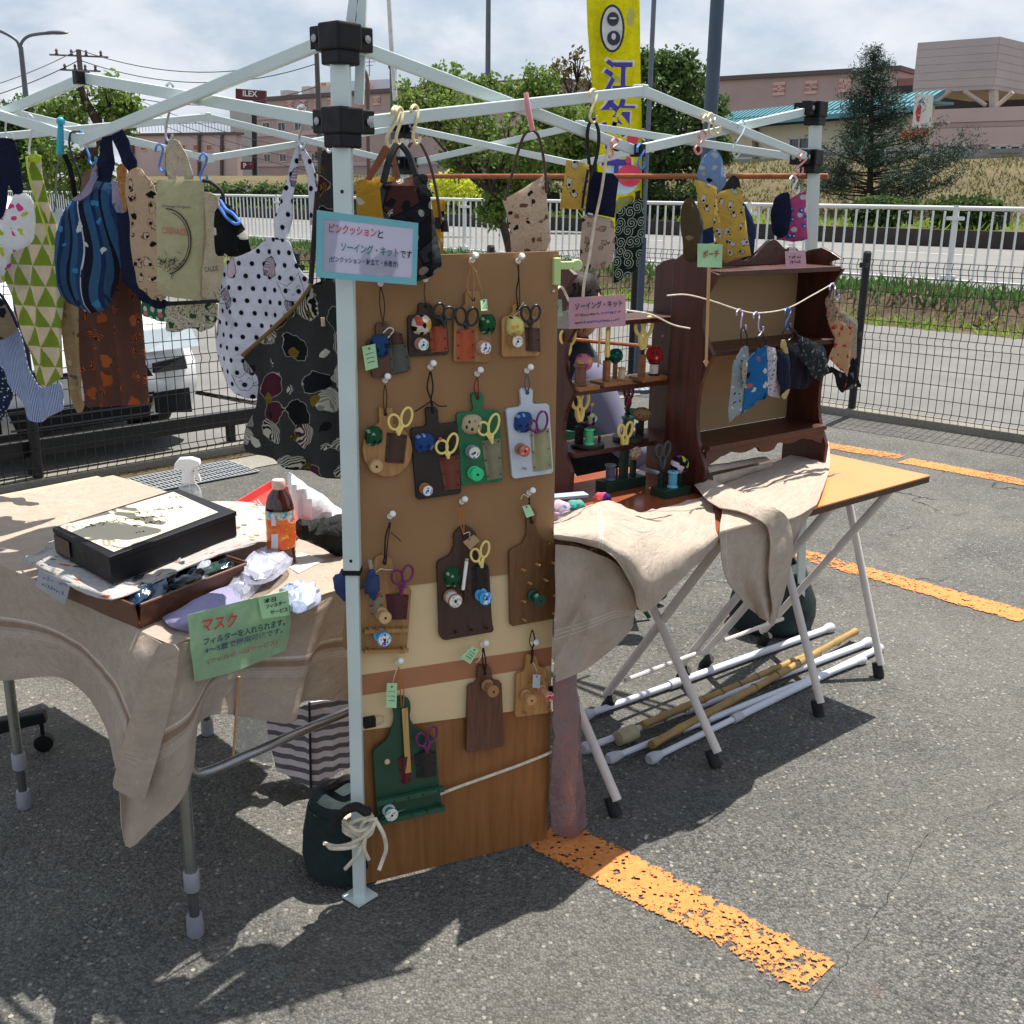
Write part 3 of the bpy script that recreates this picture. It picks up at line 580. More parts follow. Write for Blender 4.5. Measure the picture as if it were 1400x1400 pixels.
# right hand buildings
t,pl3,a,b,d,nb,zt=building('pink_mall_wing','long pink building with square wall panels behind the blue roofed shop',940,113,120,3,1228,96.5,30,PINK,BRN,roofh=.4)
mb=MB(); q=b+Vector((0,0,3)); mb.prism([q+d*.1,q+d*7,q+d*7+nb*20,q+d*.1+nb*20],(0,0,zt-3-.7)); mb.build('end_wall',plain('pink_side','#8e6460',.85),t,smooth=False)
for x,y in ((1065.5,121.5),(1109.5,119.5),(1156,117)):
    win(t,pl3,x-4.5,y-5,x+4.5,y+5,plain('pale_pink_surround','#d3aaa2',.8),plain('salmon_panel','#b0706a',.8),.55,'wall_panel',0)
t,pl4,a,b,d,nb,zt=building('blue_roofed_shop','cream walled shop with a teal metal roof behind the pine tree',985,168,72,3.0,1262,143,.8,CREAM,TEAL,roofh=.12,over_=.6)
mb=MB(); r0=a-d*.8+Vector((0,0,zt-.15))-nb*1; r1=b+d*.8+Vector((0,0,zt-.15))-nb*1; mb.add([r0,r1,r1+nb*1.5+Vector((0,0,0.8)),r0+nb*1.5+Vector((0,0,0.8)),r0-Vector((0,0,.25)),r1-Vector((0,0,.25)),r1+nb*1.5+Vector((0,0,.6)),r0+nb*1.5+Vector((0,0,.6))],[(0,1,2,3),(4,7,6,5),(0,4,5,1),(1,5,6,2),(2,6,7,3),(3,7,4,0)]); mb.build('pitched_roof',TEAL,t,smooth=False)
for i in range(44):
    u=i/43; p=r0.lerp(r1,u); mb=MB(); mb.tube([p+Vector((0,0,.03)),p+nb*1.5+Vector((0,0,.83))],.035,4,sq=True)
    if i==0: sm0=mb.build('roof_seam',TEAL,t,smooth=False); pz=p
    else: inst(sm0,'roof_seam',t,p-pz)
mb=MB(); A=pl4.at(1036,170,.08);B=pl4.at(1250,160,.08);B.z=A.z; mb.prism([A,B,B-Vector((0,0,.16)),A-Vector((0,0,.16))],pl4.n*.05); mb.build('blue_stripe',plain('navy_stripe','#2c3a6b',.6),t,smooth=False)
win(t,pl4,1080,189,1108,205,TRIM); 
mb=MB(); A=pl4.at(1032,165,.1); mb.prism([A,pl4.at(1036,165,.1),pl4.at(1036,232,.1),pl4.at(1032,232,.1)],pl4.n*.2); mb.build('corner_post',plain('brown_post','#7a6a58',.8),t,smooth=False)
s4=thing('shop_sign','white vertical shop sign with a blue letter A beside the pine','sign',pl4.at(1260,175,1.5))
sp=Pl(pl4.at(1260,175,1.5),pl4.ang); mb=MB(); mb.prism([sp.at(1251,128),sp.at(1270,129),sp.at(1266,175),sp.at(1247,173)],-sp.n*.3); mb.build('sign_panel',plain('white_sign_face2','#d9d7cf',.6),s4,smooth=False)
ltx('A',sp,(1255,144),(1264,144.5),plain('sign_blue','#8593ad',.6),s4,hpx=11); mb=MB(); mb.ball(sp.at(1257.5,153,.02),(.2,.04,.3)); mb.ball(sp.at(1256,160,.02),(.12,.04,.22)); mb.build('red_emblem',plain('sign_red','#c0455a',.6),s4)
mb=MB(); mb.prism([sp.at(1230,178),sp.at(1264,176),sp.at(1263,187),sp.at(1226,192)],-sp.n*.3); mb.build('orange_panel',plain('sign_orange','#cf5a30',.6),s4,smooth=False)
# parking block on stilts at the right
BLK=plain('mauve_cladding','#ad9f9f',.7,0,.05,.5); BLK2=plain('pale_mauve_cladding','#b3a6a6',.6,0,.04,.5)
t=thing('parking_block','big mauve block raised on steel struts above a pink parapet','building',yy(1300,200,75))
P1=yy(1367,50,70); zt=P1.z; P0=colpt(1255,58.5,zt); P2=colpt(1440,68,zt); zb=yy(1362,122,70).z
v=[Vector((P.x,P.y,zb)) for P in (P0,P1,P2)]; v.append(v[0]+(v[2]-v[1])); mb=MB(); mb.prism(v,(0,0,zt-zb)); mb.build('upper_block',BLK,t,smooth=False)
nn=(v[2]-v[1]).normalized(); pn=Vector((nn.y,-nn.x,0)); n_l=int((zt-zb)/.45)
for i in range(n_l):
    z=zb+.25+i*.45
    for (p,q) in ((v[0],v[1]),(v[1],v[2])):
        dd=(q-p).normalized(); o=Vector((dd.y,-dd.x,0)); 
        if o.dot(p)>0: o=-o
        mb=MB(); mb.prism([p+o*.005+Vector((0,0,z-zb)),q+o*.005+Vector((0,0,z-zb)),q+o*.005+Vector((0,0,z-zb+.43)),p+o*.005+Vector((0,0,z-zb+.43))],o*.02); mb.build('cladding_panel',BLK2,t,smooth=False)
wp=Pl(v[1]+Vector((0,0,0)),math.degrees(math.atan2((v[1]-v[0]).y,(v[1]-v[0]).x)),.6)
def wallq(x0,y0,x1,y1,name,mat,off=0,th=.4,pl_=wp):
    A=pl_.at(x0,y0,off);B=pl_.at(x1,y0,off);B.z=A.z; h=A.z-pl_.at(x0,y1,off).z; mb=MB(); mb.prism([A,B,B-Vector((0,0,h)),A-Vector((0,0,h))],-pl_.n*th); return mb.build(name,mat,t,smooth=False)
wallq(1216,152,1445,170,'parapet',PINK2); wallq(1216,170.5,1445,177,'wall_band',PINK,-.05); wallq(1216,177.5,1445,200,'lower_wall',PINK2,-.02); wallq(1216,200.5,1445,230,'base_wall',PINK,-.06)
wallq(1216,118,1445,152,'deck_shadow_wall',plain('shaded_deck_interior','#3c3a3d',.9),-9,.3)  # dark colour puts the shade under the raised block into this wall
for x0,x1 in ((1284,1294),(1298,1321),(1354,1364),(1367,1378),(1382,1396)): win(t,wp,x0,199,x1,207,TRIM,bars=0)
for ps in (((1270,146),(1300,124)),((1318,124),(1348,144)),((1362,146),(1385,126))):
    mb=MB(); mb.tube([wp.at(*p,-.6) for p in ps],.13,8); mb.build('strut',plain('beige_strut','#b5a69c',.7),t)
for x in (1356,): mb=MB(); mb.prism([wp.at(x-4,122,-.8),wp.at(x+4,122,-.8),wp.at(x+4,150,-.8),wp.at(x-4,150,-.8)],-wp.n*.8); mb.build('column',plain('beige_strut','#b5a69c',.7),t,smooth=False)
# red pylon sign
DRED=plain('dark_red_sign','#5a1e26',.5); t=thing('pylon_sign','dark red pylon sign reading ILEX on a black post','sign',yy(346,250,95)); ps=Pl(yy(346,250,95),0)
for (x0,y0,x1,y1,n_) in ((322,121,363,138,'upper_panel'),(323,150,365,155,'lower_panel')): mb=MB(); mb.prism([ps.at(x0,y0),ps.at(x1,y0+3),ps.at(x1,y1),ps.at(x0,y1-2)],-ps.n*.5); mb.build(n_,DRED,t,smooth=False)
mb=MB(); mb.prism([ps.at(322,139,-.1),ps.at(363,139,-.1),ps.at(364,149,-.1),ps.at(323,149,-.1)],-ps.n*.3); mb.build('middle_panel',plain('dark_red_sign2','#471a20',.6),t,smooth=False)
mb=MB(); mb.prism([ps.at(344,154,-.1),ps.at(350,154,-.1),ps.at(351,256,-.1),ps.at(345,256,-.1)],-ps.n*.35); mb.build('post',plain('black_post','#221f22',.6),t,smooth=False)
ltx('ILEX',ps,(332,131.5),(352,132.5),MWHT,t,off=.05,hpx=8)
mb=MB(); mb.prism([ps.at(329,221,.1),ps.at(347,221,.1),ps.at(347,232,.1),ps.at(329,232,.1)],-ps.n*.25); mb.build('direction_panel',DRED,t,smooth=False)
ltx('P',ps,(333,229.5),(337,229.5),MWHT,t,off=.15,hpx=6.5); ltx('→',ps,(339,226),(345.5,226),plain('salmon_arrow','#d0666a',.6),t,off=.15,hpx=3.5)
# poles and wires
PG=plain('grey_pole','#5b6066',.5,.2,.08,2); PB=plain('blue_grey_lamp_post','#3d4c60',.45,.1,.06,2); CP=plain('concrete_pole','#5a5350',.8)
mb=MB(); P=yy(976,80,9.6); mb.tube([Vector((P.x,P.y,0)),Vector((P.x,P.y,6))],[.062,.052],20); t=mb.build('lamp_post',PB,None,'tall blue grey lamp post rising behind the dark shelves','post')
def post(x,y0,y1,Y,r,label,mat=CP,name='utility_pole',cat='pole'):
    a=yy(x,y1,Y); zt=_O.z+(a.z-CH) ; T=yy(x,y0,Y); p0=Vector((a.x,a.y,1.0)); p1=Vector((a.x,a.y,T.z))
    t=thing(name,label,cat,p0); mb=MB(); mb.tube([p0,p1],[r,r*.75],12); mb.build('shaft',mat,t); return t,p0,p1
def xarm(t,p,L,ang,z,mat,ins=4):
    d=Vector((math.cos(R_(ang)),math.sin(R_(ang)),0)); c=Vector((p.x,p.y,z)); mb=MB(); L*=.62; mb.tube([c-d*L/2,c+d*L/2],.045,6,sq=True); mb.build('crossarm',mat,t)
    for i in range(ins): q=c+d*L*((i+.5)/ins-.5); mb=MB(); mb.lathe([(.03,0),(.09,.06),(.05,.14),(.09,.2),(.03,.3)],q,(0,0,1),8); mb.build('insulator',plain('porcelain_brown','#4b4038',.4),t)
t1,p0,p1=post(123,68,240,60,.17,'utility pole with crossarms behind the bare left tree')
for z,L in ((p1.z-.3,4.6),(p1.z-1.,3.2),(p1.z-2.2,3.6)): xarm(t1,p1,L,15,z,CP)
t2,q0,q1=post(438,64,220,60,.16,'utility pole with wires just left of the canopy corner leg')
for z,L in ((q1.z-.2,2.),(q1.z-5.4,1.6),(q1.z-6.2,1.8)): xarm(t2,q1,L,60,z,CP,3)
t3,w0,w1=post(667,-30,108,45,.12,'thin dark pole rising out of the green tree top',PG,'mast','pole')
def wire(a,b,sag,label,r=.022):
    pts=[a.lerp(b,i/16)-Vector((0,0,sag*4*(i/16)*(1-i/16))) for i in range(17)]; mb=MB(); mb.tube(pts,r,4); mb.build('overhead_wire',plain('black_cable','#2a2a2c',.6),None,label,'wire','overhead wires strung between the utility poles')
for i,(dz,k) in enumerate(((0,'top'),(-.5,'second'),(-1.6,'lowest'))):
    wire(p1+Vector((0,0,dz)),q1+Vector((0,0,dz-.3)),1.0,f'{k} black overhead wire between the two utility poles'); wire(p1+Vector((0,0,dz)),yy(-260,150+i*14,50),.8,f'{k} black overhead wire running left from the left utility pole'); 
for i in range(3): wire(q1+Vector((0,0,-5.2-i*.5)),yy(150,118+i*9,75),.5,('upper','middle','lower')[i]+' thin cable running left from the pole beside the canopy leg',.018)
# twin-arm street lamp, curved lamp, thin flagpole, antennas
t=thing('street_lamp','slim grey street lamp with two curved arms at the upper left','street lamp',Vector((yy(31,90,30).x,30,1)))
S0=Vector((yy(31,90,30).x,30,1)); S1=yy(27,64,30); mb=MB(); mb.tube([S0,Vector((S0.x,30,S1.z))],[.09,.06],12); mb.build('pole',PG,t)
for nm,pts in (('arm',[(27,66),(31,56),(40,49),(56,46),(72,45)]),('arm',[(27,66),(23,56),(12,48),(-4,41),(-25,37)])):
    mb=MB(); mb.tube(cr([yy(x,y,30) for x,y in pts],4),.04,8); mb.build(nm,PG,t)
for x,y in ((78,44.5),(-30,36)): mb=MB(); mb.ball(yy(x,y,30),(.3,.12,.05)); mb.build('lamp_head',PG,t)
t=thing('curved_lamp','slender street lamp with a hooked top behind the canopy corner leg','street lamp',yy(503,230,70)); 
mb=MB(); mb.tube(cr([yy(x,y,70) for x,y in ((504,240),(503,180),(502.5,120),(501,103),(496,94),(490,90))],5),.12,8); mb.build('pole',plain('brown_pole','#6a5048',.6),t)
mb=MB(); mb.tube([yy(530,-30,20),yy(535,60,20),yy(541,146,20)],[.035,.04,.045],8); mb.build('flagpole',plain('pale_pole','#c9c9c2',.5),None,'thin pale flagpole rising behind the canopy near its corner','pole')
mb=MB(); P=yy(537,90,24); mb.tube([Vector((P.x,P.y,.3)),P],.07,8); mb.ball(P,.1); mb.build('bollard_pole',plain('dark_grey_post','#4c5154',.6),None,'dark grey pole standing next to the thin pale flagpole','pole')
for bx,by,lab in ((723,118,'small television antenna above the green tree'),(505,104,'television antenna on the roof of the pink building')):
    Yd=70 if bx>600 else 128; mb=MB(); mb.tube([yy(bx,by,Yd),yy(bx,by-26,Yd)],.06,6)
    for k,l in ((-24,6),(-19,8),(-14,5)): mb.tube([yy(bx-l,by+k,Yd),yy(bx+l,by+k-1,Yd)],.05,4)
    mb.build('antenna',GAL,None,lab,'antenna')
# ---------------------------------------------------------------- trees and hedges
BARK=plain('tree_bark','#3d3128',.9,0,.3,9,.6,60)
def leafcloud(name,blobs,n,size,mat,parent,seed=1,flat=.0,hol=.35,needle=False):
    r=np.random.RandomState(seed); B=np.array([[b[0].x,b[0].y,b[0].z,b[1]] for b in blobs]); w=B[:,3]**2; w/=w.sum(); idx=r.choice(len(B),n,p=w)
    d=r.normal(size=(n,3)); d/=np.linalg.norm(d,axis=1)[:,None]; rad=B[idx,3]*(hol+(1.05-hol)*r.rand(n)**.6)
    # small clumps inside every blob
    cl=r.normal(size=(n//26+1,3)); cl/=np.linalg.norm(cl,axis=1)[:,None]; ci=r.randint(0,len(cl),n); ix=ci%len(B)
    P=B[ix,:3]+cl[ci]*(B[ix,3]*(hol+(1.12-hol)*((ci*0.6180339)%1)**.5))[:,None]*np.array([1,1,1-flat])+d*(size*4.2)*(r.rand(n)**.8)[:,None]
    a=r.normal(size=(n,3)); a/=np.linalg.norm(a,axis=1)[:,None]; b=np.cross(a,r.normal(size=(n,3))); b/=np.linalg.norm(b,axis=1)[:,None]; s=size*(.6+.8*r.rand(n))[:,None]
    k=.16 if needle else .55
    V=np.stack([P-a*s,P-b*s*k+a*s*.1,P+a*s,P+b*s*k],1).reshape(-1,3).astype(np.float32)
    o=ORG[parent.name]; V-=np.array(o,dtype=np.float32)
    me=bpy.data.meshes.new(name); me.vertices.add(4*n); me.vertices.foreach_set('co',V.ravel()); me.loops.add(4*n); me.loops.foreach_set('vertex_index',np.arange(4*n,dtype=np.int32)); me.polygons.add(n); me.polygons.foreach_set('loop_start',np.arange(0,4*n,4,dtype=np.int32)); me.update(calc_edges=True); me.materials.append(mat)
    return link(name,me,o,parent)
def tree(name,label,base,fork,blobs,n,size,mat,trunk_r=.08,seed=1,group=None,extra=0,hol=.35):
    t=thing(name,label,'tree',base,group); mb=MB(); mid=base.lerp(fork,.5)+Vector((.03,.02,0)); mb.tube(cr([base,mid,fork],4),[trunk_r*(1-.4*i/8) for i in range(9)],10); mb.build('trunk',BARK,t)
    r=random.Random(seed); mb=MB()
    for c,rad in blobs:
        m=fork.lerp(c,.5)+Vector((r.uniform(-.1,.1),r.uniform(-.1,.1),-.08*(c-fork).length)); q=cr([fork,m,c],4); mb.tube(q,[trunk_r*.5*(1-.8*i/(len(q)-1)) for i in range(len(q))],6)
        for k in range(4+extra):
            e=c+Vector((r.gauss(0,1),r.gauss(0,1),r.gauss(.2,1))).normalized()*rad*r.uniform(.7,1.05); mb.tube([m.lerp(c,.7),c.lerp(e,.5)+Vector((0,0,.05*rad)),e],[trunk_r*.14,trunk_r*.09,trunk_r*.04],4)
    mb.build('branch',BARK,t,kind='stuff')
    if n: leafcloud('crown',blobs,n,size,mat,t,seed,hol=hol)
    return t
LF1=leafmat('fresh_green_leaf','#4d6b2a','#82964a',.4); LF2=leafmat('deep_green_leaf','#314a24','#5f7a3e',.32); LF3=leafmat('bright_leaf','#7ea337','#b9cf63',.5); LFP=leafmat('pine_needle','#1f3126','#3d5242',.15); LFR=leafmat('reddish_twig_leaf','#5b4c36','#7b7448',.3)
def bl(Y,L,s=1480): return [(yy(x,y,Y+dy),r*Y/F_) for x,y,r,dy in L]
b0=yy(705,395,16.5); b0.z=.35
tree('leafy_tree','fresh green young tree behind the board, its crown above the white railing',b0,yy(672,262,16.5),bl(16.5,[(575,135,28,0),(610,125,30,.5),(560,150,18,.3),(640,160,34,-.3),(600,165,28,.6),(700,130,22,.4),(735,120,24,.2),(650,205,34,0),(700,190,34,-.4),(745,170,30,.3),(625,215,22,.4),(690,250,30,.2),(725,235,28,0),(675,290,18,0),(770,160,22,.5),(655,120,18,.3)]),16000,.036,LF1,.08,11,extra=4,hol=.1)
b1=yy(118,330,17); b1.z=.3
tree('pruned_tree','half bare pruned tree with sparse green tufts behind the hanging bags, left',b1,yy(128,200,17),bl(17,[(95,150,20,0),(150,135,20,0),(165,165,20,.3),(70,160,14,0),(175,150,12,.2),(120,215,22,.3),(90,240,26,0),(60,225,22,.2),(140,240,20,0)]),5200,.045,LF1,.1,12,extra=5,hol=.5)
mb=MB(); q=[yy(x,y,17) for x,y in ((108,115),(118,140),(132,165),(142,190))]; mb.tube(q,[.05,.06,.07,.08],8); mb.build('broken_trunk',BARK,None,'thick broken off leaning branch stump of the pruned left tree','tree stump')
b2=yy(20,330,19); b2.z=.3
tree('side_tree','green tree at the far left edge above the parked cars',b2,yy(22,250,19),bl(19,[(10,170,22,0),(35,160,18,.2),(5,200,26,0),(45,195,20,.4),(30,225,24,0),(70,215,14,.3)]),12000,.04,LF2,.1,13,extra=3)
b3=yy(900,262,40); b3.z=1.2
tree('dark_green_tree','tall dark green tree behind the yellow banner',b3,yy(905,230,40),bl(40,[(885,90,18,0),(915,95,24,.5),(940,105,24,0),(905,130,34,0),(945,145,34,.5),(925,180,40,-.5),(890,165,30,0),(965,180,28,0),(900,215,34,.5),(950,220,30,0),(975,150,14,0),(880,240,24,0),(985,205,16,.5)]),15000,.085,LF2,.2,14,extra=3,hol=.1)
b4=yy(790,268,42); b4.z=1.2
tree('reddish_tree','twiggy reddish brown tree left of the yellow banner',b4,yy(790,225,42),bl(42,[(760,100,14,0),(790,90,18,0),(780,120,26,0),(810,120,24,.4),(755,130,18,0),(825,150,24,0),(785,160,30,0)]),1100,.08,LFR,.16,15,extra=14,hol=.1)
tree('mid_green_tree','rounded green tree between the leafy young tree and the banner',yy(800,270,38),yy(800,240,38),bl(38,[(770,190,26,0),(800,180,28,0),(750,215,24,0),(790,225,30,0),(825,205,24,0),(850,190,20,0),(845,230,22,0),(730,240,18,0)]),12000,.08,LF1,.15,16,hol=.1)
# pine
pb=yy(1190,281,38); pb.z=1.0; pt=yy(1194,66,38)
t=thing('pine_tree','dark pine tree with a thin pointed top right of the canopy leg','tree',pb)
mb=MB(); mb.tube([pb,pb.lerp(pt,.5),pt],[.13,.08,.02],8); mb.build('trunk',BARK,t)
r=random.Random(4); mb=MB(); tufts=[]; H=pt.z-pb.z
for i in range(130):
    f=r.uniform(.05,.985); prof=(1-f)**.95*(1.0 if f<.35 else .85)+.04; L=2.95*prof*r.uniform(.5,1.12)
    if f>.72: L*=r.uniform(.6,1.3)
    a=r.uniform(0,6.28); p=pb.lerp(pt,f); d=Vector((math.cos(a),math.sin(a),r.uniform(.05,.42))); 
    if d.x>.3 and .2<f<.45: L*=1.25
    e=p+d*L; m=p+d*L*.5-Vector((0,0,.07*L)); mb.tube([p,m,e],[.035,.02,.008],5)
    nk=1+int(L*2.6+r.random())
    for k in range(nk):
        c=m.lerp(e,k/max(1,nk-1)) if L>.5 else p.lerp(e,.6); tufts.append((c+Vector((r.gauss(0,.08),r.gauss(0,.08),r.gauss(.03,.05))),.16+.05*r.random()))
mb.build('branch',BARK,t,kind='stuff'); leafcloud('crown',tufts,30000,.075,LFP,t,5,hol=.1,needle=True)
# hedges
def hedge(label,s0,s1,n0,n1,z0,z1,mat,seed,cnt,size=.07):
    c=rf((n0+n1)/2,(s0+s1)/2,z0); t=thing('hedge',label,'hedge',c,'clipped hedges across the road')
    mb=MB(); k=max(4,int((s1-s0)/.5)); vs=[];fs=[]
    sec=[(n0,z0),(n0,z1*.6+z0*.4),(n0+.1,z1-.08),((n0+n1)/2,z1),(n1-.1,z1-.08),(n1,z0)]
    for i in range(k+1):
        for n,z in sec: s=s0+(s1-s0)*i/k; w=mnoise.noise(Vector((s*1.3,n*2,z*3+seed)))*.09; vs.append(rf(n+w*.5,s,z+w if z>z0 else z))
    m=len(sec)
    for i in range(k):
        for j in range(m-1): fs.append((i*m+j,(i+1)*m+j,(i+1)*m+j+1,i*m+j+1))
    fs+=[tuple(range(m)),tuple(k*m+j for j in range(m))[::-1]]; mb.add(vs,fs); mb.build('body',plain('hedge_interior','#141c10',.95,0,.3,3),t)
    r=np.random.RandomState(seed); L=[]
    for i in range(cnt//40):
        s=r.uniform(s0,s1); q=r.rand(); n,z=(n0,r.uniform(z0,z1)) if q<.5 else (r.uniform(n0,n1),z1); L.append((rf(n,s,z),.12))
    leafcloud('foliage',L,cnt,size,mat,t,seed,hol=.2); return t
HG=leafmat('hedge_leaf','#2c3f22','#5a7236',.3)
hedge('long clipped hedge behind the white railing, left of the canopy leg',-92,-37.5,30.6,32,.7,1.72,HG,21,26000)
hedge('low dark hedge in front of the slope, right of the pine tree',-13.9,-12.1,31,32,.85,1.4,HG,22,3500)
hedge('low dark hedge under the pine tree',-16.4,-14.9,31,32,.85,1.35,HG,23,3500); hedge('dark hedge seen between the banner and the hanging pouches',-28,-21,31,32,.85,1.7,HG,24,4500)
hedge('dark hedge behind the trunk of the leafy young tree',-37,-29,31,32,.8,1.7,HG,25,5000)
y=yy(624,253,33); t=thing('yellow_shrub','small bright yellow green shrub behind the wooden rod','shrub',y-Vector((0,0,.5))); leafcloud('foliage',[(y,.45),(y+Vector((.4,0,-.05)),.35),(y+Vector((-.4,0,-.05)),.35)],2500,.05,leafmat('yellow_shrub_leaf','#b7bf2e','#dbe05a',.4),t,3)
# planter boxes in front of the pink building
for i,x in enumerate((286,303,331,348,366,400,414,430)):
    P=yy(x,243,110); w=1.1 if i not in (5,) else 1.8; mb=MB(); mb.box(P,(w*.9,.6,.12)); mb.box(P-Vector((0,0,.35)),(w*.7,.4,.55)); mb.build('planter_box',plain('beige_planter','#a7967a',.8),None,['first','second','third','fourth','fifth','sixth','seventh','eighth'][i]+' small beige planter box from the left beyond the long hedge','planter','beige planter boxes before the pink building')
# ================================================================ THE CANOPY FRAME
A0=Vector((-.315,2.065,0)); th=R_(49.6); cu_=Vector((math.cos(th),math.sin(th),0)); cv_=Vector((-math.sin(th),math.cos(th),0)); L1,L2=1.88,1.789
B0=A0+cu_*L1; D0=A0+cv_*L2; C0=B0+cv_*L2; ZU,ZL,ZT,ZB=1.765,1.626,1.746,1.611
can=thing('canopy_frame','white folding canopy frame with black corner brackets and no roof cloth','canopy frame',(A0+C0)/2)
PAB=Pl(A0,49.6); PAD=Pl(A0,139.6)
def V3(v,z): return Vector((v.x,v.y,z))
feet={'A':V3(g(492,1228),0),'B':V3(g(1093,866),0),'C':V3(C0,0),'D':V3(D0,0)}
for nm,P in (('A',A0),('B',B0),('C',C0),('D',D0)):
    ft=feet[nm]; sl=lambda z:ft.lerp(V3(P,ZL),z/ZL); mb=MB(); 
    mb.tube([sl(.77),V3(P,ZU+.02)],.0235,4,sq=True); upper=mb.build('outer_leg',WHT,can,smooth=False,bevel=.003)
    mb=MB(); mb.tube([sl(.004),sl(.77)],.0185,4,sq=True); mb.build('inner_leg',WHT,can,smooth=False,bevel=.002)
    mb=MB(); mb.box(sl(.004)+Vector((0,0,.003)),(.056,.056,.006),49.6); mb.build('foot_plate',WHT,can,smooth=False)
    mb=MB(); mb.tube([sl(.765),sl(.775)],.0255,4,sq=True); mb.build('leg_collar',BLKP,can,smooth=False)
    for z,nn in ((ZU,'top_bracket'),(ZL,'slider_bracket')):
        c=V3(P,z) if nn=='top_bracket' else sl(z); mb=MB(); mb.box(c,(.056,.056,.046),49.6); mb.box(c-Vector((0,0,.034)),(.050,.050,.026),49.6)
        br=mb.build(nn,BLKP,can,smooth=False,bevel=.004)
        for dd,pp in ((cu_ if nm in 'AD' else -cu_,1),(cv_ if nm in 'AB' else -cv_,-1)):
            mb=MB(); mb.box(c+dd*.045+Vector((0,0,.0)),(.042,.030,.042),49.6 if pp==1 else 139.6); mb.build('bracket_arm',BLKP,br,smooth=False,bevel=.003)
            side=cv_ if pp==1 else cu_
            for sgn in (-1,1): mb=MB(); mb.lathe([(.007,0),(.007,.003),(.003,.004)],c+dd*.05+side*sgn*.0155,side*sgn,10); mb.build('bolt',CHR,br)
def bar(a,b,off,w=.012,h=.0118):
    d=(b-a).normalized(); s=Vector((-d.y,d.x,0)).normalized(); up=d.cross(s); a=a+s*off;b=b+s*off; M=Matrix((d,s,up)).transposed(); mb=MB(); mb.box((a+b)/2,((b-a).length,w,h*2),M); o=mb.build('scissor_bar',WHT,can,smooth=False,bevel=.002); 
    return o
def rivet(p,s): mb=MB(); mb.lathe([(.009,0),(.009,.003),(.004,.007)],p,s,12); mb.build('rivet',CHR,can); mb=MB(); mb.lathe([(.009,0),(.009,.003),(.004,.007)],p,-s,12); mb.build('rivet',CHR,can)
for (P,Q,sd) in ((A0,B0,cv_),(A0,D0,cu_),(B0,C0,cu_),(D0,C0,cv_)):
    M_=(P+Q)/2; d=(Q-P).normalized()
    for a,b,o in ((V3(P+d*.05,ZU-.01),V3(M_-d*.0,ZB),.009),(V3(P+d*.05,ZL),V3(M_,ZT),-.009),(V3(Q-d*.05,ZU-.01),V3(M_,ZB),-.009),(V3(Q-d*.05,ZL),V3(M_,ZT),.009)): bar(a,b,o)
    for q in ((P+M_)/2,(Q+M_)/2): rivet(V3(q,(ZU+ZB)/2),sd)
    for z in (ZT,ZB): rivet(V3(M_,z),sd); mb=MB(); mb.box(V3(M_,z),(.022,.034,.03),math.degrees(math.atan2(d.y,d.x))); mb.build('joint_block',BLKP if ((P is A0 and Q is D0 and z==ZT) or (P is A0 and Q is B0 and z==ZB)) else WHT,can,smooth=False,bevel=.003)
for pts in ([(480,30),(492,-60)],[(491,142),(497,-60)]):
    mb=MB(); p=Pl(A0+cv_*.02+cu_*.02,0); mb.tube([p.at(*q,-.03) for q in pts],.0115,4,sq=True); mb.build('peak_pole',WHT,can,smooth=False)
for x,y in ((468,262),(480,767)): mb=MB(); q=Pl(A0-cu_*.0,0); mb.lathe([(.0035,0),(.0035,.0015)],PAB.at(x,y,.02),(-.5,-.86,0),10); mb.build('leg_button',BLKP,can)
# wooden rods laid through the frame at the back and side
ROD=wood('orange_brown_rod','#7d4220','#a8642f',.4,1,'X')
q=Pl(B0,0); e1=q.at(1132,241); PBC=Pl(B0+cv_*.05,-7)
mb=MB(); r0=yy(585,241,4.3); r1=e1; mb.tube([r0,r1],.009,10); mb.build('wooden_rod',ROD,None,'long orange brown wooden rod lying across the canopy behind the hanging pouches','rod')
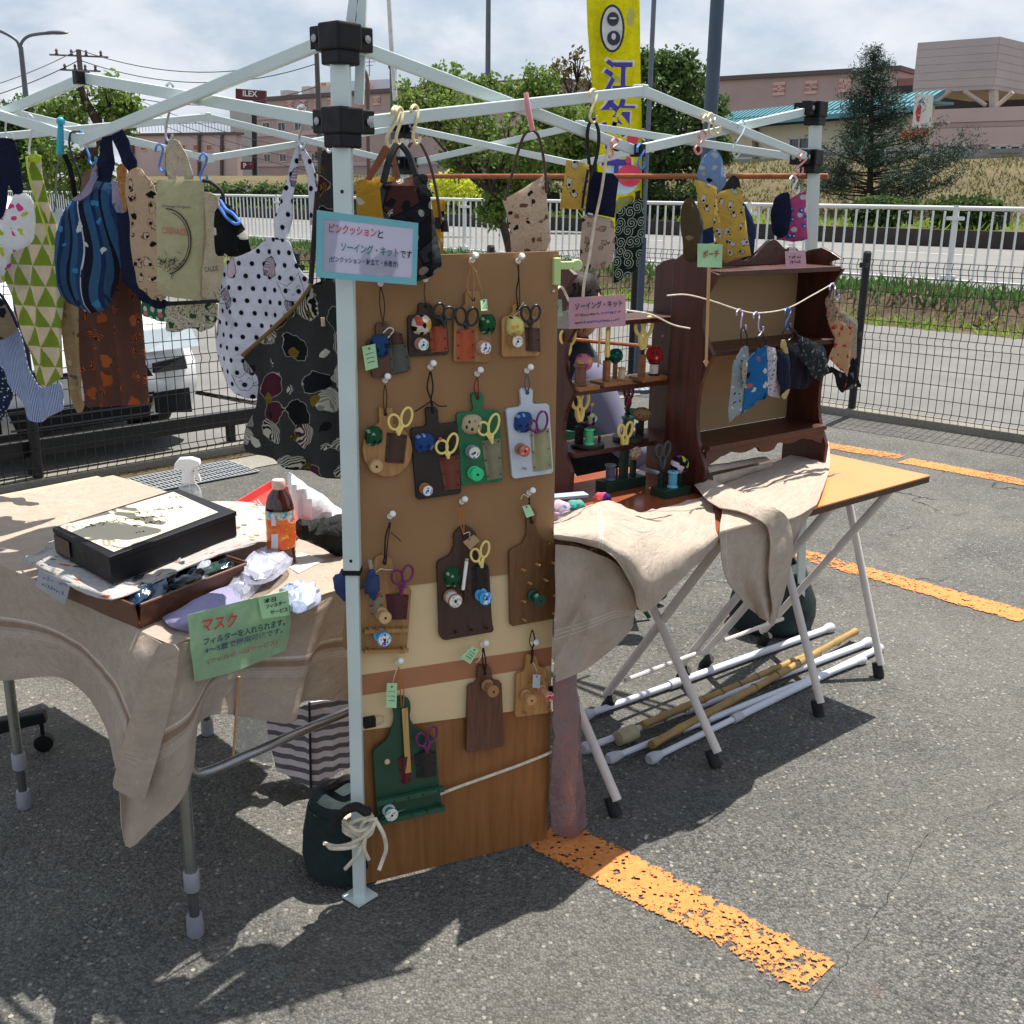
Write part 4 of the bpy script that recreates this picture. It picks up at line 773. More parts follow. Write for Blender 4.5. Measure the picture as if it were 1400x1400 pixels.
# ================================================================ RIGHT TABLES
TA=40.; TP=Vector((1.273,3.203,0)); tu=Vector((math.cos(R_(TA)),math.sin(R_(TA)),0)); tv=Vector((-tu.y,tu.x,0)); TZ=.70; TF=Pl(TP,TA)
ORGT=plain('orange_laminate','#d98d50',.28,0,.04,3,spec=.5)
OEDGE=plain('dark_table_edge','#4a2c1c',.5)
def T3(a,b,z): return TP-tu*a+tv*b+Vector((0,0,z))
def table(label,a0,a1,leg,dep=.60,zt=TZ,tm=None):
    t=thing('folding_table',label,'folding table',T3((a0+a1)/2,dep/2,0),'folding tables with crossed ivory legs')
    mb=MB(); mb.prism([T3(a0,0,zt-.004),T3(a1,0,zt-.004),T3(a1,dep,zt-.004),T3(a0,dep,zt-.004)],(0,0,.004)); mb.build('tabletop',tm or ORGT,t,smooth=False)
    mb=MB(); mb.prism([T3(a0+.001,.001,zt-.022),T3(a1-.001,.001,zt-.022),T3(a1-.001,dep-.001,zt-.022),T3(a0+.001,dep-.001,zt-.022)],(0,0,.0175)); mb.build('table_edge',OEDGE,t,smooth=False)
    (f0,f1,b0,b1)=leg
    for k,(f) in enumerate((f0,f1)):
        top=T3(0,dep-.1,zt-.03); a=(TP-f).dot(tu); mb=MB(); tp=T3(a,dep-.12,zt-.028); mb.tube([f+Vector((0,0,.045)),tp],.0125,12); mb.build('leg',TUBEW,t)
        mb=MB(); mb.lathe([(.017,0),(.0175,.012),(.0155,.05)],f+Vector((0,0,.001)),(tp-f),14); mb.build('rubber_foot',RUB,t)
    for k,f in enumerate((b0,b1)):
        a=(TP-f).dot(tu); tp=T3(a,.06,zt-.028); mb=MB(); mb.tube([f+Vector((0,0,.045)),tp],.0125,12); mb.build('leg',TUBEW,t); mb=MB(); mb.lathe([(.017,0),(.0175,.012),(.0155,.05)],f+Vector((0,0,.001)),(tp-f),14); mb.build('rubber_foot',RUB,t)
    for (p,q,b) in ((f0,f1,dep-.12),(b0,b1,.06)):
        mb=MB(); mb.tube([T3((TP-p).dot(tu),b,zt-.03),T3((TP-q).dot(tu),b,zt-.03)],.0125,10); mb.build('top_crossbar',TUBEW,t)
        if b>.2: continue
        mb=MB(); z=.13; bb=dep-.12 if b>.2 else .06; 
        P_=p.lerp(T3((TP-p).dot(tu),b,zt-.03),.18); Q_=q.lerp(T3((TP-q).dot(tu),b,zt-.03),.18); mb.tube([P_,Q_],.007,8); mb.build('stretcher',TUBEW,t)
    return t
fx=[g(843,1116),g(980,1049),g(1120,979),g(1202,926)]; fx=[V3(p,0) for p in fx]
bk=[V3(g(828,968),0),V3(g(828,968),0)+tu*.34,T3(.40,.5,0),T3(.09,.5,0)]
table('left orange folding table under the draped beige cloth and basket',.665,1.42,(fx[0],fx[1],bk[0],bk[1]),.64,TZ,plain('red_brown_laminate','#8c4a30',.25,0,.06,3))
table('right orange folding table with its bare orange corner showing',0,.66,(fx[3],fx[2],bk[3],bk[2]),.425)
# ================================================================ DARK WOODEN SHELVES
def shelf_unit(label,O,ang,W,Dp,zb,zt,shelves,back,crest=True,left_curve=False,group='dark carved wooden shelf units on the folding tables',legs=.075):
    a=R_(ang); u=Vector((math.cos(a),math.sin(a),0)); v=Vector((-u.y,u.x,0)); t=thing('wooden_shelf',label,'shelf',O+u*W/2+v*Dp/2+Vector((0,0,zb)),group)
    def P(x,y,z): return O+u*x+v*y+Vector((0,0,z))
    # side panels with scrolled front edges
    def prof():
        pts=[(Dp,zb),(0.005,zb),(0.0,zb+legs)]; zs=shelves; n=len(zs)
        prev=zb+legs
        for i,z in enumerate(zs[1:]+[zt-.03]):
            p0=prev; p1=z
            for k in range(1,9):
                f=k/8; pts.append((Dp*(.30*math.sin(math.pi*f)**1.3+.03*math.sin(3*math.pi*f)+(.06 if i==n-1 else 0)*f),p0+(p1-p0)*f))
            prev=z
        pts+= [(Dp*.28,zt-.012),(Dp*.5,zt),(Dp*.8,zt-.01),(Dp,zt-.03)] ; return pts
    pr=prof()
    for x in (0,W-.014): mb=MB(); mb.prism([P(x,y,z) for y,z in pr],u*.014); mb.build('side_panel',DKWOODZ,t,smooth=False,bevel=.002)
    for i,z in enumerate(shelves): mb=MB(); mb.prism([P(.0145,.002 if i==0 else Dp*.04,z-.007),P(W-.0145,.002 if i==0 else Dp*.04,z-.007),P(W-.0145,Dp-.006,z-.007),P(.0145,Dp-.006,z-.007)],(0,0,.014)); mb.build('shelf_board',DKWOOD,t,smooth=False,bevel=.0015)
    if back: mb=MB(); mb.prism([P(.0145,Dp-.0055,shelves[0]+.0075),P(W-.0145,Dp-.0055,shelves[0]+.0075),P(W-.0145,Dp-.0055,shelves[-1]-.0075),P(.0145,Dp-.0055,shelves[-1]-.0075)],v*.005); mb.build('back_panel',FELT,t,smooth=False)
    # scalloped apron under the lowest shelf
    if not crest: return t,P,u,v
    n=36; top=[(.0145+(W-.029)*i/n,shelves[0]-.0075) for i in range(n+1)]; bot=[]
    for i in range(n+1):
        f=i/n; e=abs(f-.5)*2; z=.014+.010*abs(math.sin(f*math.pi*5))+.030*max(0,(e-.78)/.22)+(.012 if abs(f-.5)<.08 else 0); bot.append((.0145+(W-.029)*f,shelves[0]-.0075-z))
    mb=MB(); mb.prism([P(x,.012,z) for x,z in top+bot[::-1]],v*.010); mb.build('apron',DKWOOD,t,smooth=False)
    if crest:
        n=48; top=[]
        for i in range(n+1):
            f=i/n; e=abs(f-.5)*2
            z=.035+.045*math.exp(-((e-.42)/.20)**2)-.014*math.exp(-(e/.14)**2)+.02*math.exp(-((e-.78)/.1)**2)-.02*max(0,(e-.9)/.1)
            top.append((W*f,shelves[-1]+z))
        mb=MB(); mb.prism([P(x,Dp-.0205,z) for x,z in [(0.0145,shelves[-1]+.0075),(W-.0145,shelves[-1]+.0075)]+[(min(max(x,.0145),W-.0145),z) for x,z in top[::-1]]],v*.014); mb.build('crest_board',DKWOOD,t,smooth=False,bevel=.0015)
    return t,P,u,v
H1O=Vector((.536,2.927,0)); H1A=38.; H1W=.557
s1,H1P,h1u,h1v=shelf_unit('right dark wooden shelf with a tan back panel and wavy crest, pouches strung across it',H1O,H1A,H1W,.165,TZ+.001,1.365,[.832,1.095,1.308],True)
H2O=Vector((.160,2.874,0)); H2A=37.; H2W=.44
s2,H2P,h2u,h2v=shelf_unit('left dark open backed shelf holding the scissor and spool stands',H2O,H2A,H2W,.15,TZ+.001,1.335,[.82,.992,1.172],False,crest=False)
# ================================================================ PIN BOARD
BP=Vector((-.301,2.068,0))+Vector((-.4115,.9114,0))*.033; BA=24.3; PB_=Pl(BP,BA); bn=PB_.n
PLY=wood('oiled_plywood','#7a4d26','#966536',.5,.6,'Z'); CARD=plain('brown_cardboard','#96714c',.85,0,.05,5,.25,220)
CRM=plain('cream_board_paper','#d8bf94',.75,0,.03,4); TANS=plain('tan_printed_band','#a9724f',.75,0,.04)
bd=thing('display_board','tall brown display board hung with sewing kits, tied to the canopy leg','display board',PB_.pt(.22,0,0))
def onB(p): return PB_.loc(PB_.at(*p))
bz=lambda p:onB(p)
top_l=bz((487,360)); top_r=bz((746,346)); 
Wb=.452
def bq(name,pts,mat,off,th,**k): mb=MB(); mb.prism([PB_.pt(u,z,off) for u,z in pts],-bn*th); return mb.build(name,mat,bd,smooth=False,**k)
zl=bz((500,806))[1]; zr=bz((758,777))[1]; yl=bz((505,997))[1]; yr=bz((757,965))[1]
bq('plywood_panel',[(0,.012),(Wb,.012),(Wb,yr+.05),(0,yl+.05)],PLY,-.003,.009)
bq('cream_sheet',[(0,yl),(Wb-.002,yr),(Wb-.002,zr+.02),(0,zl+.02)],CRM,0,.0025)
s_l=(bz((499,922))[1],bz((499,950))[1]); s_r=(bz((757,884))[1],bz((757,909))[1])
bq('tan_band',[(0.001,s_l[1]),(Wb-.003,s_r[1]),(Wb-.003,s_r[0]),(.001,s_l[0])],TANS,.0006,.0006)
bq('cardboard_sheet',[(-.004,zl),(Wb-.006,zr),(Wb-.012,1.393),(-.004,1.385)],CARD,.004,.008)
mb=MB(); p=bz((757,370)); c=PB_.pt(Wb-.018,1.365,.008); mb.box(c-Vector((0,0,.012)),(.016,.012,.055),BA); mb.box(c+PB_.u*.026-Vector((0,0,.0)),(.04,.014,.016),BA); mb.lathe([(.012,-.008),(.012,.008)],c+PB_.u*.045,bn,16); mb.build('clip',plain('pale_green_clip','#b9cf8a',.4,0,.03),bd,bevel=.002)
for x,y,sd in ((505,987,0),(757,945,1)):
    c=PB_.at(x,y,.004); mb=MB(); mb.box(c,(.026,.014,.024),BA); k=mb.build('binder_clip',BLKP,bd,smooth=False,bevel=.002)
    for s_ in (-1,1): mb=MB(); o=PB_.u*(.013 if sd else .006); mb.tube([c+o+Vector((0,0,.004*s_)),c+o+PB_.u*.012+Vector((0,0,.011*s_)),c+o+PB_.u*.026+Vector((0,0,.006*s_)),c+o+PB_.u*.026+Vector((0,0,.001*s_))],.0009,5); mb.build('wire_arm',STEEL,k)
# rope round the board and leg
mb=MB(); pts=[PB_.at(x,y,.009) for x,y in ((608,1083),(660,1064),(710,1046),(758,1026))]; mb.tube(cr([PB_.at(497,1128,.012)]+pts+[PB_.pt(Wb+.004,PB_.loc(pts[-1])[1],-.01),PB_.pt(Wb*.5,.27,-.04)],5),.0036,8); mb.build('rope',ROPE,None,'off white rope stretched across the lower half of the brown board','rope')
RA=Pl(V3(A0,0),0); 
mb=MB()
for pts in ([(477,1128),(490,1136),(505,1130),(512,1121),(500,1118),(486,1122),(478,1130),(492,1142),(506,1134)],
            [(514,1122),(505,1138),(480,1153),(460,1157),(443,1153)],[(515,1120),(500,1122),(492,1135),(494,1148),(482,1158),(455,1160),(448,1156)],
            [(514,1122),(524,1140),(528,1160),(523,1176),(518,1190)],[(500,1140),(498,1160),(504,1175)],[(498,1150),(488,1170),(472,1188)]):
    mb.tube(cr([RA.at(x,y,.045+.008*math.sin(i*1.7)) for i,(x,y) in enumerate(pts)],5),.0044,8)
rk=mb.build('rope_knot',ROPE,None,'knotted off white rope with loose ends at the foot of the canopy leg','rope')
mb=MB(); 
for dz in (0,.011,.022): c=V3(feet['A'],.175+dz).lerp(V3(A0,.175+dz),.1); mb.tube([c+Vector((math.cos(a)*.031,math.sin(a)*.031,.004*math.sin(a*2))) for a in [k*math.pi/8 for k in range(16)]],.005,8,closed=True)
mb.build('rope_coil',ROPE,None,'turns of off white rope wound round the canopy leg near its foot','rope')
mb=MB(); c=V3(A0,.765); 
mb.ball(c+Vector((-.024,.018,-.03)),(.022,.014,.03),14,10,nz=.5); mb.ball(c+Vector((.032,.012,-.03)),(.014,.012,.028),14,10,nz=.5,seed=4); mb.build('blue_tie',plain('blue_cloth_tie','#233a66',.8),None,'blue cloth tie wound round the middle of the canopy leg','tie')
# ---------------------------------------------------------------- weight bags
GBAG=plain('dark_green_canvas','#0e2424',.8,0,.15,20,.5,500)
def weight_bag(label,c,R1,H,ang=0):
    t=thing('weight_bag',label,'weight bag',c,'green weight bags on the canopy feet'); mb=MB()
    prof=[(R1*.7,.0),(R1*1.0,.012),(R1*1.06,.05),(R1*1.02,H*.45),(R1*.86,H*.8),(R1*.74,H*.95),(R1*.55,H)]
    mb.lathe(prof,c+Vector((0,0,.002)),(0,0,1),28)
    for i,v in enumerate(mb.v): w=.010*mnoise.noise(v*14); mb.v[i]=v+Vector((v.x-c.x,v.y-c.y,0)).normalized()*w
    mb.build('bag_body',GBAG,t); mb=MB(); mb.lathe([(R1*.88,H*.80),(R1*.9,H*.8+.008),(R1*.84,H*.83)],c,(0,0,1),28); mb.build('top_seam',plain('dark_green_piping','#16302c',.6),t)
    S=plain('black_webbing','#17110f',.8,0,.1,40,.5,700); mb=MB()
    q=cr([c+Vector((R1*.5,0,H*.98)),c+Vector((R1*.2,-.03,H+.045)),c+Vector((-R1*.2,-.02,H+.02)),c+Vector((-R1*.5,0,H*.97))],5); mb.tube(q,.011,6); mb.build('strap',S,t)
    return t
wa=V3(g(478,1215),0); weight_bag('dark green weight bag tied behind the near canopy leg',Vector((wa.x-.018,wa.y+.080,0)),.092,.205)
mb=MB(); mb.tube(cr([RA.at(457,1128,.04),RA.at(470,1110,.045),RA.at(487,1103,.05),RA.at(500,1110,.05),RA.at(503,1108,.04)],5),[.010]*21,6); mb.build('buckle_strap',plain('dark_brown_webbing','#1c0f0c',.8),None,'dark strap of the green weight bag wrapped round the near canopy leg','strap')
wb=V3(g(1050,868),0); weight_bag('dark green weight bag under the right table at the far canopy leg',Vector((wb.x+.03,wb.y+.10,0)),.145,.24)
# ---------------------------------------------------------------- poles lying on the asphalt
PVC=plain('white_pipe_enamel','#cfd2de',.35,0,.03); BAM=plain('bamboo_cane','#9a7b42',.5,0,.2,8)
def pole(label,a,b,r,ends=True,z=0,mat=PVC,grp='white poles lying under the right table',za=None,zb_=None):
    A=g(*a)+Vector((0,0,r+.002+z)); B=g(*b)+Vector((0,0,r+.002+z)); t=thing('telescopic_pole',label,'pole',(A+B)/2-Vector((0,0,r)),grp); m=A.lerp(B,.32)
    mb=MB(); mb.tube([A,m],r*.82,12); mb.build('inner_tube',mat,t); mb=MB(); mb.tube([m,B],r,12); mb.build('outer_tube',mat,t)
    d=(B-A).normalized()
    for p,q in ((A,-1),(B,1)): mb=MB(); mb.lathe([(r*1.0,-.03),(r*1.45,-.008),(r*1.5,.012),(r*1.1,.02)],p,d*q,14); mb.build('end_cap',plain('grey_white_cap','#b9bac2',.5),t)
    mb=MB(); mb.lathe([(r*1.2,-.02),(r*1.25,.02)],m,d,12); mb.build('lock_collar',plain('grey_white_cap','#b9bac2',.5),t)
pole('white pole lying farthest back, nearly touching the green weight bag',(800,984),(1133,864),.0125)
pole('white pole lying between the two bamboo canes and the back pole',(804,1028),(1185,884),.0125)
pole('white pole lying just behind the front bamboo cane',(838,1042),(1176,908),.011,z=.002)
pole('white pole lying nearest the camera with a round open end',(893,1042),(1200,892),.0115)
def cane(label,a,b,r0,r1,z=0):
    A=g(*a)+Vector((0,0,r0+.002+z));B=g(*b)+Vector((0,0,r1+.003+z)); t=thing('bamboo_cane',label,'bamboo cane',(A+B)/2-Vector((0,0,r0)),'bamboo canes lying under the right table'); pts=[];rr=[]
    n=9
    for i in range(n*4+1):
        f=i/(n*4); r=r0+(r1-r0)*f; k=i%4; pts.append(A.lerp(B,f)+Vector((0,0,.002*math.sin(f*9)))); rr.append(r*(1.16 if k==0 else .98))
    mb=MB(); mb.tube(pts,rr,12); mb.build('culm',BAM,t); d=(B-A).normalized()
    for i in range(1,n): q=A.lerp(B,i/n); r=r0+(r1-r0)*i/n; mb=MB(); mb.lathe([(r*1.1,-.003),(r*1.24,0),(r*1.1,.003)],q,d,12); mb.build('node_ring',plain('bamboo_node','#6d5428',.6),t)
cane('thicker pale bamboo cane lying behind the middle white pole',(878,1003),(1100,908),.012,.012,z=.012)
cane('long bamboo cane lying across the front white pole with a red mark near its tip',(890,1033),(1168,876),.0115,.012,z=.02)
c=g(855,1016)+Vector((0,0,.024)); d=(g(1185,884)-g(804,1028)).normalized(); mb=MB(); mb.lathe([(.011,-.03),(.022,-.03),(.024,0),(.024,.035),(.011,.035)],c,d,18); t=mb.build('pole_clamp',plain('beige_bracket','#a89c80',.6),None,'short beige cylinder clamp on a white pole under the table','clamp')
# ---------------------------------------------------------------- drain grate
t=thing('drain_grate','galvanised drain grating set in the concrete beside the mesh fence','drain grate',g(220,660)); q=[g(92,672),g(131,690),g(354,648),g(312,632)]; GA,GB,GD=V3(q[0],.012),V3(q[1],.012),V3(q[3],.012); du=(GD-GA); dw=(GB-GA)
mb=MB(); mb.add([GA-Vector((0,0,.006)),GB-Vector((0,0,.006)),GB+du-Vector((0,0,.006)),GD-Vector((0,0,.006))],[(0,1,2,3)]); mb.build('pit',plain('dark_pit','#0c0d0e',.95),t,smooth=False)
GRB=plain('bright_galvanised','#c3c7c8',.45,.2,.1)
for i in range(6): p=GA+dw*i/5; mb=MB(); mb.tube([p,p+du],.0035,4,sq=True); mb.build('long_bar',GRB,t,smooth=False)
for i in range(41): p=GA+du*i/40; mb=MB(); mb.tube([p+Vector((0,0,-.002)),p+dw+Vector((0,0,-.002))],.003,4,sq=True); mb.build('cross_bar',GRB,t,smooth=False)
# ================================================================ SEWING KITS ON THE BOARD
def KW(c1,c2): return wood('kit_wood_'+c1,c1,c2,.5,2.2,'Z')
def W(h): return plain('lacquer_'+h,'#'+h.lstrip('#'),.45,0,.08,18)
LEA=lambda h:plain('leather_'+h,h,.55,0,.14,30,.35,300)
SFACE=22
def pb(x,y,off=0): return PB_.at(x,y,off)
def scale_at(): return 1/ (F_/2.15)
PX=.00146    # metres per photo pixel near the board
def scissors(label,rings,join,mat,off,blade=30,group='small scissors on the sewing kits',plane=None,px=PX,cat='scissors'):
    pl=plane or PB_; t=thing('scissors',label,cat,pl.at(*join,off),group); J=[]
    for k,(x,y,rx,ry,tilt) in enumerate(rings):
        o=off+.002*k; c=pl.at(x,y,o); a=R_(tilt); pts=[]
        for i in range(20):
            q=2*math.pi*i/20; ex=rx*px*math.cos(q); ey=ry*px*math.sin(q); pts.append(c+pl.u*(ex*math.cos(a)-ey*math.sin(a))+Vector((0,0,ex*math.sin(a)+ey*math.cos(a))))
        mb=MB(); mb.tube(pts,.0026*px/PX,8,closed=True)
        j=pl.at(join[0],join[1],o); low=min(pts,key=lambda p:(p-j).length); mid=low.lerp(j,.5)+pl.u*(.0015*(1 if x<join[0] else -1)); mb.tube(cr([low+(c-low)*.08,mid,j],4),[.003,.0034,.0038,.004,.004,.0038,.0035,.0034,.003][:9],8); mb.build('handle',mat,t)
        mb=MB(); e=j-Vector((0,0,blade*px))+pl.u*(.002*(1 if k else -1)); jj=j-pl.n*.0135; e=e-pl.n*.0135; mb.add([jj-pl.u*.003,jj+pl.u*.003,e+pl.u*.001,e-pl.u*.001]+[q-pl.n*.0012 for q in (jj-pl.u*.003,jj+pl.u*.003,e+pl.u*.001,e-pl.u*.001)],[(0,1,2,3),(7,6,5,4),(0,4,5,1),(1,5,6,2),(2,6,7,3),(3,7,4,0)]); mb.build('blade',STEEL,t,smooth=False)
    return t
def face_print(name,bg,c1,c2):
    n_='spool_print_'+name
    if n_ in _mc: return _mc[n_]
    t=NT(n_); o=t.obj(); v=t.n('ShaderNodeTexVoronoi',{'Vector':o,'Scale':260}); r=t.xyz(v.outputs['Color'])[0]
    c=t.mix(t.ma('GREATER_THAN',r,.62),C(bg),C(c1)); c=t.mix(t.ma('GREATER_THAN',r,.86),c,C(c2)); _mc[n_]=t.end(t.pr(c,.4)); return _mc[n_]
def spool(label,fx_,fy_,r,body,flange,face,off=.012,L=.026,d=None,plane=None,px=PX,group='thread spools on the sewing kit pegs',waist=.62,cat='thread spool'):
    pl=plane or PB_; ax=pl.n if d is None else Vector(d).normalized(); R=r*px; c=pl.at(fx_,fy_,off+L); b=c-ax*L; t=thing('thread_spool',label,cat,b,group)
    mb=MB(); mb.lathe([(R*.9,0),(R,.001),(R,L*.12),(R*waist*.8,L*.2)],b,ax,SFACE); mb.build('flange',flange,t)
    mb=MB(); mb.lathe([(R*waist*.8,L*.80),(R,L*.88),(R,L-.001),(R*.92,L)],b,ax,SFACE); mb.build('flange',flange,t)
    mb=MB(); mb.lathe([(R*waist,L*.16),(R*waist*1.12,L*.35),(R*waist*1.14,L*.6),(R*waist,L*.84)],b,ax,SFACE); 
    mb.build('thread',body,t)
    mb=MB(); mb.lathe([(R*.86,0),(R*.86,.0004),(R*.2,.0006),(R*.2,-.003)],c+ax*.0002,ax,SFACE,cap=True); mb.build('face_label',face,t)
    mb=MB(); mb.lathe([(R*.19,0),(R*.15,.0008)],c+ax*.0008,ax,12); mb.build('centre_hole',plain('dark_hole','#140f0c',.8),t)
    return t
def cushion(t,x,y,rx,ry,mat,off=.012,shape=.72,d=.015):
    c=PB_.at(x,y,off+.002); a=R_(BA); M=Matrix.Rotation(a,3,'Z'); mb=MB(); vs=[]
    mb.ball(c,(1,1,1),20,14)
    for i,v in enumerate(mb.v):
        q=v-c; sx=math.copysign(abs(q.x)**shape,q.x); sz=math.copysign(abs(q.z)**shape,q.z); n=1+.07*mnoise.noise(q*2+Vector((x,y,0))); mb.v[i]=c+M@Vector((sx*rx*PX*.5*n,q.y*d,sz*ry*PX*.5*n))
    o=c; lo=[(v-c) for v in mb.v]; mb.uv=[(5+l.dot(PB_.u),5+l.z) for l in lo]; return mb.build('pincushion',mat,t)
def kit(label,outline,mat,neckhole=None,pin=None,string=None,cush=None,pocket=None,tagp=None,pegs=None,peg=None,tilt=0,th=.009,off=.005,group='cutting board shaped sewing kits pinned to the brown board',chk=1):
    c=PB_.at(*outline[0],off); t=thing('sewing_kit',label,'sewing kit',c,group)
    pts=[PB_.at(x,y,off+th) for x,y in (chaikin(outline,chk,3) if chk else outline)]; mb=MB(); mb.prism(pts,-bn*th); mb.build('cutting_board',mat,t,smooth=False,bevel=.0012)
    if neckhole: mb=MB(); mb.lathe([(.0042,0),(.0042,.0006)],PB_.at(*neckhole,off+th),bn,12); mb.build('hanging_hole',plain('dark_hole','#140f0c',.8),t)
    if pin:
        p=PB_.at(*pin,.006); mb=MB(); mb.lathe([(.0012,-.004),(.0012,0),(.0062,.001),(.0042,.004),(.0034,.015),(.0058,.019),(.0066,.024),(.004,.027)],p,(bn+Vector((0,0,.55))).normalized(),14); mb.build('push_pin',PINW,t)
    if string:
        for pts,m,r in string: mb=MB(); mb.tube(cr([PB_.at(x,y,off+th+.004+.004*math.sin(i*2.1)) for i,(x,y) in enumerate(pts)],4),r,6); mb.build('string',m,t)
    for cu in (cush or []): cushion(t,*cu,off=off+th)
    for (pp,m) in (pocket or []):
        n=6; (a,b,c_,d)=[Vector((x,y)) for x,y in pp]; vs=[];fs=[]   # a,b top left/right; c,d bottom right/left
        for k in range(2):
            for j in (0,1,2):
                for i in range(n+1):
                    f=i/n; top=a.lerp(b,f); bot=d.lerp(c_,f); q=top.lerp(bot,j/2); bulge=.0085*math.sin(math.pi*min(1,max(0,(f-.18)/.64)))*(1-.35*j/2)
                    vs.append(PB_.at(q.x,q.y,off+th+.0012+bulge-(k*.0018 if True else 0)))
        m_=3*(n+1)
        for k in range(2):
            for j in range(2):
                for i in range(n): q=k*m_+j*(n+1)+i; fs.append((q,q+1,q+n+2,q+n+1))
        for i in range(n): fs.append((i,i+1,m_+i+1,m_+i)); z=2*(n+1)+i; fs.append((z,z+1,m_+z+1,m_+z))
        for j in range(2): z=j*(n+1); fs.append((z,z+n+1,m_+z+n+1,m_+z)); z+=n; fs.append((z,z+n+1,m_+z+n+1,m_+z))
        mb=MB(); mb.add(vs,fs); pk=mb.build('leather_pocket',m,t)
        for f,j in ((.09,.08),(.91,.08),(.09,.9),(.91,.9),(.09,.5),(.91,.5)):
            q=a.lerp(b,f).lerp(d.lerp(c_,f),j); mb=MB(); mb.ball(PB_.at(q.x,q.y,off+th+.003),(.0016,.0016,.0016),8,5); mb.build('rivet',BLKH,pk)
    for (pp,m,txt) in (tagp or []):
        q=[PB_.at(x,y,off+th+.012+.004*i) for i,(x,y) in enumerate(pp)]; mb=MB(); mb.prism([q[0],q[1],q[2]-Vector((0,0,0)),q[3]],-bn*.0008); tg=mb.build('paper_tag',m,t,smooth=False)
        h=q[0].lerp(q[1],.5).lerp(q[2].lerp(q[3],.5),.14); mb=MB(); mb.lathe([(.0022,0),(.0022,.0006)],h+bn*.0005,bn,10); mb.build('eyelet',plain('rust_eyelet','#8a4a2c',.6),tg)
        if txt: 
            for k in range(3): f=.35+.18*k; A=q[0].lerp(q[3],f).lerp(q[1].lerp(q[2],f),.2); B=q[0].lerp(q[3],f).lerp(q[1].lerp(q[2],f),.8); mb=MB(); mb.tube([A+bn*.001,A.lerp(B,.5)+bn*.001+Vector((0,0,.001)),B+bn*.001],.0005,4); mb.build('pen_stroke',MBLK,tg)
    for (x,y) in (pegs or []):
        q=PB_.at(x,y,off+th-.001); mb=MB(); mb.lathe([(.0028,0),(.0026,.017),(.0018,.0185)],q,(bn+Vector((0,0,.12))).normalized(),10); mb.build('peg',peg or mat,t)
    return t
GT=plain('green_price_tag','#a9cfa0',.8,0,.03); KT=plain('kraft_tag','#a88762',.8); WT=plain('pale_tag','#b9c4c4',.8)
SBLK=plain('black_string','#120e0d',.8); SBRN=plain('brown_string','#4a2c18',.8); STAN=plain('tan_string','#b48457',.85); SRED=plain('red_string','#7a1d1c',.8); SORG=plain('orange_string','#b86f28',.8); SWH=plain('white_string','#d8ccb8',.85)
def fc(name,*f,**k): return fab(name,over(*f),0,.9,1500)
BLUEF=fc('cushion_blue_print',solid('#2b4f8c'),blobs(.016,.006,['#c9d3dc','#8fa8c6','#1c2f5c'],1.4,.8,seed=3)); CATF=fc('cushion_patch_cat',cells(['#e8b04c','#e6d9c8','#c95a4a','#efe6da'],70,2),blobs(.02,.0068,['#141014'],1.1,.8,seed=9)); GRNF=fc('cushion_green_print',solid('#1f5a35'),blobs(.014,.0042,['#dfe6dc','#1a1a1a','#9fb8a0'],1.5,.9,seed=5)); YELF=fc('cushion_yellow_print',solid('#ecdf8e'),blobs(.014,.0046,['#191514','#e9a940'],1.3,.8,seed=7)); PAWF=fc('cushion_cream',solid('#cbb894')); 
R1="'s row"
tan1=KW('#8b6036','#ab8150'); tan2=KW('#99693a','#b98d56'); dk1=plain('dark_umber_board','#2f2119',.5,0,.15,20); grn=W('1f6b45'); dgr=W('1b4230'); wht=W('c3cbd6'); brn3=KW('#33201a','#4c3027'); brn4=KW('#5e3f22','#7a5430'); brn5=KW('#4b2f22','#6a4631')
# row 1
kit('tilted grey brown sewing kit with dark blue cushion and green tag, top left corner',[(514,442),(531,440),(532,450),(550,456),(561,508),(510,518),(501,466),(514,463)],brn5,pin=(520,388),string=[([(520,392),(519,415),(524,444)],SBRN,.0013),([(521,392),(526,418),(523,446)],SBRN,.0013),([(524,455),(532,448),(538,452),(530,462)],SWH,.0016)],cush=[(519,473,26,30,fc('cushion_navy_crumple',solid('#274a7e'),blobs(.02,.007,['#14233f'],1.3,.9,seed=4)))],pocket=[([(531,472),(556,470),(562,506),(535,510)],LEA('#4d4f45')),([(531,457),(550,456),(553,470),(532,472)],LEA('#4a2c20'))],tagp=[([(495,474),(513,470),(517,502),(500,507)],GT,1)])
kit('dark brown sewing kit whose patchwork cushion shows a black cat, first row',[(573,414),(591,415),(593,430),(611,433),(614,485),(559,488),(558,432),(572,430)],dk1,neckhole=(582,419),pin=(581,382),string=[([(581,388),(580,402),(583,418)],SBRN,.0012)],cush=[(576,444,27,26,CATF)],pocket=[([(587,447),(610,445),(612,480),(589,482)],LEA('#9a4424'))])
scissors('black handled scissors in the rust pocket of the black cat cushion kit',[(600,425,7.5,10,-20),(614,428,8,8,10)],(606,446),BLKH,.026)
spool('pinkish wooden spool with a pale teal label below the black cat cushion',579,471.5,8.3,plain('pink_thread','#b98e80',.8),KW('#a0705c','#b98a74'),face_print('teal','#cfe0dc','#5fa3a8','#e8f0ee'),off=.015,L=.022)
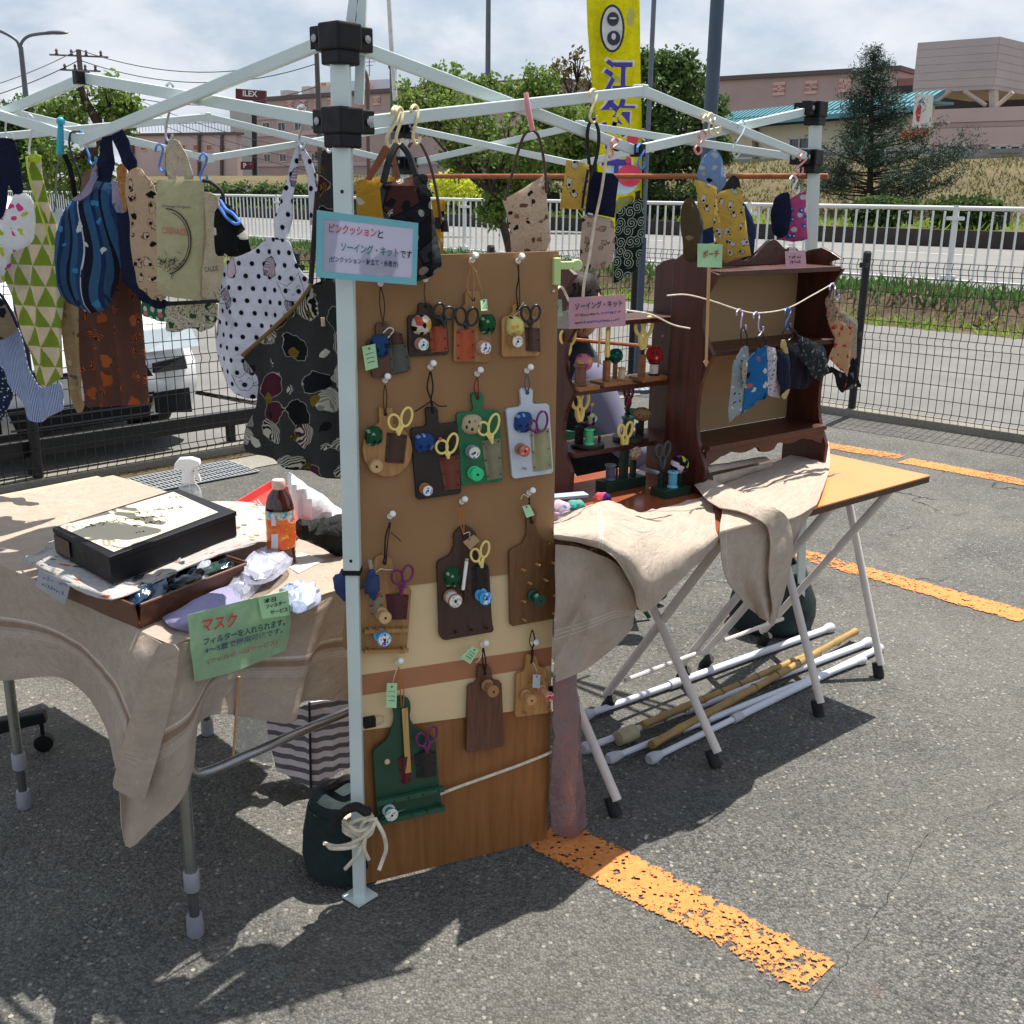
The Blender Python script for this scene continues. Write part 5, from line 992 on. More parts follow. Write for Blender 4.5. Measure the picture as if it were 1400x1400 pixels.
kit('tan sewing kit with a green dog print cushion and orange pocket, first row',[(636,399),(657,398),(659,419),(672,424),(671,495),(620,495),(621,424),(636,419)],tan1,neckhole=(647,409),pin=(645,356),string=[([(645,360),(648,385),(647,410)],STAN,.001),([(644,362),(639,392),(646,408)],STAN,.001),([(646,360),(655,385),(661,411)],STAN,.0009),([(640,357),(646,366),(652,372)],STAN,.0012)],cush=[(666,443,24,27,GRNF)],pocket=[([(624,451),(649,450),(649,493),(625,494)],LEA('#b4512c'))],tagp=[([(657,410),(666,409),(667,424),(658,425)],GT,0)])
scissors('black handled scissors in the orange pocket of the green dog cushion kit',[(630,432,8,12,10),(646,433,8,12,-12)],(637,450),BLKH,.026)
spool('wooden spool with a blue ring label on the tan kit with orange pocket',664,476,9,plain('pinkwhite_thread','#c2a69c',.8),KW('#b07f66','#c79b82'),face_print('bluering','#e6e8ee','#5a78b8','#c9564a'),off=.015,L=.022)
kit('tan sewing kit with a cream and black cushion, end of the first row',[(701,416),(716,416),(717,430),(738,433),(738,487),(686,488),(686,435),(701,430)],tan2,neckhole=(708,423),pin=(708,357),string=[([(708,362),(709,380),(706,400),(709,424)],SBLK,.0016),([(709,362),(710,390),(711,424)],SBLK,.0012),([(708,425),(716,413),(712,424),(702,432)],SWH,.0009)],cush=[(704,446,26,28,YELF)],pocket=[([(718,447),(738,449),(739,481),(719,480)],LEA('#4c2f1f'))])
scissors('black handled scissors in the dark brown pocket at the right end of the first row',[(719,429,7,11,12),(732,428,7,11,-12)],(725,447),BLKH,.026)
spool('wooden spool with a white label below the cream and black cushion',708,467,9,plain('wood_thread','#a5784c',.8),KW('#9c6e44','#b88a5c'),face_print('white','#e2e2dc','#9a9c96','#c8c8c2'),off=.015,L=.024)
# row 2
import itertools
circ=[(530+34*math.cos(a),615-37*math.sin(a)) for a in [R_(80-k*20) for k in range(0,18)]]
kit('round tan sewing kit with a green bear cushion, left end of the second row',[(518,557),(537,558),(538,578)]+circ[0:17]+[(519,578)],tan2,neckhole=(527,566),pin=(526,520),string=[([(526,526),(524,545),(526,566)],SBRN,.0013),([(527,526),(529,545),(527,566)],SBRN,.0013)],cush=[(511,596,24,26,GRNF)],pocket=[([(529,591),(557,595),(552,634),(526,632)],LEA('#452a1c'))],chk=0)
scissors('cream handled scissors in the round tan kit',[(539,577,8,10.5,14),(556,570,7.5,13,-14)],(545,595),YEL,.026)
spool('bare wooden spool on the round tan kit',515,638,9.6,plain('bare_spool_wood','#b48d5f',.7),KW('#b08a5c','#c6a272'),plain('bare_spool_wood2','#c4a072',.7),off=.015,L=.012)
kit('black brown sewing kit with a blue cushion and long black string, second row',[(582,557),(599,557),(600,580),(628,577),(631,675),(570,684),(562,586),(584,583)],plain('black_brown_board','#231b17',.5,0,.12,20),neckhole=(592,563),pin=(588,502),string=[([(588,508),(584,530),(590,548),(592,563)],SBLK,.0018),([(589,508),(592,530),(589,548),(593,562)],SBLK,.0018),([(590,548),(578,556),(567,563)],SBLK,.0013),([(590,548),(600,555),(611,555)],SBLK,.0013)],cush=[(580,605,29,26,BLUEF)],pocket=[([(600,626),(628,622),(629,668),(608,670)],LEA('#6e3420'))])
scissors('cream handled scissors in the rust pocket of the black brown kit',[(604,611,8.5,9.5,18),(618,606,7.5,14,-16)],(613,627),YEL,.027)
spool('rust coloured spool with a blue flower label at the foot of the black brown kit',585,671,8.2,plain('rust_thread','#a5602f',.7),plain('rust_spool','#a8683c',.5),face_print('blue','#d6e4ee','#3f86b4','#eef2f4'),off=.015,L=.022)
mb=MB(); mb.ball(PB_.at(602,600,.034),.0036,12,8); mb.build('pin_head',plain('pink_bead','#c8508a',.3),None,'tiny pink pin head beside the cream scissor rings of the black brown kit','pin')
kit('green sewing kit with a paw print cushion on a red string, second row',[(645,537),(661,537),(661,550),(659,561),(684,561),(688,658),(631,664),(624,565),(648,562),(645,548)],grn,neckhole=(653,544),pin=(652,511),string=[([(652,516),(648,530),(653,545)],SRED,.0014),([(653,516),(654,532),(654,545)],SRED,.0014)],cush=[(645,580,30,28,PAWF)],pocket=[([(658,603),(684,599),(687,653),(666,657)],LEA('#7f7d62'))])
for k,(x,y,rx,rz) in enumerate(((646,586,4.4,3.6),(638,584,1.7,2.5),(642,577,1.7,2.6),(649,576.5,1.7,2.6),(654,582,1.7,2.5))): mb=MB(); mb.ball(PB_.at(x,y,.0285),(rx*PX,.0022,rz*PX),12,8,Matrix.Rotation(R_(BA),3,'Z')); o_=mb.build('paw_print_pad',plain('dark_felt','#3a2a22',.9),None,f'{["large lower","far left","upper left","upper right","far right"][k]} pad of the brown paw print on the cream cushion','felt pad')
scissors('cream handled scissors in the olive pocket of the green paw kit',[(661,586,8,9.5,18),(675,580,7.5,15,-16)],(673,606),YEL,.027)
spool('blue grey spool with a cream label in the middle of the green paw kit',649,619,9.3,plain('bluegrey_thread','#6d7789',.7),plain('bluegrey_spool','#848c98',.5),face_print('creamblue','#dcd8c8','#44609c','#eeeadd'),off=.015,L=.02)
spool('bright green plastic spool at the foot of the green paw kit',653,649,10,plain('bright_green_thread','#1fb06c',.35),plain('clear_green_plastic','#38c98a',.25),plain('green_label','#2ac281',.3),off=.015,L=.022)
kit('white sewing kit with a blue cushion, right end of the second row',[(711,531),(729,531),(728,553),(751,552),(757,647),(701,655),(692,559),(713,556)],wht,neckhole=(721,537),pin=(720,507),string=[([(720,512),(717,525),(721,538)],plain('grey_string','#55585a',.7),.0016),([(721,512),(724,525),(721,538)],plain('grey_string','#55585a',.7),.0016)],cush=[(715,577,28,30,BLUEF)],pocket=[([(725,592),(751,585),(755,641),(729,645)],LEA('#97946e'))],pegs=[(715,640)],peg=STEEL)
scissors('purple handled scissors in the olive pocket of the white kit',[(741,576,8.5,15,-6),(729,582,6,8,20)],(733,593),PURP,.027)
spool('wooden spool with a red lettered label on the white kit',718,617,8.6,plain('copper_thread','#8d5c48',.7),KW('#8d6450','#a57a62'),face_print('red','#c9604e','#e3b3a2','#b84436'),off=.015,L=.026)
# row 3
kit('tan sewing kit partly behind the canopy leg with two pegged ledges',[(500,804),(512,764),(523,757),(535,763),(545,803),(563,804),(556,894),(469,888),(474,815)],tan1,neckhole=(526,770),pin=(533,706),string=[([(533,714),(527,735),(526,760),(524,770)],SBLK,.0018),([(534,714),(530,740),(528,768)],SBLK,.0014),([(534,728),(543,735),(548,740)],SBLK,.001),([(512,784),(520,778),(527,779),(537,779)],SWH,.0012)],pocket=[([(505,815),(524,813),(521,840),(508,842)],LEA('#8b8068')),([(527,812),(559,813),(556,847),(531,847)],LEA('#47161e'))],pegs=[(503,858),(514,858),(548,857),(503,886),(549,884),(526,858)],peg=KW('#8b6036','#ab8150'))
for y in (862,890): mb=MB(); a=PB_.at(498,y+1,.021);b=PB_.at(558,y-1,.021); mb.tube([a,b],.0055,4,sq=True); mb.build('peg_ledge',tan2,bpy.data.objects['sewing_kit.008'] if 'sewing_kit.008' in bpy.data.objects else None)
scissors('purple handled scissors in the maroon pocket of the third row',[(543,789,8,11,14),(557,784,8,12,-12)],(548,813),PURP,.027)
mb=MB(); mb.tube([PB_.at(516,816,.026),PB_.at(509,796,.026)],.0052,10); t=thing('seam_ripper','red seam ripper with a clear cap in the beige pocket of the third row','seam ripper',PB_.at(516,816,.026)); mb.build('grip',plain('red_grip','#a82a34',.35),t)
mb=MB(); mb.tube([PB_.at(509,796,.026),PB_.at(506,766,.026)],.004,10); mb.build('clear_cap',glassy('clear_cap','#c8c4bc',.35),t)
spool('bare wooden spool on the upper ledge of the tan kit with purple scissors',527,845,9.5,plain('bare_spool_wood','#b48d5f',.7),KW('#b08a5c','#c6a272'),plain('bare_spool_wood2','#c4a072',.7),off=.016,L=.03)
spool('light blue spool with a purple and white label, tan kit lower ledge',526,875,10.4,plain('sky_thread','#3f9ccc',.5),plain('sky_spool','#62b4dc',.35),face_print('purplewhite','#e4e2ea','#5c3a78','#b0a8c0'),off=.016,L=.032)
kit('dark brown sewing kit with a curved neck and kraft tag, third row',[(628,722),(637,718),(645,722),(652,730),(650,742),(652,757),(662,768),(669,775),(673,850),(676,864),(607,876),(601,870),(598,768),(616,759),(622,745),(620,731)],brn3,neckhole=(634,731),pin=(631,686),string=[([(631,692),(634,712),(634,731)],SORG,.0012),([(618,693),(630,696),(640,693)],SORG,.001),([(632,692),(629,712),(634,731)],SORG,.0012),([(634,730),(642,728),(641,742)],SWH,.001)],cush=[(618,789,24,30,GRNF)],pocket=[([(629,796),(642,794),(641,821),(631,823)],LEA('#513423')),([(645,775),(667,773),(668,812),(646,814)],LEA('#1e1512'))],tagp=[([(633,741),(648,731),(656,739),(643,752)],KT,0)],pegs=[(621,863),(643,860),(664,858)],peg=brn3)
scissors('cream handled scissors in the black pocket of the dark brown curved neck kit',[(650,759,7,10,14),(663,751,6.5,12,-10)],(659,776),YEL,.027)
mb=MB(); mb.tube([PB_.at(633,806,.026),PB_.at(638,767,.03)],.0038,8); t=thing('pencil','white pencil standing in the small brown pocket of the curved neck kit','pencil',PB_.at(633,806,.026)); mb.build('barrel',PINW,t); mb=MB(); mb.tube([PB_.at(638,767,.03),PB_.at(638.5,763,.03)],.0042,8); mb.build('ferrule',STEEL,t)
spool('white threaded wooden spool with a white paper label on the curved neck kit',623,822,11,plain('white_thread','#d6d0c8',.85),KW('#8a5c3c','#a3734c'),face_print('white','#e2e2dc','#9a9c96','#c8c8c2'),off=.016,L=.034,waist=.78)
spool('light blue plastic spool at the right of the curved neck kit',665,819,10,plain('sky_thread','#3f9ccc',.5),plain('sky_spool2','#4aa8e0',.35),face_print('bluelabel','#3f8fd0','#d6e6f4','#2f6fb0'),off=.016,L=.032)
kit('large brown paddle board with nine pegs and one dark green spool',[(721,700),(728,694),(735,700),(732,716),(737,732),(748,742),(761,746),(764,845),(698,857),(696,753),(714,744),(721,730),(720,714)],brn4,neckhole=(727,714),pin=(723,674),string=[([(723,680),(725,696),(727,714)],SBLK,.0018),([(724,680),(723,698),(727,714)],SBLK,.0018),([(723,680),(716,676),(712,682)],SWH,.0012)],tagp=[([(714,692),(724,690),(731,704),(720,708)],GT,0)],pegs=[(713,778),(733,771),(755,769),(722,796),(744,792),(757,814),(714,821),(714,846),(756,838)],peg=KW('#b07c44','#c99858'))
spool('dark green wooden spool on the nine peg board',739,822,9.4,plain('bottle_thread','#0f3f30',.5),plain('bottle_spool','#14483a',.45),plain('bottle_face','#0d3a2f',.45),off=.016,L=.042)
# row 4
kit('tall dark green paddle board with a ruler and maroon pocket, lower left of the board',[(537,962),(542,954),(551,952),(560,956),(562,968),(560,982),(569,996),(596,1011),(600,1072),(606,1110),(517,1125),(513,1076),(510,1027),(530,1011),(540,985)],dgr,neckhole=(550,967),pin=(544,905),string=[([(544,912),(547,940),(549,967)],SORG,.0013),([(545,912),(552,940),(551,967)],SORG,.0013),([(544,912),(540,922),(537,934)],SWH,.001)],pocket=[([(544,1036),(566,1034),(561,1070),(549,1072)],LEA('#5a1820')),([(566,1031),(596,1026),(596,1061),(570,1064)],LEA('#141a18'))],tagp=[([(529,934),(543,934),(542,968),(528,967)],GT,1)],pegs=[(536,1093),(556,1087),(576,1083),(597,1078),(560,1111),(581,1105),(600,1100)],peg=dgr)
pk=bpy.data.objects['sewing_kit.011']
for (a,b) in (((515,1098),(606,1078)),((518,1124),(608,1104))): mb=MB(); A=PB_.at(*a,.022);B=PB_.at(*b,.022); mb.tube([A,B],.008,4,sq=True); mb.build('peg_ledge',plain('lacquer_ledge','#24523c',.45),pk)
mb=MB(); mb.lathe([(.0062,0),(.0062,.003),(.005,.004)],PB_.at(529,1041,.014),bn,16); mb.build('button',plain('cream_button','#c9b48f',.5),pk)
mb=MB(); A=PB_.at(553,968,.02);B=PB_.at(558,1056,.02); u=PB_.u*.0065; mb.prism([A-u,A+u,B+u,B-u],bn*.002); mb.build('ruler',wood('ruler_wood','#a98446','#c6a463',.6,2,'Z'),None,'narrow wooden ruler standing in the maroon pocket of the green paddle board','ruler',smooth=False)
scissors('purple handled scissors in the black pocket of the green paddle board',[(576,1011,7.5,11,14),(591,1004,7,13,-12)],(584,1029),PURP,.027)
spool('clear and green spool with a white label at the foot of the green paddle board',536,1115,10,plain('teal_thread','#1f8f68',.5),plain('clear_spool','#c9d6da',.3),face_print('white','#e2e2dc','#9a9c96','#c8c8c2'),off=.016,L=.026)
kit('small dark brown kit board with one bare wooden spool, below the cream band',[(654,909),(671,910),(674,930),(686,932),(690,1021),(637,1030),(640,937),(652,934)],brn5,neckhole=(663,921),pin=(660,881),string=[([(660,886),(660,905),(664,921)],SBLK,.0018),([(661,886),(664,905),(663,921)],SBLK,.0018),([(661,888),(655,902),(650,906)],SWH,.0012)],tagp=[([(646,883),(655,889),(643,908),(629,899)],GT,1)])
spool('bare wooden spool on the small dark brown kit board',675,946,9.5,plain('dark_spool_wood','#8b6440',.7),KW('#8f6843','#a67d55'),plain('dark_spool_wood2','#9a7148',.7),off=.016,L=.04)
kit('small tan kit board with slanted pegs and a white tag, right edge of the board',[(720,895),(734,896),(736,911),(748,914),(752,975),(704,981),(706,921),(718,918)],tan2,neckhole=(727,905),pin=(728,880),string=[([(728,861),(731,875),(727,890),(728,905)],SBLK,.0018),([(727,862),(724,878),(729,890),(727,905)],SBLK,.0014),([(728,905),(733,915),(734,923)],SWH,.0009)],tagp=[([(729,922),(739,923),(738,941),(728,940)],WT,0)],pegs=[(722,934),(746,929),(716,973),(749,968)],peg=KW('#9c6c3a','#b88850'))
spool('bare wooden spool on the small tan kit board',727,958,9,plain('bare_spool_wood3','#b3875a',.7),KW('#a97c50','#c29668'),plain('bare_spool_wood4','#b88c5e',.7),off=.016,L=.036)
spool('pinkish spool with a red emblem label at the right edge of the board',752,953,7.6,plain('peach_thread','#c08a6a',.7),KW('#b5836a','#cb9a80'),face_print('redemblem','#c43c40','#d9a59a','#b02c34'),off=.016,L=.05)
# ================================================================ STANDS ON THE LEFT SHELF
def shp(x,y,z,dv): # point on the shelf: pixel column x at height z, dv metres behind the front edge
    pl=Pl(H2O+h2v*dv,H2A); p=pl.at(x,y); return Vector((p.x,p.y,z))
def stand(label,x,y,z,dv,w,base_c,round_=False,h=.012,dp=.075):
    c=shp(x,y,z,dv); t=thing('sewing_stand',label,'sewing stand',c,'sewing stands with scissors, spools and pincushions'); mb=MB()
    if round_: mb.lathe([(w/2*.97,0),(w/2,.002),(w/2,h-.002),(w/2*.96,h)],c,(0,0,1),28)
    else: mb.box(c+Vector((0,0,h/2)),(w,dp,h),H2A)
    mb.build('base',base_c,t,bevel=.001 if not round_ else 0); return t,c
HPX=.0021
def st_post(t,c,du,dv,h,w,m,name='holder_post'): p=c+h2u*du+h2v*dv; mb=MB(); mb.box(p+Vector((0,0,h/2)),(w,w,h),H2A); mb.build(name,m,t,smooth=False,bevel=.001); return p+Vector((0,0,h))
def st_ball(t,p,r,m,nz=.1,flat=1,name='pincushion'): mb=MB(); mb.ball(p,(r,r,r*flat),18,12,nz=nz,seed=p.x*9); 
def pball(t,p,r,m,flat=1.,nz=.12,nm='pincushion'):
    mb=MB(); mb.ball(p,(r,r,r*flat),18,12,nz=nz,seed=p.x*50); mb.uv=[(5+(v-p).x+(v-p).y*.3,5+(v-p).z) for v in mb.v]; mb.build(nm,m,t)
def up_spool(label,c,du,dv,h,r,thread,fl,z0=.012):
    b=c+h2u*du+h2v*dv+Vector((0,0,z0+.0005)); t=thing('thread_spool',label,'thread spool',b,'thread spools standing on the stands'); 
    mb=MB(); mb.lathe([(r*.97,0),(r,.001),(r,h*.09),(r*.7,h*.14)],b,n=20); mb.build('flange',fl,t); mb=MB(); mb.lathe([(r*.7,h*.86),(r,h*.91),(r,h-.001),(r*.96,h)],b,n=20); mb.build('flange',fl,t)
    mb=MB(); mb.lathe([(r*.76,h*.12),(r*.8,h*.3),(r*.8,h*.7),(r*.76,h*.88)],b,n=20); mb.build('thread',thread,t)
    mb=MB(); mb.lathe([(r*.22,h),(r*.22,h+.0006)],b,n=12); mb.build('centre_hole',plain('dark_hole','#140f0c',.8),t)
def st_sc(label,p,mat,sc=1.,blade=20,rot=0):
    pl=Pl(p,H2A+rot); P_=p
    t=thing('scissors',label,'scissors',p,'scissors standing in the wooden holders')
    for k,(dx,rx,rz,tl) in enumerate(((-.012,.0095,.0145,12),(.012,.010,.018,-12))):
        a=R_(tl); c=P_+pl.u*dx*sc+Vector((0,0,.045*sc)); pts=[]
        for i in range(20): q=2*math.pi*i/20; ex=rx*sc*math.cos(q);ey=rz*sc*math.sin(q); pts.append(c+pl.u*(ex*math.cos(a)-ey*math.sin(a))+Vector((0,0,ex*math.sin(a)+ey*math.cos(a))))
        mb=MB(); mb.tube(pts,.0036*sc,8,closed=True); low=min(pts,key=lambda v:(v-P_).length); mb.tube([low,low.lerp(P_,.5)+pl.u*.002*(1 if k else -1),P_+Vector((0,0,.003))+pl.n*.002*k],[.0045*sc,.006*sc,.005*sc],8); mb.build('handle',mat,t)
    mb=MB(); mb.tube([P_+Vector((0,0,.004)),P_-Vector((0,0,.02))],[.005*sc,.004*sc],8); mb.build('blade',plain('dark_blade','#2b2d30',.4,.4),t)
OAK=wood('oak_stand','#7c4c26','#a87242',.5,1,'X'); GST=W('143226'); BST=W('1a1310')
z1,z2,z0=.992+.0075,.82+.0075,TZ+.0005
t,c=stand('light oak stand with a pink cushion behind a big wooden bobbin, upper shelf',799,527,z1,.012,.07,OAK,dp=.05)
up_spool('large concave wooden bobbin on the left oak stand',c,-.016,0,.056,.019,KW('#5d4030','#77543f'),KW('#5d4030','#77543f'))
pball(t,c+h2u*.012+h2v*.02+Vector((0,0,.070)),.025,fc('ball_pink_yellow',solid('#d9889a'),blobs(.02,.008,['#e3c04a','#b5487a'],1.2,.9,seed=2))); st_post(t,c,.012,.02,.05,.012,OAK)
p=st_post(t,c,-.03,.04,.075,.012,OAK); st_sc('yellow handled scissors half hidden behind the left shelf panel',p+Vector((0,0,.012)),YEL,1.15)
t,c=stand('light oak stand with a green cushion and pale spool, middle of the upper shelf',836,520,z1,.035,.105,OAK,dp=.06)
p=st_post(t,c,-.02,.0,.068,.016,OAK); st_sc('yellow handled scissors on the middle oak stand',p+Vector((0,0,.008)),YEL,1.3,rot=45); up_spool('pale spool on the middle oak stand',c,.026,-.012,.034,.012,plain('pale_thread','#c7b79c',.8),KW('#a88256','#c09a6c'))
pball(t,c+h2u*.03+h2v*.02+Vector((0,0,.075)),.021,fc('ball_dark_green',solid('#175346'),blobs(.014,.004,['#2f8f86'],1.4,.8,seed=3))); st_post(t,c,.03,.02,.055,.01,OAK)
t,c=stand('light oak stand with a red cushion, right end of the upper shelf',886,514,z1,.035,.095,OAK,dp=.06)
p=st_post(t,c,-.026,.0,.075,.016,OAK); st_sc('large yellow handled scissors on the right oak stand',p+Vector((0,0,.012)),YEL,1.45); up_spool('white threaded black spool under the red cushion',c,.022,.0,.036,.016,plain('white_thread','#d6d0c8',.85),BLKP)
pball(t,c+h2u*.022+Vector((0,0,.07)),.025,fc('ball_red',solid('#a8262b'),blobs(.018,.006,['#e8d8cc','#7a1518'],1.3,.9,seed=5)))
mb=MB(); q=c+h2u*.03-h2v*.02+Vector((0,0,.125)); mb.ball(q,.004,10,8); mb.build('pin_head',plain('pink_bead','#d0508a',.3),None,'pink bead pin head above the red pincushion ball','pin')
t,c=stand('round black stand with yellow scissors, left end of the lower shelf',803,620,z2,.045,.095,BST,True,.012)
p=st_post(t,c,-.022,.012,.06,.018,BST); st_sc('yellow handled scissors on the round black stand',p+Vector((0,0,.01)),YEL,1.35); up_spool('bright green spool on the round black stand',c,-.014,-.022,.045,.0145,plain('mint_thread','#3fb87c',.4),plain('mint_spool','#5ccf92',.35))
pball(t,c+h2u*.015+h2v*.012+Vector((0,0,.075)),.022,fc('ball_purple_mix',cells(['#d9d4dc','#30203c','#9ab86a','#7a4a7c'],90,4))); st_post(t,c,.015,.012,.055,.01,BST); st_post(t,c,.034,-.01,.03,.006,BST,'thin_peg')
mb=MB(); q=c+h2u*.02+h2v*.012+Vector((0,0,.095)); mb.tube([q,q+Vector((.002,0,.02))],.0006,5); mb.ball(q+Vector((.002,0,.022)),.005,10,8); mb.build('ball_pin',plain('yellow_bead','#d9d832',.3),None,'yellow ball pin stuck in the purple and green pincushion','pin')
t,c=stand('dark rounded stand with a tan mushroom pincushion, right end of the lower shelf',862,606,z2,.045,.105,BST,True,.014)
up_spool('large dark green cone spool on the dark rounded stand',c,-.022,-.01,.058,.0205,plain('deep_green_thread','#134536',.4),plain('deep_green_spool','#1d5a48',.35),z0=.014)
p=st_post(t,c,.006,.025,.075,.012,BST); st_sc('maroon handled scissors seen edge on behind the dark green spool',p+Vector((0,0,.008)),plain('maroon_handle','#6a1436',.35),1.25,rot=75); st_post(t,c,.012,-.01,.05,.006,BST,'thin_peg'); st_post(t,c,.034,-.005,.055,.013,BST)
pball(t,c+h2u*.034-h2v*.005+Vector((0,0,.073)),.029,fc('ball_tan',solid('#9c7f5c'),blobs(.012,.003,['#5f4630'],1.2,.6,seed=8)),.68)
t,c=stand('long dark green block stand with yellow scissors under the left shelf',848,680,z0,.012,.15,GST,h=.03,dp=.05)
up_spool('slate blue spool on the long green block stand',c,-.042,0,.045,.0165,plain('slate_thread','#4f5a72',.5),plain('slate_spool','#6a7080',.4),z0=.03)
p=st_post(t,c,.008,0,.112,.02,GST); st_sc('yellow handled scissors in the tall post of the long green stand',p+Vector((0,0,.002)),YEL,1.2); st_post(t,c,-.018,0,.06,.006,GST,'thin_peg'); st_post(t,c,.045,0,.075,.014,GST)
pball(t,c+h2u*.045+Vector((0,0,.097)),.023,fc('ball_floral',solid('#c9b8a0'),blobs(.010,.0035,['#a8563c','#5f6b4a','#8a7a8c'],1.3,.8,seed=6)))
t,c=stand('black green block stand with a light blue spool beside the right shelf',917,668,z0,-.12,.10,GST,h=.024,dp=.06)
up_spool('light blue spool on the black green stand',c,-.006,-.012,.046,.0155,plain('aqua_thread','#58a5c4',.4),plain('aqua_spool','#6fb8d4',.35),z0=.024); st_post(t,c,.03,.0,.055,.013,GST)
pball(t,c+h2u*.03+Vector((0,0,.082)),.026,fc('ball_black_lime',cells(['#15110f','#b9d43a','#d8c8d4','#8a3a8c','#15110f'],80,7)))
p=st_post(t,c,-.022,.018,.06,.014,GST); st_sc('dark grey handled scissors in the black green stand',p+Vector((0,0,.01)),plain('smoke_handle','#33363b',.35),1.25)
# ================================================================ CLOTH GOODS ON THE CANOPY
def hl(x,y,ang,off=0): return Pl(PAD.at(x,y),ang,off)
def hr(x,y,ang,off=0): return Pl(PAB.at(x,y),ang,off)
def hang(name,label,cat,pl,outline,mat,group=None,parent=None,**k):
    mb=cloth_mb(outline,pl,**k)
    if parent is not None: return mb.build(name,mat,parent)
    return mb.build(name,mat,None,label,cat,group)
def cord(name,pl,pts,r,mat,parent=None,label=None,cat=None,off=0,group=None,wave=.004,k=5):
    mb=MB(); mb.tube(cr([pl.at(x,y,off+wave*math.sin(i*1.9)) for i,(x,y) in enumerate(pts)],k),r,8); return mb.build(name,mat,parent,label,cat,group)
HCOL={'white':plain('white_hook','#d9dcdf',.3),'silver':plain('silver_hook','#b9bec4',.25,.7),'blue':plain('blue_hook','#4a7fd0',.35),'cream':plain('cream_hook','#dccb9d',.35),'pink':plain('pink_hook','#dd8f93',.35),'lilac':plain('lilac_hook','#b9aed0',.35),'clear':plain('clear_hook','#c3cfd0',.2),'cyan':plain('cyan_clip','#2aa7c0',.35),'black':plain('black_hook','#15161a',.4)}
def hook(colr,pl,a,b,label,r=.0026,w=9,off=.0):
    (x0,y0),(x1,y1)=a,b; t=[(x0-w*.55,y0+w*.9),(x0-w*.5,y0+1),(x0,y0-w*.35),(x0+w*.5,y0+2),(x0+w*.35+(x1-x0)*.2,y0+(y1-y0)*.3),(x0+(x1-x0)*.5,y0+(y1-y0)*.5),(x1-w*.45,y1-(y1-y0)*.22),(x1-w*.4,y1-2),(x1,y1+w*.3),(x1+w*.5,y1-1),(x1+w*.5,y1-w*.8)]
    mb=MB(); mb.tube(cr([pl.at(x,y,off+(.018 if i<2 else (-.0 if i<4 else .006))) for i,(x,y) in enumerate(t)],5),r,8); mb.build('s_hook',HCOL[colr],None,label,'hook','S hooks on the canopy bars and the rope')
APR='aprons and bags hanging along the left canopy bar'; POU='pouches and bags hanging along the right canopy bar'
F=fab
navy=F('navy_cotton',over(solid('#151d38')),.12); 
catpop=F('white_cat_print',over(solid('#dfe3e6'),blobs(.042,.0125,['#d3408c','#9db33a','#3f86c0','#d3408c','#b8c53c'],1.7,.9,seed=2,rj=.3)),.4)
tri=F('green_triangle_print',over(tris('#8ba23c','#d9ccb8',.056,.052)),.38)
seer=F('blue_seersucker',over(stripes([(0,'#c7d2e6'),(.5,'#4c68a0')],.0042,0)),.35)
navydot=F('navy_flower_cotton',over(solid('#1c2748'),blobs(.014,.0028,['#d8dcd0','#8fae7a'],1.2,.5,seed=6)),.1)
def wavef(t,uv,x,y):
    k=t.ma('ADD',t.ma('MULTIPLY',x,1.0),t.ma('MULTIPLY',t.ma('SINE',t.ma('ADD',t.ma('MULTIPLY',y,24),t.ma('MULTIPLY',x,14))),.011)); fr=t.ma('FRACT',t.ma('DIVIDE',k,.108)); rp=t.n('ShaderNodeValToRGB',{0:fr}); c=rp.color_ramp; c.interpolation='CONSTANT'; L_=[(0,'#315a80'),(.17,'#20406e'),(.30,'#c9ced2'),(.335,'#16182c'),(.5,'#355f85'),(.68,'#1b2f58'),(.80,'#2b4f70'),(.93,'#10142a')]
    while len(c.elements)<len(L_): c.elements.new(.5)
    for i,(p,h) in enumerate(L_): c.elements[i].position=p; c.elements[i].color=C(h)
    return rp.outputs[0]
wave=F('blue_wave_cat_print',over(wavef,blobs(.055,.013,['#1a2c50','#3d86b4','#1a2c50','#d5d8da'],1.9,.9,seed=8,rj=.5)),.18)
catline=F('cream_cat_drawing',over(solid('#c9b197'),blobs(.04,.0135,['#d6c4ac','#cbb59a'],1.5,.8,line='#1d1815',lw=.0009,seed=3,inner=('#221a18',.0042)),blobs(.05,.006,['#1d1815'],1.3,.9,seed=12,dens=.6)),.3)
orng=F('tan_mottled_lining',over(solid('#b98a52'),blobs(.012,.004,['#96683a','#cf9d62'],1.3,.8,seed=1)),.3)
tote_m=F('canvas_tote',over(solid('#c4c09c')),.28); totes=F('canvas_tote_side',over(solid('#cfc5ad'),lines('#6f6a58',55,.006,2,4)),.3)
gdot=F('green_polka',over(solid('#2c7a55'),dots('#e6e0d6',.026,.0068),dots('#d27f92',.052,.0066)),.3)
gpr=F('cream_green_sketch',over(solid('#cfc9b4'),lines('#23432f',45,.03,3,2),blobs(.03,.010,['#2f5a40'],1.6,1,seed=4,dens=.6)),.3)
brapr=F('brown_orange_tableware_print',over(solid('#604036'),blobs(.05,.0165,['#a85f30','#a05526'],1.25,.9,seed=5,rj=.35,stripe=('#3a2018',.007))),.22)
leaf=F('beige_leaf_print',over(solid('#a89572'),blobs(.035,.011,['#6f6a58','#4a4a44','#c4b48c'],2.1,.8,seed=7,stripe=('#8b7e5e',.004))),.3)
bw=F('black_white_camouflage',over(solid('#0f1012'),blobs(.05,.012,['#cfcabb'],1.6,1.2,seed=9,dens=.8)),.15)
def polkaf(t,uv,x,y,c): return c
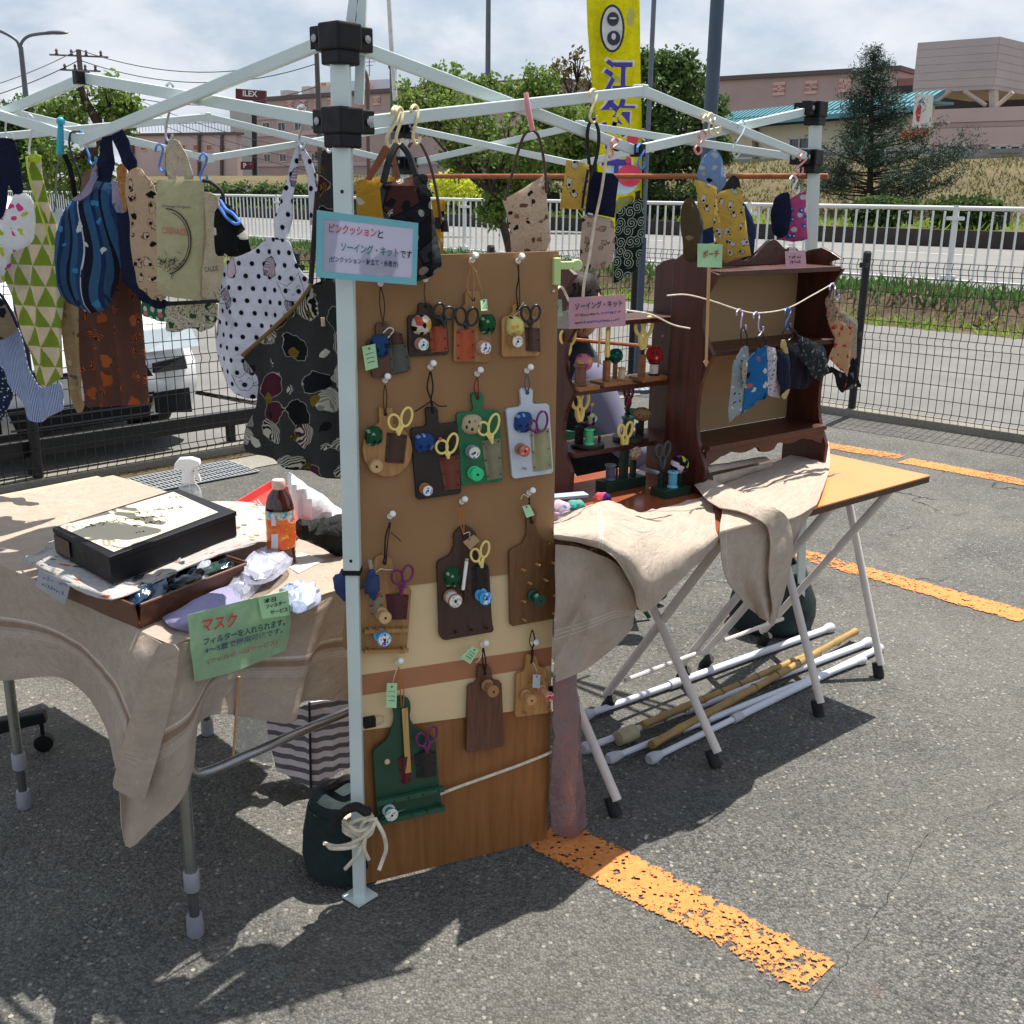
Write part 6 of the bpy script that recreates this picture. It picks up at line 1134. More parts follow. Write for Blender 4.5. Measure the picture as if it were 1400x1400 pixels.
polka=F('white_polka_cat_print',over(solid('#d6d9e4'),dots('#14161f',.0285,.005),blobs(.11,.024,['#cfc0c8','#b9b6c4'],1.3,.7,line='#3b3a44',lw=.0011,seed=3,dens=.75,stripe=('#8a8794',.005))),.42)
mush=F('dark_mushroom_print',over(solid('#3c3b3a'),blobs(.064,.031,['#16171a','#2d3b2f','#5a5854','#141518','#4b1c2c','#8c8a80'],1.35,.6,line='#a9a698',lw=.0009,seed=2,rj=.12,stripe=('#c4c0b0',.0075)),blobs(.048,.012,['#77621f','#c9c5b6','#17181a'],1.4,.5,seed=15,dens=.7,stripe=('#1a1a1a',.005))),.12)
patchw=F('black_patchwork',over(cells(['#15171b','#1f2226','#3c3f40','#4a2a22','#0f1114','#33363a','#9a968a','#1a1d22','#4a1f1a'],19,3,'#0c0d0f'),blobs(.03,.011,['#121316','#8f8b80'],1.4,.4,seed=2,dens=.6,stripe=('#b9b4a4',.0042))),.1)
yface=F('yellow_cat_face_print',over(solid('#c9a540'),blobs(.05,.013,['#d8d3c4','#1c1a18','#d8d3c4'],1.3,.8,seed=6)),.35)
paw=F('beige_paw_print',over(solid('#d9c6b0'),blobs(.026,.0062,['#6e5747','#2a201c','#8c6f5c'],1.4,1.0,seed=4,dens=.8),lines('#6b5648',38,.006,2.5,3)),.38)
ydog=F('yellow_dog_print',over(solid('#dfc060'),blobs(.034,.0115,['#d9dbe0','#cfc8bc','#e2ddd2'],1.4,.9,seed=5,line='#4b3a2a',lw=.0008,inner=('#1b1715',.0034))),.38)
bpaw=F('beige_soccer_print',over(solid('#d4c1b2'),blobs(.028,.0085,['#b49b88','#2b241f','#bfa894'],1.2,1,seed=8,line='#4a3d36',lw=.0009)),.35)
arab=F('green_arabesque_print',over(solid('#13241c'),rings('#c3cfc0',.026,.24,1),blobs(.055,.007,['#cfd6cc','#c9a7a0'],1.5,.8,seed=3,dens=.5)),.15)
lblue=F('light_blue_cat_print',over(solid('#8fabcf'),blobs(.034,.0085,['#c9cdd6','#cbbf9c','#1c2236'],1.4,.8,seed=4)),.4)
olive=F('olive_print',over(solid('#5a4b33'),blobs(.05,.012,['#8d7a66','#b9a698'],1.7,.8,seed=4,dens=.6)),.2)
pinkm=F('pink_mushroom_print',over(solid('#cf5f97'),blobs(.030,.0095,['#2263b8','#e6e3ea','#2263b8'],1.15,.3,seed=2,inner=('#dfe6f2',.003),rj=.15)),.35)
silver=F('silver_blue_print',over(solid('#9fadb4'),blobs(.022,.004,['#2a3038','#dfe4e6'],1.8,1,seed=3)),.3)
bluep=F('blue_flower_print',over(solid('#1f6fae'),blobs(.03,.010,['#d9d6cc','#16181c','#1f6fae','#c9614a'],1.2,1.0,seed=6)),.25)
wpr=F('white_blue_print',over(solid('#d3d5df'),blobs(.014,.004,['#4a5678','#b46a70','#7c86a4'],1.3,1,seed=3)),.35)
dfl=F('dark_fern_print',over(solid('#202c30'),blobs(.018,.007,['#6f8088','#93a4a8','#4f6068'],2.4,1,seed=3,stripe=('#202c30',.0022))),.15)
redf=F('tan_red_flower_print',over(solid('#c7a680'),blobs(.032,.0085,['#b8302c','#b8302c'],1.2,.7,seed=4,inner=('#d8b89a',.002))),.3)
wsk=F('white_sketch_print',over(solid('#bfb4a4'),lines('#6a5648',60,.02,2,3)),.35); bfl=F('black_flower_print',over(solid('#14141a'),blobs(.028,.010,['#c9b9a4','#b06a4a','#5a6a70'],1.3,1,seed=5,dens=.6)),.15)
# ---- left side, back to front
hang('apron','dark navy flower cotton edge at the far left, lowest of the hanging pieces','apron',hl(0,530,-20,-.06),[(-40,470),(0,500),(14,520),(16,540),(8,568),(0,577),(-40,580)],navydot,APR,bulge=.006)
hang('apron','blue and white striped apron hem at the far left','apron',hl(40,520,-25,-.05),[(-20,440),(10,425),(28,455),(40,500),(52,531),(82,523),(88,558),(52,579),(40,572),(20,535),(0,500),(-20,490)],seer,APR,fold=.008,nf=4)
t=thing('apron','green and beige triangle print apron hanging from a pale hook','apron',hl(45,215,0).at(45,215),APR); pl=hl(60,340,-22,-.005)
hang('body',None,None,pl,[(37,212),(55,212),(57,240),(66,275),(77,303),(84,350),(88,400),(86,440),(88,512),(62,532),(50,527),(42,480),(22,430),(5,380),(10,350),(49,330),(50,300),(45,262),(38,235)],tri,None,t,fold=.010,nf=3,rnd_c=1,seed=2)
cord('edging',pl,[(36,214),(40,240),(52,280),(62,310),(72,345)],.003,plain('yellow_green_bias','#b5c94a',.8),t,off=.012); mb=cloth_mb([(37,211),(55,211),(56,222),(38,222)],pl,off=.006); mb.build('neck_loop',plain('lime_cloth','#a5bb33',.85),t)
hang('bag','white bag printed with pink, blue and green cats at the far left','bag',hl(20,330,-15,.03),[(-40,285),(0,300),(8,290),(20,264),(38,264),(48,285),(52,312),(50,345),(42,362),(25,378),(0,388),(-40,392)],catpop,APR,bulge=.016,fold=.005,seed=4)
t=thing('bag','navy strapped bag at the very left edge, tartan inside','bag',hl(10,190,0).at(10,190),APR)
hang('strap',None,None,hl(10,230,-10,.035),[(-20,190),(6,188),(20,190),(27,225),(34,262),(22,268),(12,250),(4,300),(-20,310)],navy,None,t,fold=.006)
hang('lower_body',None,None,hl(10,430,-10,.03),[(-40,375),(0,405),(20,430),(25,448),(12,462),(-40,475)],F('khaki_navy_piped',over(solid('#8f846c'),blobs(.05,.018,['#1a1e2a','#3f4431'],1.2,.6,seed=2))),None,t,bulge=.01)
cord('piping',hl(10,430,-10,.045),[(-20,385),(0,402),(14,424),(25,448)],.004,navy,t)
hang('apron','narrow beige leaf print apron between the green and brown ones','apron',hl(100,450,-25,-.05),[(84,330),(104,340),(110,415),(113,500),(113,548),(108,568),(97,520),(90,470),(86,430)],leaf,APR,fold=.012,nf=2,seed=5)
hang('apron','brown apron printed with orange jugs and bowls','apron',hl(160,470,-30,-.06),[(104,300),(180,300),(188,350),(193,405),(199,480),(207,552),(160,555),(120,557),(112,500),(108,420)],brapr,APR,fold=.009,nf=3,seed=6)
hang('pouch','green pouch with pink and white polka dots below the tote','pouch',hl(225,425,-30,-.05),[(194,400),(232,412),(256,418),(254,436),(236,442),(214,438),(196,431)],gdot,APR,bulge=.006)
hang('apron','cream cloth with dark green sketches below the tote','apron',hl(260,435,-30,-.03),[(225,420),(256,412),(296,412),(297,430),(291,447),(275,455),(262,448),(240,455),(228,452)],gpr,APR,fold=.008)
t=thing('bag','cream cat drawing bag with navy straps and piping beside the wave bag','bag',hl(180,180,0).at(165,180),APR); pl=hl(195,330,-25,.0)
hang('piping',None,None,pl,[(158,262),(176,262),(181,300),(180,350),(188,385),(206,403),(236,415),(222,424),(196,414),(172,388),(163,340)],navy,None,t,off=-.012)
hang('body',None,None,pl,[(173,234),(190,228),(201,242),(214,257),(217,300),(222,350),(228,405),(222,413),(206,408),(190,390),(182,365),(178,330),(177,300),(172,262)],catline,None,t,bulge=.012,fold=.005,seed=7)
hang('lining',None,None,pl,[(160,226),(170,222),(174,236),(173,262),(176,290),(168,285),(162,255)],orng,None,t,off=-.004)
hang('strap',None,None,pl,[(153,184),(168,177),(178,200),(189,228),(174,235),(163,210)],navy,None,t,off=.006,rnd_c=0)
t=thing('bag','blue wave and cat print bag with navy straps, largest on the left bar','bag',hl(145,178,0).at(148,182),APR); pl=hl(125,330,-18,.045)
hang('body',None,None,pl,[(130,246),(152,249),(158,262),(165,290),(166,320),(165,355),(161,392),(150,420),(132,428),(112,425),(92,412),(77,392),(72,350),(78,312),(90,285),(99,272),(118,265),(127,252)],wave,None,t,bulge=.022,fold=.006,seed=8)
hang('strap',None,None,pl,[(140,186),(153,182),(156,212),(153,250),(130,247),(134,215)],navy,None,t,off=.012,rnd_c=0)
lil=F('lilac_grey_lining',over(solid('#a9a3bd'),blobs(.03,.007,['#7d6f86'],1.5,1,seed=2,dens=.5)),.3)
hang('lining',None,None,pl,[(98,273),(106,276),(122,266),(132,246),(133,222),(127,230),(122,247),(110,264)],lil,None,t,off=.026); hang('lining',None,None,pl,[(152,262),(153,244),(163,250),(169,272),(175,288),(164,293),(156,282)],lil,None,t,off=.026)
t=thing('tote_bag','cream canvas tote bag with a wreath ring print and red letters','tote bag',hl(240,190,0).at(240,190),APR); pl=hl(245,320,-22,.01)
hang('body',None,None,pl,[(215,246),(246,247),(277,247),(279,300),(277,350),(273,411),(240,407),(216,403),(215,330)],tote_m,None,t,bulge=.012,fold=.003,rnd_c=0,crease=.001)
hang('side_gusset',None,None,pl,[(278,262),(288,263),(297,268),(303,330),(306,372),(302,410),(273,412),(277,350)],totes,None,t,off=-.006,bulge=.004,rnd_c=0,crease=.002)
hang('handle',None,None,pl,[(229,193),(236,189),(245,194),(255,212),(263,245),(251,246),(247,226),(243,212),(242,246),(228,246)],totes,None,t,off=.004,rnd_c=1); hang('base_strip',None,None,pl,[(232,412),(300,409),(300,414),(232,418)],BLKP,None,t,off=-.004,rnd_c=0)
mb=MB(); c=(226,330); mb.tube([pl.at(c[0]+35*math.cos(a),c[1]-45*math.sin(a),.0155) for a in [R_(-80+k*12) for k in range(15)]],.0014,6); mb.build('ring_print',MBLK,t); mb=MB(); mb.tube([pl.at(c[0]+32*math.cos(a),c[1]-41*math.sin(a),.0155) for a in [R_(-70+k*12) for k in range(13)]],.0008,6); mb.build('ring_print',MBLK,t)
ltx('CEDVACE',pl,(222,319),(256,322),plain('faded_red_print','#b8735c',.8),t,off=.016,hpx=9); ltx('Orange Organic',pl,(222,284),(262,286),plain('faded_ink','#5a5c50',.8),t,off=.016,hpx=4.5); ltx('CAUDE',pl,(281,372),(299,370),plain('faded_ink','#5a5c50',.8),t,off=.003,hpx=7)
rr=random.Random(3); mb=MB()
for i in range(46):
    x,y=226+rr.gauss(6,9),362+rr.gauss(0,6); a=rr.uniform(-1.3,1.3); mb.tube([pl.at(x,y,.0158),pl.at(x+7*math.sin(a),y-8*math.cos(a)*.8,.0158)],.0006,4)
mb.build('plant_print',plain('dark_print','#33382f',.8),t,kind='stuff')
t=thing('bag','black and white camouflage bag hanging on a blue hanger right of the tote','bag',hl(310,280,0).at(305,280),APR); pl=hl(318,320,-25,-.02)
hang('body',None,None,pl,[(293,292),(300,283),(311,277),(324,293),(334,312),(341,338),(346,352),(330,352),(312,350),(297,350),(295,330)],bw,None,t,bulge=.014,fold=.006); cord('strap',pl,[(278,247),(290,250),(303,262),(306,278)],.004,plain('black_cord','#0e0e10',.7),t); cord('blue_hanger',pl,[(301,274),(309,286),(318,292),(327,303),(322,306),(310,297),(300,283)],.0035,HCOL['blue'],t,off=.012)
t=thing('apron','white polka dot apron with cat faces, hanging by its long straps','apron',hl(412,200,0).at(412,200),APR); pl=hl(380,400,-28,-.005)
hang('body',None,None,pl,[(355,332),(363,325),(373,324),(391,327),(399,330),(402,350),(408,370),(423,386),(419,420),(410,445),(404,470),(395,500),(377,530),(360,543),(345,546),(325,535),(305,515),(292,482),(290,460),(296,420),(303,385),(311,355),(330,350),(345,342)],polka,None,t,fold=.011,nf=2,cell=.016,seed=3)
hang('strap',None,None,pl,[(404,200),(410,198),(405,240),(402,265),(398,300),(393,329),(373,327),(377,300),(388,262),(398,225)],polka,None,t,off=.003,fold=.004); hang('strap',None,None,pl,[(411,198),(419,204),(428,226),(435,250),(432,285),(427,312),(424,292),(421,258),(417,228)],polka,None,t,off=-.008,fold=.004)
for cx,cy,s in ((400,395,1.0),(334,520,.8),(305,405,.6)):   # drawn cat faces
    q=MB(); P_=lambda dx,dy:pl.at(cx+dx*s,cy+dy*s,.0165)
    for ps in ([(-14,8),(-22,-10),(-8,-4),(2,-12),(8,-22),(14,-4),(16,8),(6,18),(-8,16),(-14,8)],[(-9,3),(-6,0),(-3,3)],[(5,-2),(8,-5),(11,-2)],[(-1,7),(1,9),(3,7)],[(-20,-6),(-16,0)],[(9,-18),(11,-10)],[(14,6),(22,3)],[(14,9),(22,9)]): q.tube([P_(*p) for p in ps],.0006,4)
    q.build('cat_face_print',plain('ink_grey','#3a3a46',.8),t,kind='stuff')
t=thing('apron','dark grey mushroom print apron hanging beside the near canopy leg','apron',hl(450,205,0).at(448,205),APR); pl=hl(425,500,-12,-.005)
hang('body',None,None,pl,[(428,388),(447,382),(472,384),(474,450),(475,560),(473,645),(468,657),(445,651),(400,641),(365,626),(332,613),(337,585),(350,560),(353,520),(342,500),(333,486),(352,470),(377,447),(400,425),(418,404)],mush,None,t,off=.03,fold=.012,nf=3,cell=.015,seed=5)
hang('strap',None,None,pl,[(439,207),(450,202),(458,212),(459,260),(458,300),(463,390),(440,390),(432,300),(433,270),(437,240)],mush,None,t,off=.004,fold=.006)
cord('edging',pl,[(331,486),(352,468),(377,445),(400,423),(418,401),(426,388)],.004,plain('brass_brown_edging','#6b5426',.7),t,off=.045,wave=.001); cord('tie',pl,[(434,262),(431,300),(428,345),(425,388)],.005,plain('dark_brown_tie','#2a1d1b',.8),t,off=.045)
mb=MB(); mb.tube([pl.at(441,434,.052),pl.at(442,446,.052)],.004,8); mb.build('cord_end',plain('pale_wood','#b99878',.6),t)
# behind the price sign
t=thing('bag','yellow bag with a dark cat face behind the blue bordered sign','bag',hr(510,240,0,-.06).at(515,240),POU); pl=hr(515,290,5,-.12)
hang('body',None,None,pl,[(486,247),(505,244),(540,241),(548,250),(550,300),(556,400),(566,560),(540,575),(505,570),(496,420),(490,330)],yface,None,t,bulge=.012)  # lower part, unseen behind the board, lengthened and widened to shade the ground
t=thing('hanger','brown wooden hanger above the yellow bag beside the canopy leg','hanger',pl.at(528,200)); mb=MB(); mb.prism([pl.at(x,y,.03) for x,y in ((524,199),(533,199),(534,206),(507,247),(499,245))],-pl.n*.01); mb.build('arm',wood('hanger_wood','#7a4022','#9a5a34'),t,smooth=False); mb=MB(); mb.prism([pl.at(x,y,.03) for x,y in ((533,203),(537,200),(548,243),(540,246))],-pl.n*.009); mb.build('arm',wood('hanger_wood','#7a4022','#9a5a34'),t,smooth=False)
t=thing('bag','dark patchwork bag with black straps hanging beside the blue bordered sign','bag',hr(560,200,0,-.05).at(545,200),POU); pl=Pl(PB_.at(565,375),14,.055)
hang('body',None,None,pl,[(519,251),(539,247),(558,243),(583,236),(586,255),(589,277),(596,314),(603,345),(605,367),(586,380),(572,385),(545,386),(532,340),(523,290)],patchw,None,t,bulge=.02,fold=.006,seed=4)
for a,b in (((542,198),(524,250)),((549,198),(569,240))): mb=MB(); A=pl.at(*a,.0);B=pl.at(*b,.02); mb.tube(cr([A,A.lerp(B,.5)+Vector((0,0,.01)),B],5),.0065,6); mb.build('strap',plain('black_webbing2','#111419',.7),t)
t=thing('pouch','small yellow pouch with black tassels behind the patchwork bag','pouch',hr(598,272,0,-.1).at(598,272),POU); pl=hr(598,300,15,-.12)
hang('body',None,None,pl,[(586,275),(597,272),(609,273),(607,300),(606,335),(604,352),(598,345),(592,310)],yface,None,t,bulge=.01); 
for x,y in ((598,305),(608,309)): mb=MB(); mb.tube([pl.at(x,y-8,.02),pl.at(x,y+8,.02)],[.006,.009],8); mb.build('tassel',BLKP,t)
cord('leather_strap',pl,[(555,212),(560,198),(567,193),(576,198),(588,225),(597,265),(602,295),(606,302)],.0032,plain('brown_leather','#43291e',.5),t,off=.03)
# ---- along the right bar
t=thing('bag','beige paw print bag with long brown leather handles above the board','bag',hr(722,178,0).at(727,178),POU); pl=hr(720,290,8,-.03)
hang('body',None,None,pl,[(687,274),(715,258),(744,239),(747,263),(750,295),(753,328),(748,343),(720,346),(699,345),(697,314),(692,290)],paw,None,t,bulge=.012,rnd_c=0,fold=.004)
for ps in ([(727,176),(716,186),(706,215),(697,250),(690,274)],[(727,176),(736,186),(742,210),(746,240),(748,262)]): cord('handle',pl,ps,.0032,plain('brown_leather','#4f2c22',.5),t,off=.012)
hang('tab',None,None,pl,[(744,250),(750,248),(752,262),(746,264)],BLKP,None,t,off=.012,rnd_c=0)
t=thing('pouch','quilted yellow cat pouch, left of the navy one','pouch',hr(790,220,0).at(790,222),POU); pl=hr(790,255,-5,.02)
hang('body',None,None,pl,[(774,219),(788,220),(805,225),(806,240),(800,287),(784,286),(765,285),(770,255),(772,238)],ydog,None,t,bulge=.014,rnd_c=0,fold=.003); cord('black_loop',pl,[(804,232),(800,255),(797,275),(796,285)],.003,BLKP,t,off=.018)
t=thing('pouch','plain dark navy pouch with a thin yellow side in front of the banner','pouch',hr(825,236,0).at(822,235),POU); pl=hr(822,265,10,.03)
hang('body',None,None,pl,[(808,233),(822,236),(838,237),(846,246),(843,272),(841,298),(820,294),(801,290),(804,262)],navy,None,t,bulge=.008,rnd_c=0); hang('yellow_side',None,None,pl,[(800,240),(808,234),(802,290),(794,288)],plain('yellow_cloth','#b8912c',.85),None,t,off=-.008,rnd_c=0)
hang('pouch','beige pouch with soccer ball drawings below the navy pouch','pouch',hr(815,330,8,.015),[(797,292),(818,295),(839,299),(840,330),(838,357),(830,366),(814,368),(800,369),(792,361),(793,335),(795,312)],bpaw,POU,bulge=.007,rnd_c=1)
hang('pouch','pale green and yellow cloth corner above the arabesque pouch','pouch',hr(855,280,10,-.03),[(842,270),(866,266),(868,280),(852,296),(841,296)],F('pale_green_floral',over(solid('#b8bf7a'),blobs(.016,.005,['#8ab4a0','#cfb04a'],1.3,.8,seed=3)),.4),POU,fold=.003)
t=thing('pouch','dark green arabesque pouch with pale curls right of the beige pouch','pouch',hr(860,230,0).at(872,262),POU); pl=hr(860,330,22,.0)
hang('body',None,None,pl,[(841,293),(852,284),(864,276),(879,271),(880,309),(877,340),(873,364),(858,376),(841,389),(838,386),(840,340)],arab,None,t,rnd_c=0,fold=.004,bulge=.003); hang('loop_tab',None,None,pl,[(868,262),(875,260),(876,272),(869,274)],BLKP,None,t,off=.004,rnd_c=0)
for ps,l in (([(810,162),(804,175),(803,200),(806,235),(801,262)],'long black cord loop hanging from the cream hook, its left strand'),([(812,162),(818,178),(818,200),(813,225),(806,245)],'long black cord loop hanging from the cream hook, its right strand')): cord('cord',hr(810,200,0,.01),ps,.0042,plain('black_cord','#0e0e10',.7),None,l,'cord',off=.01)
cord('rope',hr(830,300,0,.07),[(833,196),(829,215),(822,262),(813,305),(806,350),(799,385),(797,406)],.0034,ROPE,None,'off white rope slanting down from the pink hook to the pink sign','rope',wave=.002)
# cluster above the right shelf
G2='pouches clustered above the right wooden shelf'
hang('pouch','olive brown pouch, leftmost of the cluster above the right shelf','pouch',hr(945,320,25,.0),[(931,283),(938,272),(947,268),(954,290),(961,313),(957,335),(951,358),(939,359),(934,340),(930,310)],olive,G2,bulge=.012)
hang('pouch','dark blue pouch peeping out right of the large yellow one','pouch',hr(1020,325,10,-.05),[(1005,275),(1017,276),(1026,292),(1033,309),(1031,340),(1028,362),(1020,369),(1008,350)],F('denim_blue',over(solid('#26385c')),.15),G2,bulge=.01)
hang('pouch','light blue cat print pouch on top of the cluster','pouch',hr(970,230,12,-.01),[(977,201),(984,211),(989,221),(993,249),(986,262),(978,266),(964,262),(951,243),(955,228),(962,214)],lblue,G2,bulge=.010)
hang('pouch','black zipped pouch between the light blue and large yellow ones','pouch',hr(1003,250,5,-.02),[(985,262),(995,246),(1003,238),(1011,246),(1014,260),(1000,268),(988,272)],plain('black_cloth','#121318',.8),G2,bulge=.008)
hang('pouch','small yellow dog print pouch overlapping the olive one','pouch',hr(965,280,18,.03),[(949,245),(963,249),(978,255),(981,280),(983,304),(972,310),(962,315),(955,280)],ydog,G2,bulge=.006,rnd_c=0)
hang('pouch','large yellow dog print pouch above the right shelf','pouch',hr(1000,310,4,.015),[(979,264),(995,259),(1011,256),(1016,270),(1021,310),(1026,349),(1008,354),(990,360),(981,335),(973,313),(977,290)],ydog,G2,bulge=.008,rnd_c=0)
hang('pouch','dark blue pouch corner showing under the small yellow one','pouch',hr(968,325,10,-.01),[(960,312),(975,310),(976,332),(961,334)],F('denim_blue',over(solid('#26385c')),.15),G2,bulge=.004,rnd_c=0)
hang('pouch','dark navy rounded pouch left of the pink mushroom pouch','pouch',hr(1066,295,5,-.01),[(1059,270),(1068,264),(1079,262),(1082,290),(1078,320),(1066,327),(1055,318),(1053,292)],navy,G2,bulge=.01)
hang('pouch','pink pouch printed with blue and white mushrooms beside the right canopy leg','pouch',hr(1084,295,5,.015),[(1065,279),(1083,270),(1101,261),(1103,295),(1104,327),(1085,331),(1066,328),(1065,300)],pinkm,G2,bulge=.006,rnd_c=0)
# pouches on the rope across the right shelf
HF=Pl(H1P(0,-.03,0),H1A); G3='pouches hooked on the rope across the right shelf'
RP=[(912,404),(939,403),(975,412),(1011,424),(1036,428),(1075,422),(1110,404),(1140,387)]
mb=MB(); mb.tube(cr([HF.at(x,y,.01) for x,y in RP],5),.0019,8); mb.build('rope',ROPE,None,'white rope sagging across the front of the right wooden shelf','rope')
def rp(lab,ol,m,off,ang=0,**k): q=Pl(HF.at(*ol[0],off),H1A+ang); return hang('pouch',lab,'pouch',q,ol,m,G3,**k)
rp('silver blue pouch, leftmost on the rope across the shelf',[(1016,473),(1023,473),(1024,490),(1018,530),(1013,563),(997,580),(995,565),(998,530),(1001,497)],silver,.02,-25,bulge=.006)
rp('narrow pale pouch wedged beside the silver blue one',[(1016,494),(1021,493),(1022,510),(1020,530),(1014,531)],wsk,.035,0,bulge=.003)
rp('blue and black flower pouch, second large one on the rope',[(1022,490),(1035,478),(1048,472),(1052,500),(1050,544),(1037,548),(1025,558),(1013,566),(1016,545),(1020,515)],bluep,.015,-5,bulge=.006,rnd_c=0)
rp('white pouch with rows of small blue print',[(1048,473),(1059,476),(1064,500),(1067,539),(1063,544),(1051,541),(1049,510)],wpr,.03,20,bulge=.004)
rp('plain navy pouch directly right of the white printed one',[(1061,479),(1078,483),(1081,505),(1081,531),(1067,542),(1064,510)],navy,.012,5,bulge=.006,rnd_c=0)
rp('cream cloth corner below the first navy pouch',[(1067,541),(1080,530),(1078,538),(1073,547)],F('cream_cloth',over(solid('#cfc08a')),.3),.02,5,fold=.002)
rp('darker navy pouch half behind the fern print one',[(1078,473),(1092,469),(1104,495),(1110,520),(1108,529),(1096,533),(1082,530),(1080,500)],F('navy_cotton2',over(solid('#10172c')),.1),.005,15,bulge=.006)
rp('dark pouch with a pale fern print, rightmost on the rope',[(1089,457),(1107,464),(1125,473),(1131,492),(1136,509),(1118,520),(1107,512),(1097,485)],dfl,.03,10,bulge=.005,rnd_c=0)
rp('pale knotted tassel beside the fern print pouch',[(1067,465),(1073,464),(1077,474),(1077,485),(1069,478)],F('cream_cloth',over(solid('#cfc08a')),.3),.04,0,bulge=.004)
HE=Pl(H1P(H1W+.005,-.02,0),H1A); G4='cloth pieces hooked at the right side of the shelf'
def re(lab,ol,m,off,ang=0,**k): q=Pl(HE.at(*ol[0],off),H1A+ang); return hang('pouch',lab,'pouch',q,ol,m,G4,**k)
re('off white sketched pouch behind the red flower one',[(1143,418),(1150,424),(1162,432),(1173,439),(1173,465),(1171,494),(1160,500),(1150,450)],wsk,.0,0,bulge=.005)
re('black flower print pouch, lowest at the right side of the shelf',[(1135,500),(1150,508),(1160,512),(1165,490),(1171,488),(1173,510),(1176,530),(1168,528),(1160,533),(1149,538),(1142,518)],bfl,.008,0,bulge=.004)
re('tan pouch with red flowers at the right side of the shelf',[(1131,435),(1143,436),(1155,443),(1167,450),(1165,470),(1163,490),(1160,515),(1146,502),(1133,490),(1140,475),(1142,460)],redf,.02,-10,bulge=.004,rnd_c=0)
re('crumpled brownish cloth top under the lilac hook',[(1130,404),(1136,408),(1141,415),(1147,425),(1149,433),(1138,437),(1131,432),(1129,418)],F('brown_pink_crumple',over(solid('#a8917c'),blobs(.014,.005,['#b8545a','#6b5444'],1.3,.9,seed=2)),.3),.03,0,bulge=.006)
CLN=['left strand','right strand','ring shaped','left ring','right strap']
for ci,a in enumerate(([(1015,447),(1013,460),(1019,476)],[(1017,447),(1022,462),(1021,476)],[(1041,455),(1035,464),(1042,476),(1048,470),(1043,457)],[(1077,446),(1070,456),(1076,466),(1084,458),(1080,448)],[(1078,446),(1086,452),(1092,462)])): cord('carabiner',HF,a,.002,plain('black_clip','#1b1c1e',.35,.3),None,['left strand of the black clip above the silver blue pouch','right strand of the black clip above the silver blue pouch','black ring clip above the blue flower pouch','black ring clip below the blue rope hook','short black strap leading to the fern print pouch'][ci],'clip',off=.02,group='small clips on the rope')
# hooks
PH=Pl(PAD.P,139.6,.012); PR_=Pl(PAB.P,49.6,.012)
for c,a,b,l in (('silver',(232,117),(231,190),'large silver hook holding the canvas tote'),('silver',(412,147),(413,200),'silver hook holding the polka dot apron'),('white',(449,152),(450,205),'chunky white hook next to the slider bracket holding the mushroom apron'),('white',(40,160),(44,214),'pale hook holding the green triangle apron'),('white',(3,162),(12,190),'pale hook holding the navy strapped bag at the left edge'),('blue',(110,182),(126,222),'blue hook slanting right below the left bar'),('blue',(218,200),(222,232),'blue hook behind the tote handle'),('blue',(278,213),(278,246),'blue hook holding the black cord of the camouflage bag')): hook(c,PH,a,b,l)
for c,a,b,l in (('cream',(541,149),(533,198),'cream hook nearest the canopy leg, holding the wooden hanger'),('cream',(546,150),(546,196),'second cream hook from the canopy leg, holding the patchwork bag'),('cream',(567,147),(569,194),'third cream hook from the canopy leg, holding the brown strap'),('cream',(811,125),(811,165),'cream hook holding the long black cord loop'),('pink',(841,192),(833,212),'pink hook on the bar in front of the yellow banner'),('blue',(876,200),(876,228),'blue hook at the right side of the yellow banner'),('cream',(966,160),(973,182),'cream hook above the light blue pouch'),('cream',(972,158),(980,180),'second cream hook above the light blue pouch'),('pink',(961,182),(954,208),'pink hook left above the small yellow pouch'),('clear',(1014,168),(1006,212),'clear hook on the crossing bars above the large yellow pouch'),('pink',(1099,212),(1093,236),'pink hook beside the right canopy leg'),('white',(1085,243),(1088,262),'small white ring hook above the pink mushroom pouch')): hook(c,PR_,a,b,l,.003 if c!='clear' else .0022)
for c,a,b,l in (('lilac',(1011,425),(1016,450),'lilac hook, first on the rope, above the silver blue pouch'),('lilac',(1034,429),(1040,452),'lilac hook, second on the rope with an open end'),('blue',(1077,423),(1077,448),'blue hook on the rope above the fern print pouch'),('lilac',(1138,390),(1144,408),'lilac hook at the right end of the rope')): hook(c,HF,a,b,l,.0022,7,.012)
mb=MB(); mb.tube([PR_.at(719,127,.01),PR_.at(722,150,.02),PR_.at(728,178,.02)],[.005,.006,.0055],8); mb.build('clip',HCOL['pink'],None,'long pink clip hooked over the bar above the paw print bag','clip')
cord('cord',PH,[(108,180),(97,182),(95,200),(103,225),(110,245),(108,260)],.0026,HCOL['black'],None,'thin black cord looping down from the left bar','cord',off=-.03)
mb=MB(); mb.ball(PH.at(83,166,-.05),.010,12,8); mb.tube([PH.at(83,172,-.05),PH.at(82,210,-.05)],[.007,.009],8); mb.build('clip',HCOL['cyan'],None,'cyan clip hanging below the left bar','clip')
cord('cord',PH,[(82,210),(77,240),(76,270),(74,290)],.0022,plain('grey_cord','#77756f',.8),None,'grey cord dangling from the cyan clip','cord',off=-.05); cord('strap',PH,[(88,212),(95,228),(100,250),(103,272)],.006,bw,None,'black and white strap dangling beside the cyan clip','strap',off=-.05)
t_=hl(120,240,-20,-.08); hang('bag','brown leather flap hanging behind the wave bag','bag',t_,[(113,240),(120,232),(135,232),(134,262),(120,270),(111,262)],plain('brown_leather_flap','#6b4630',.6),APR,bulge=.006)
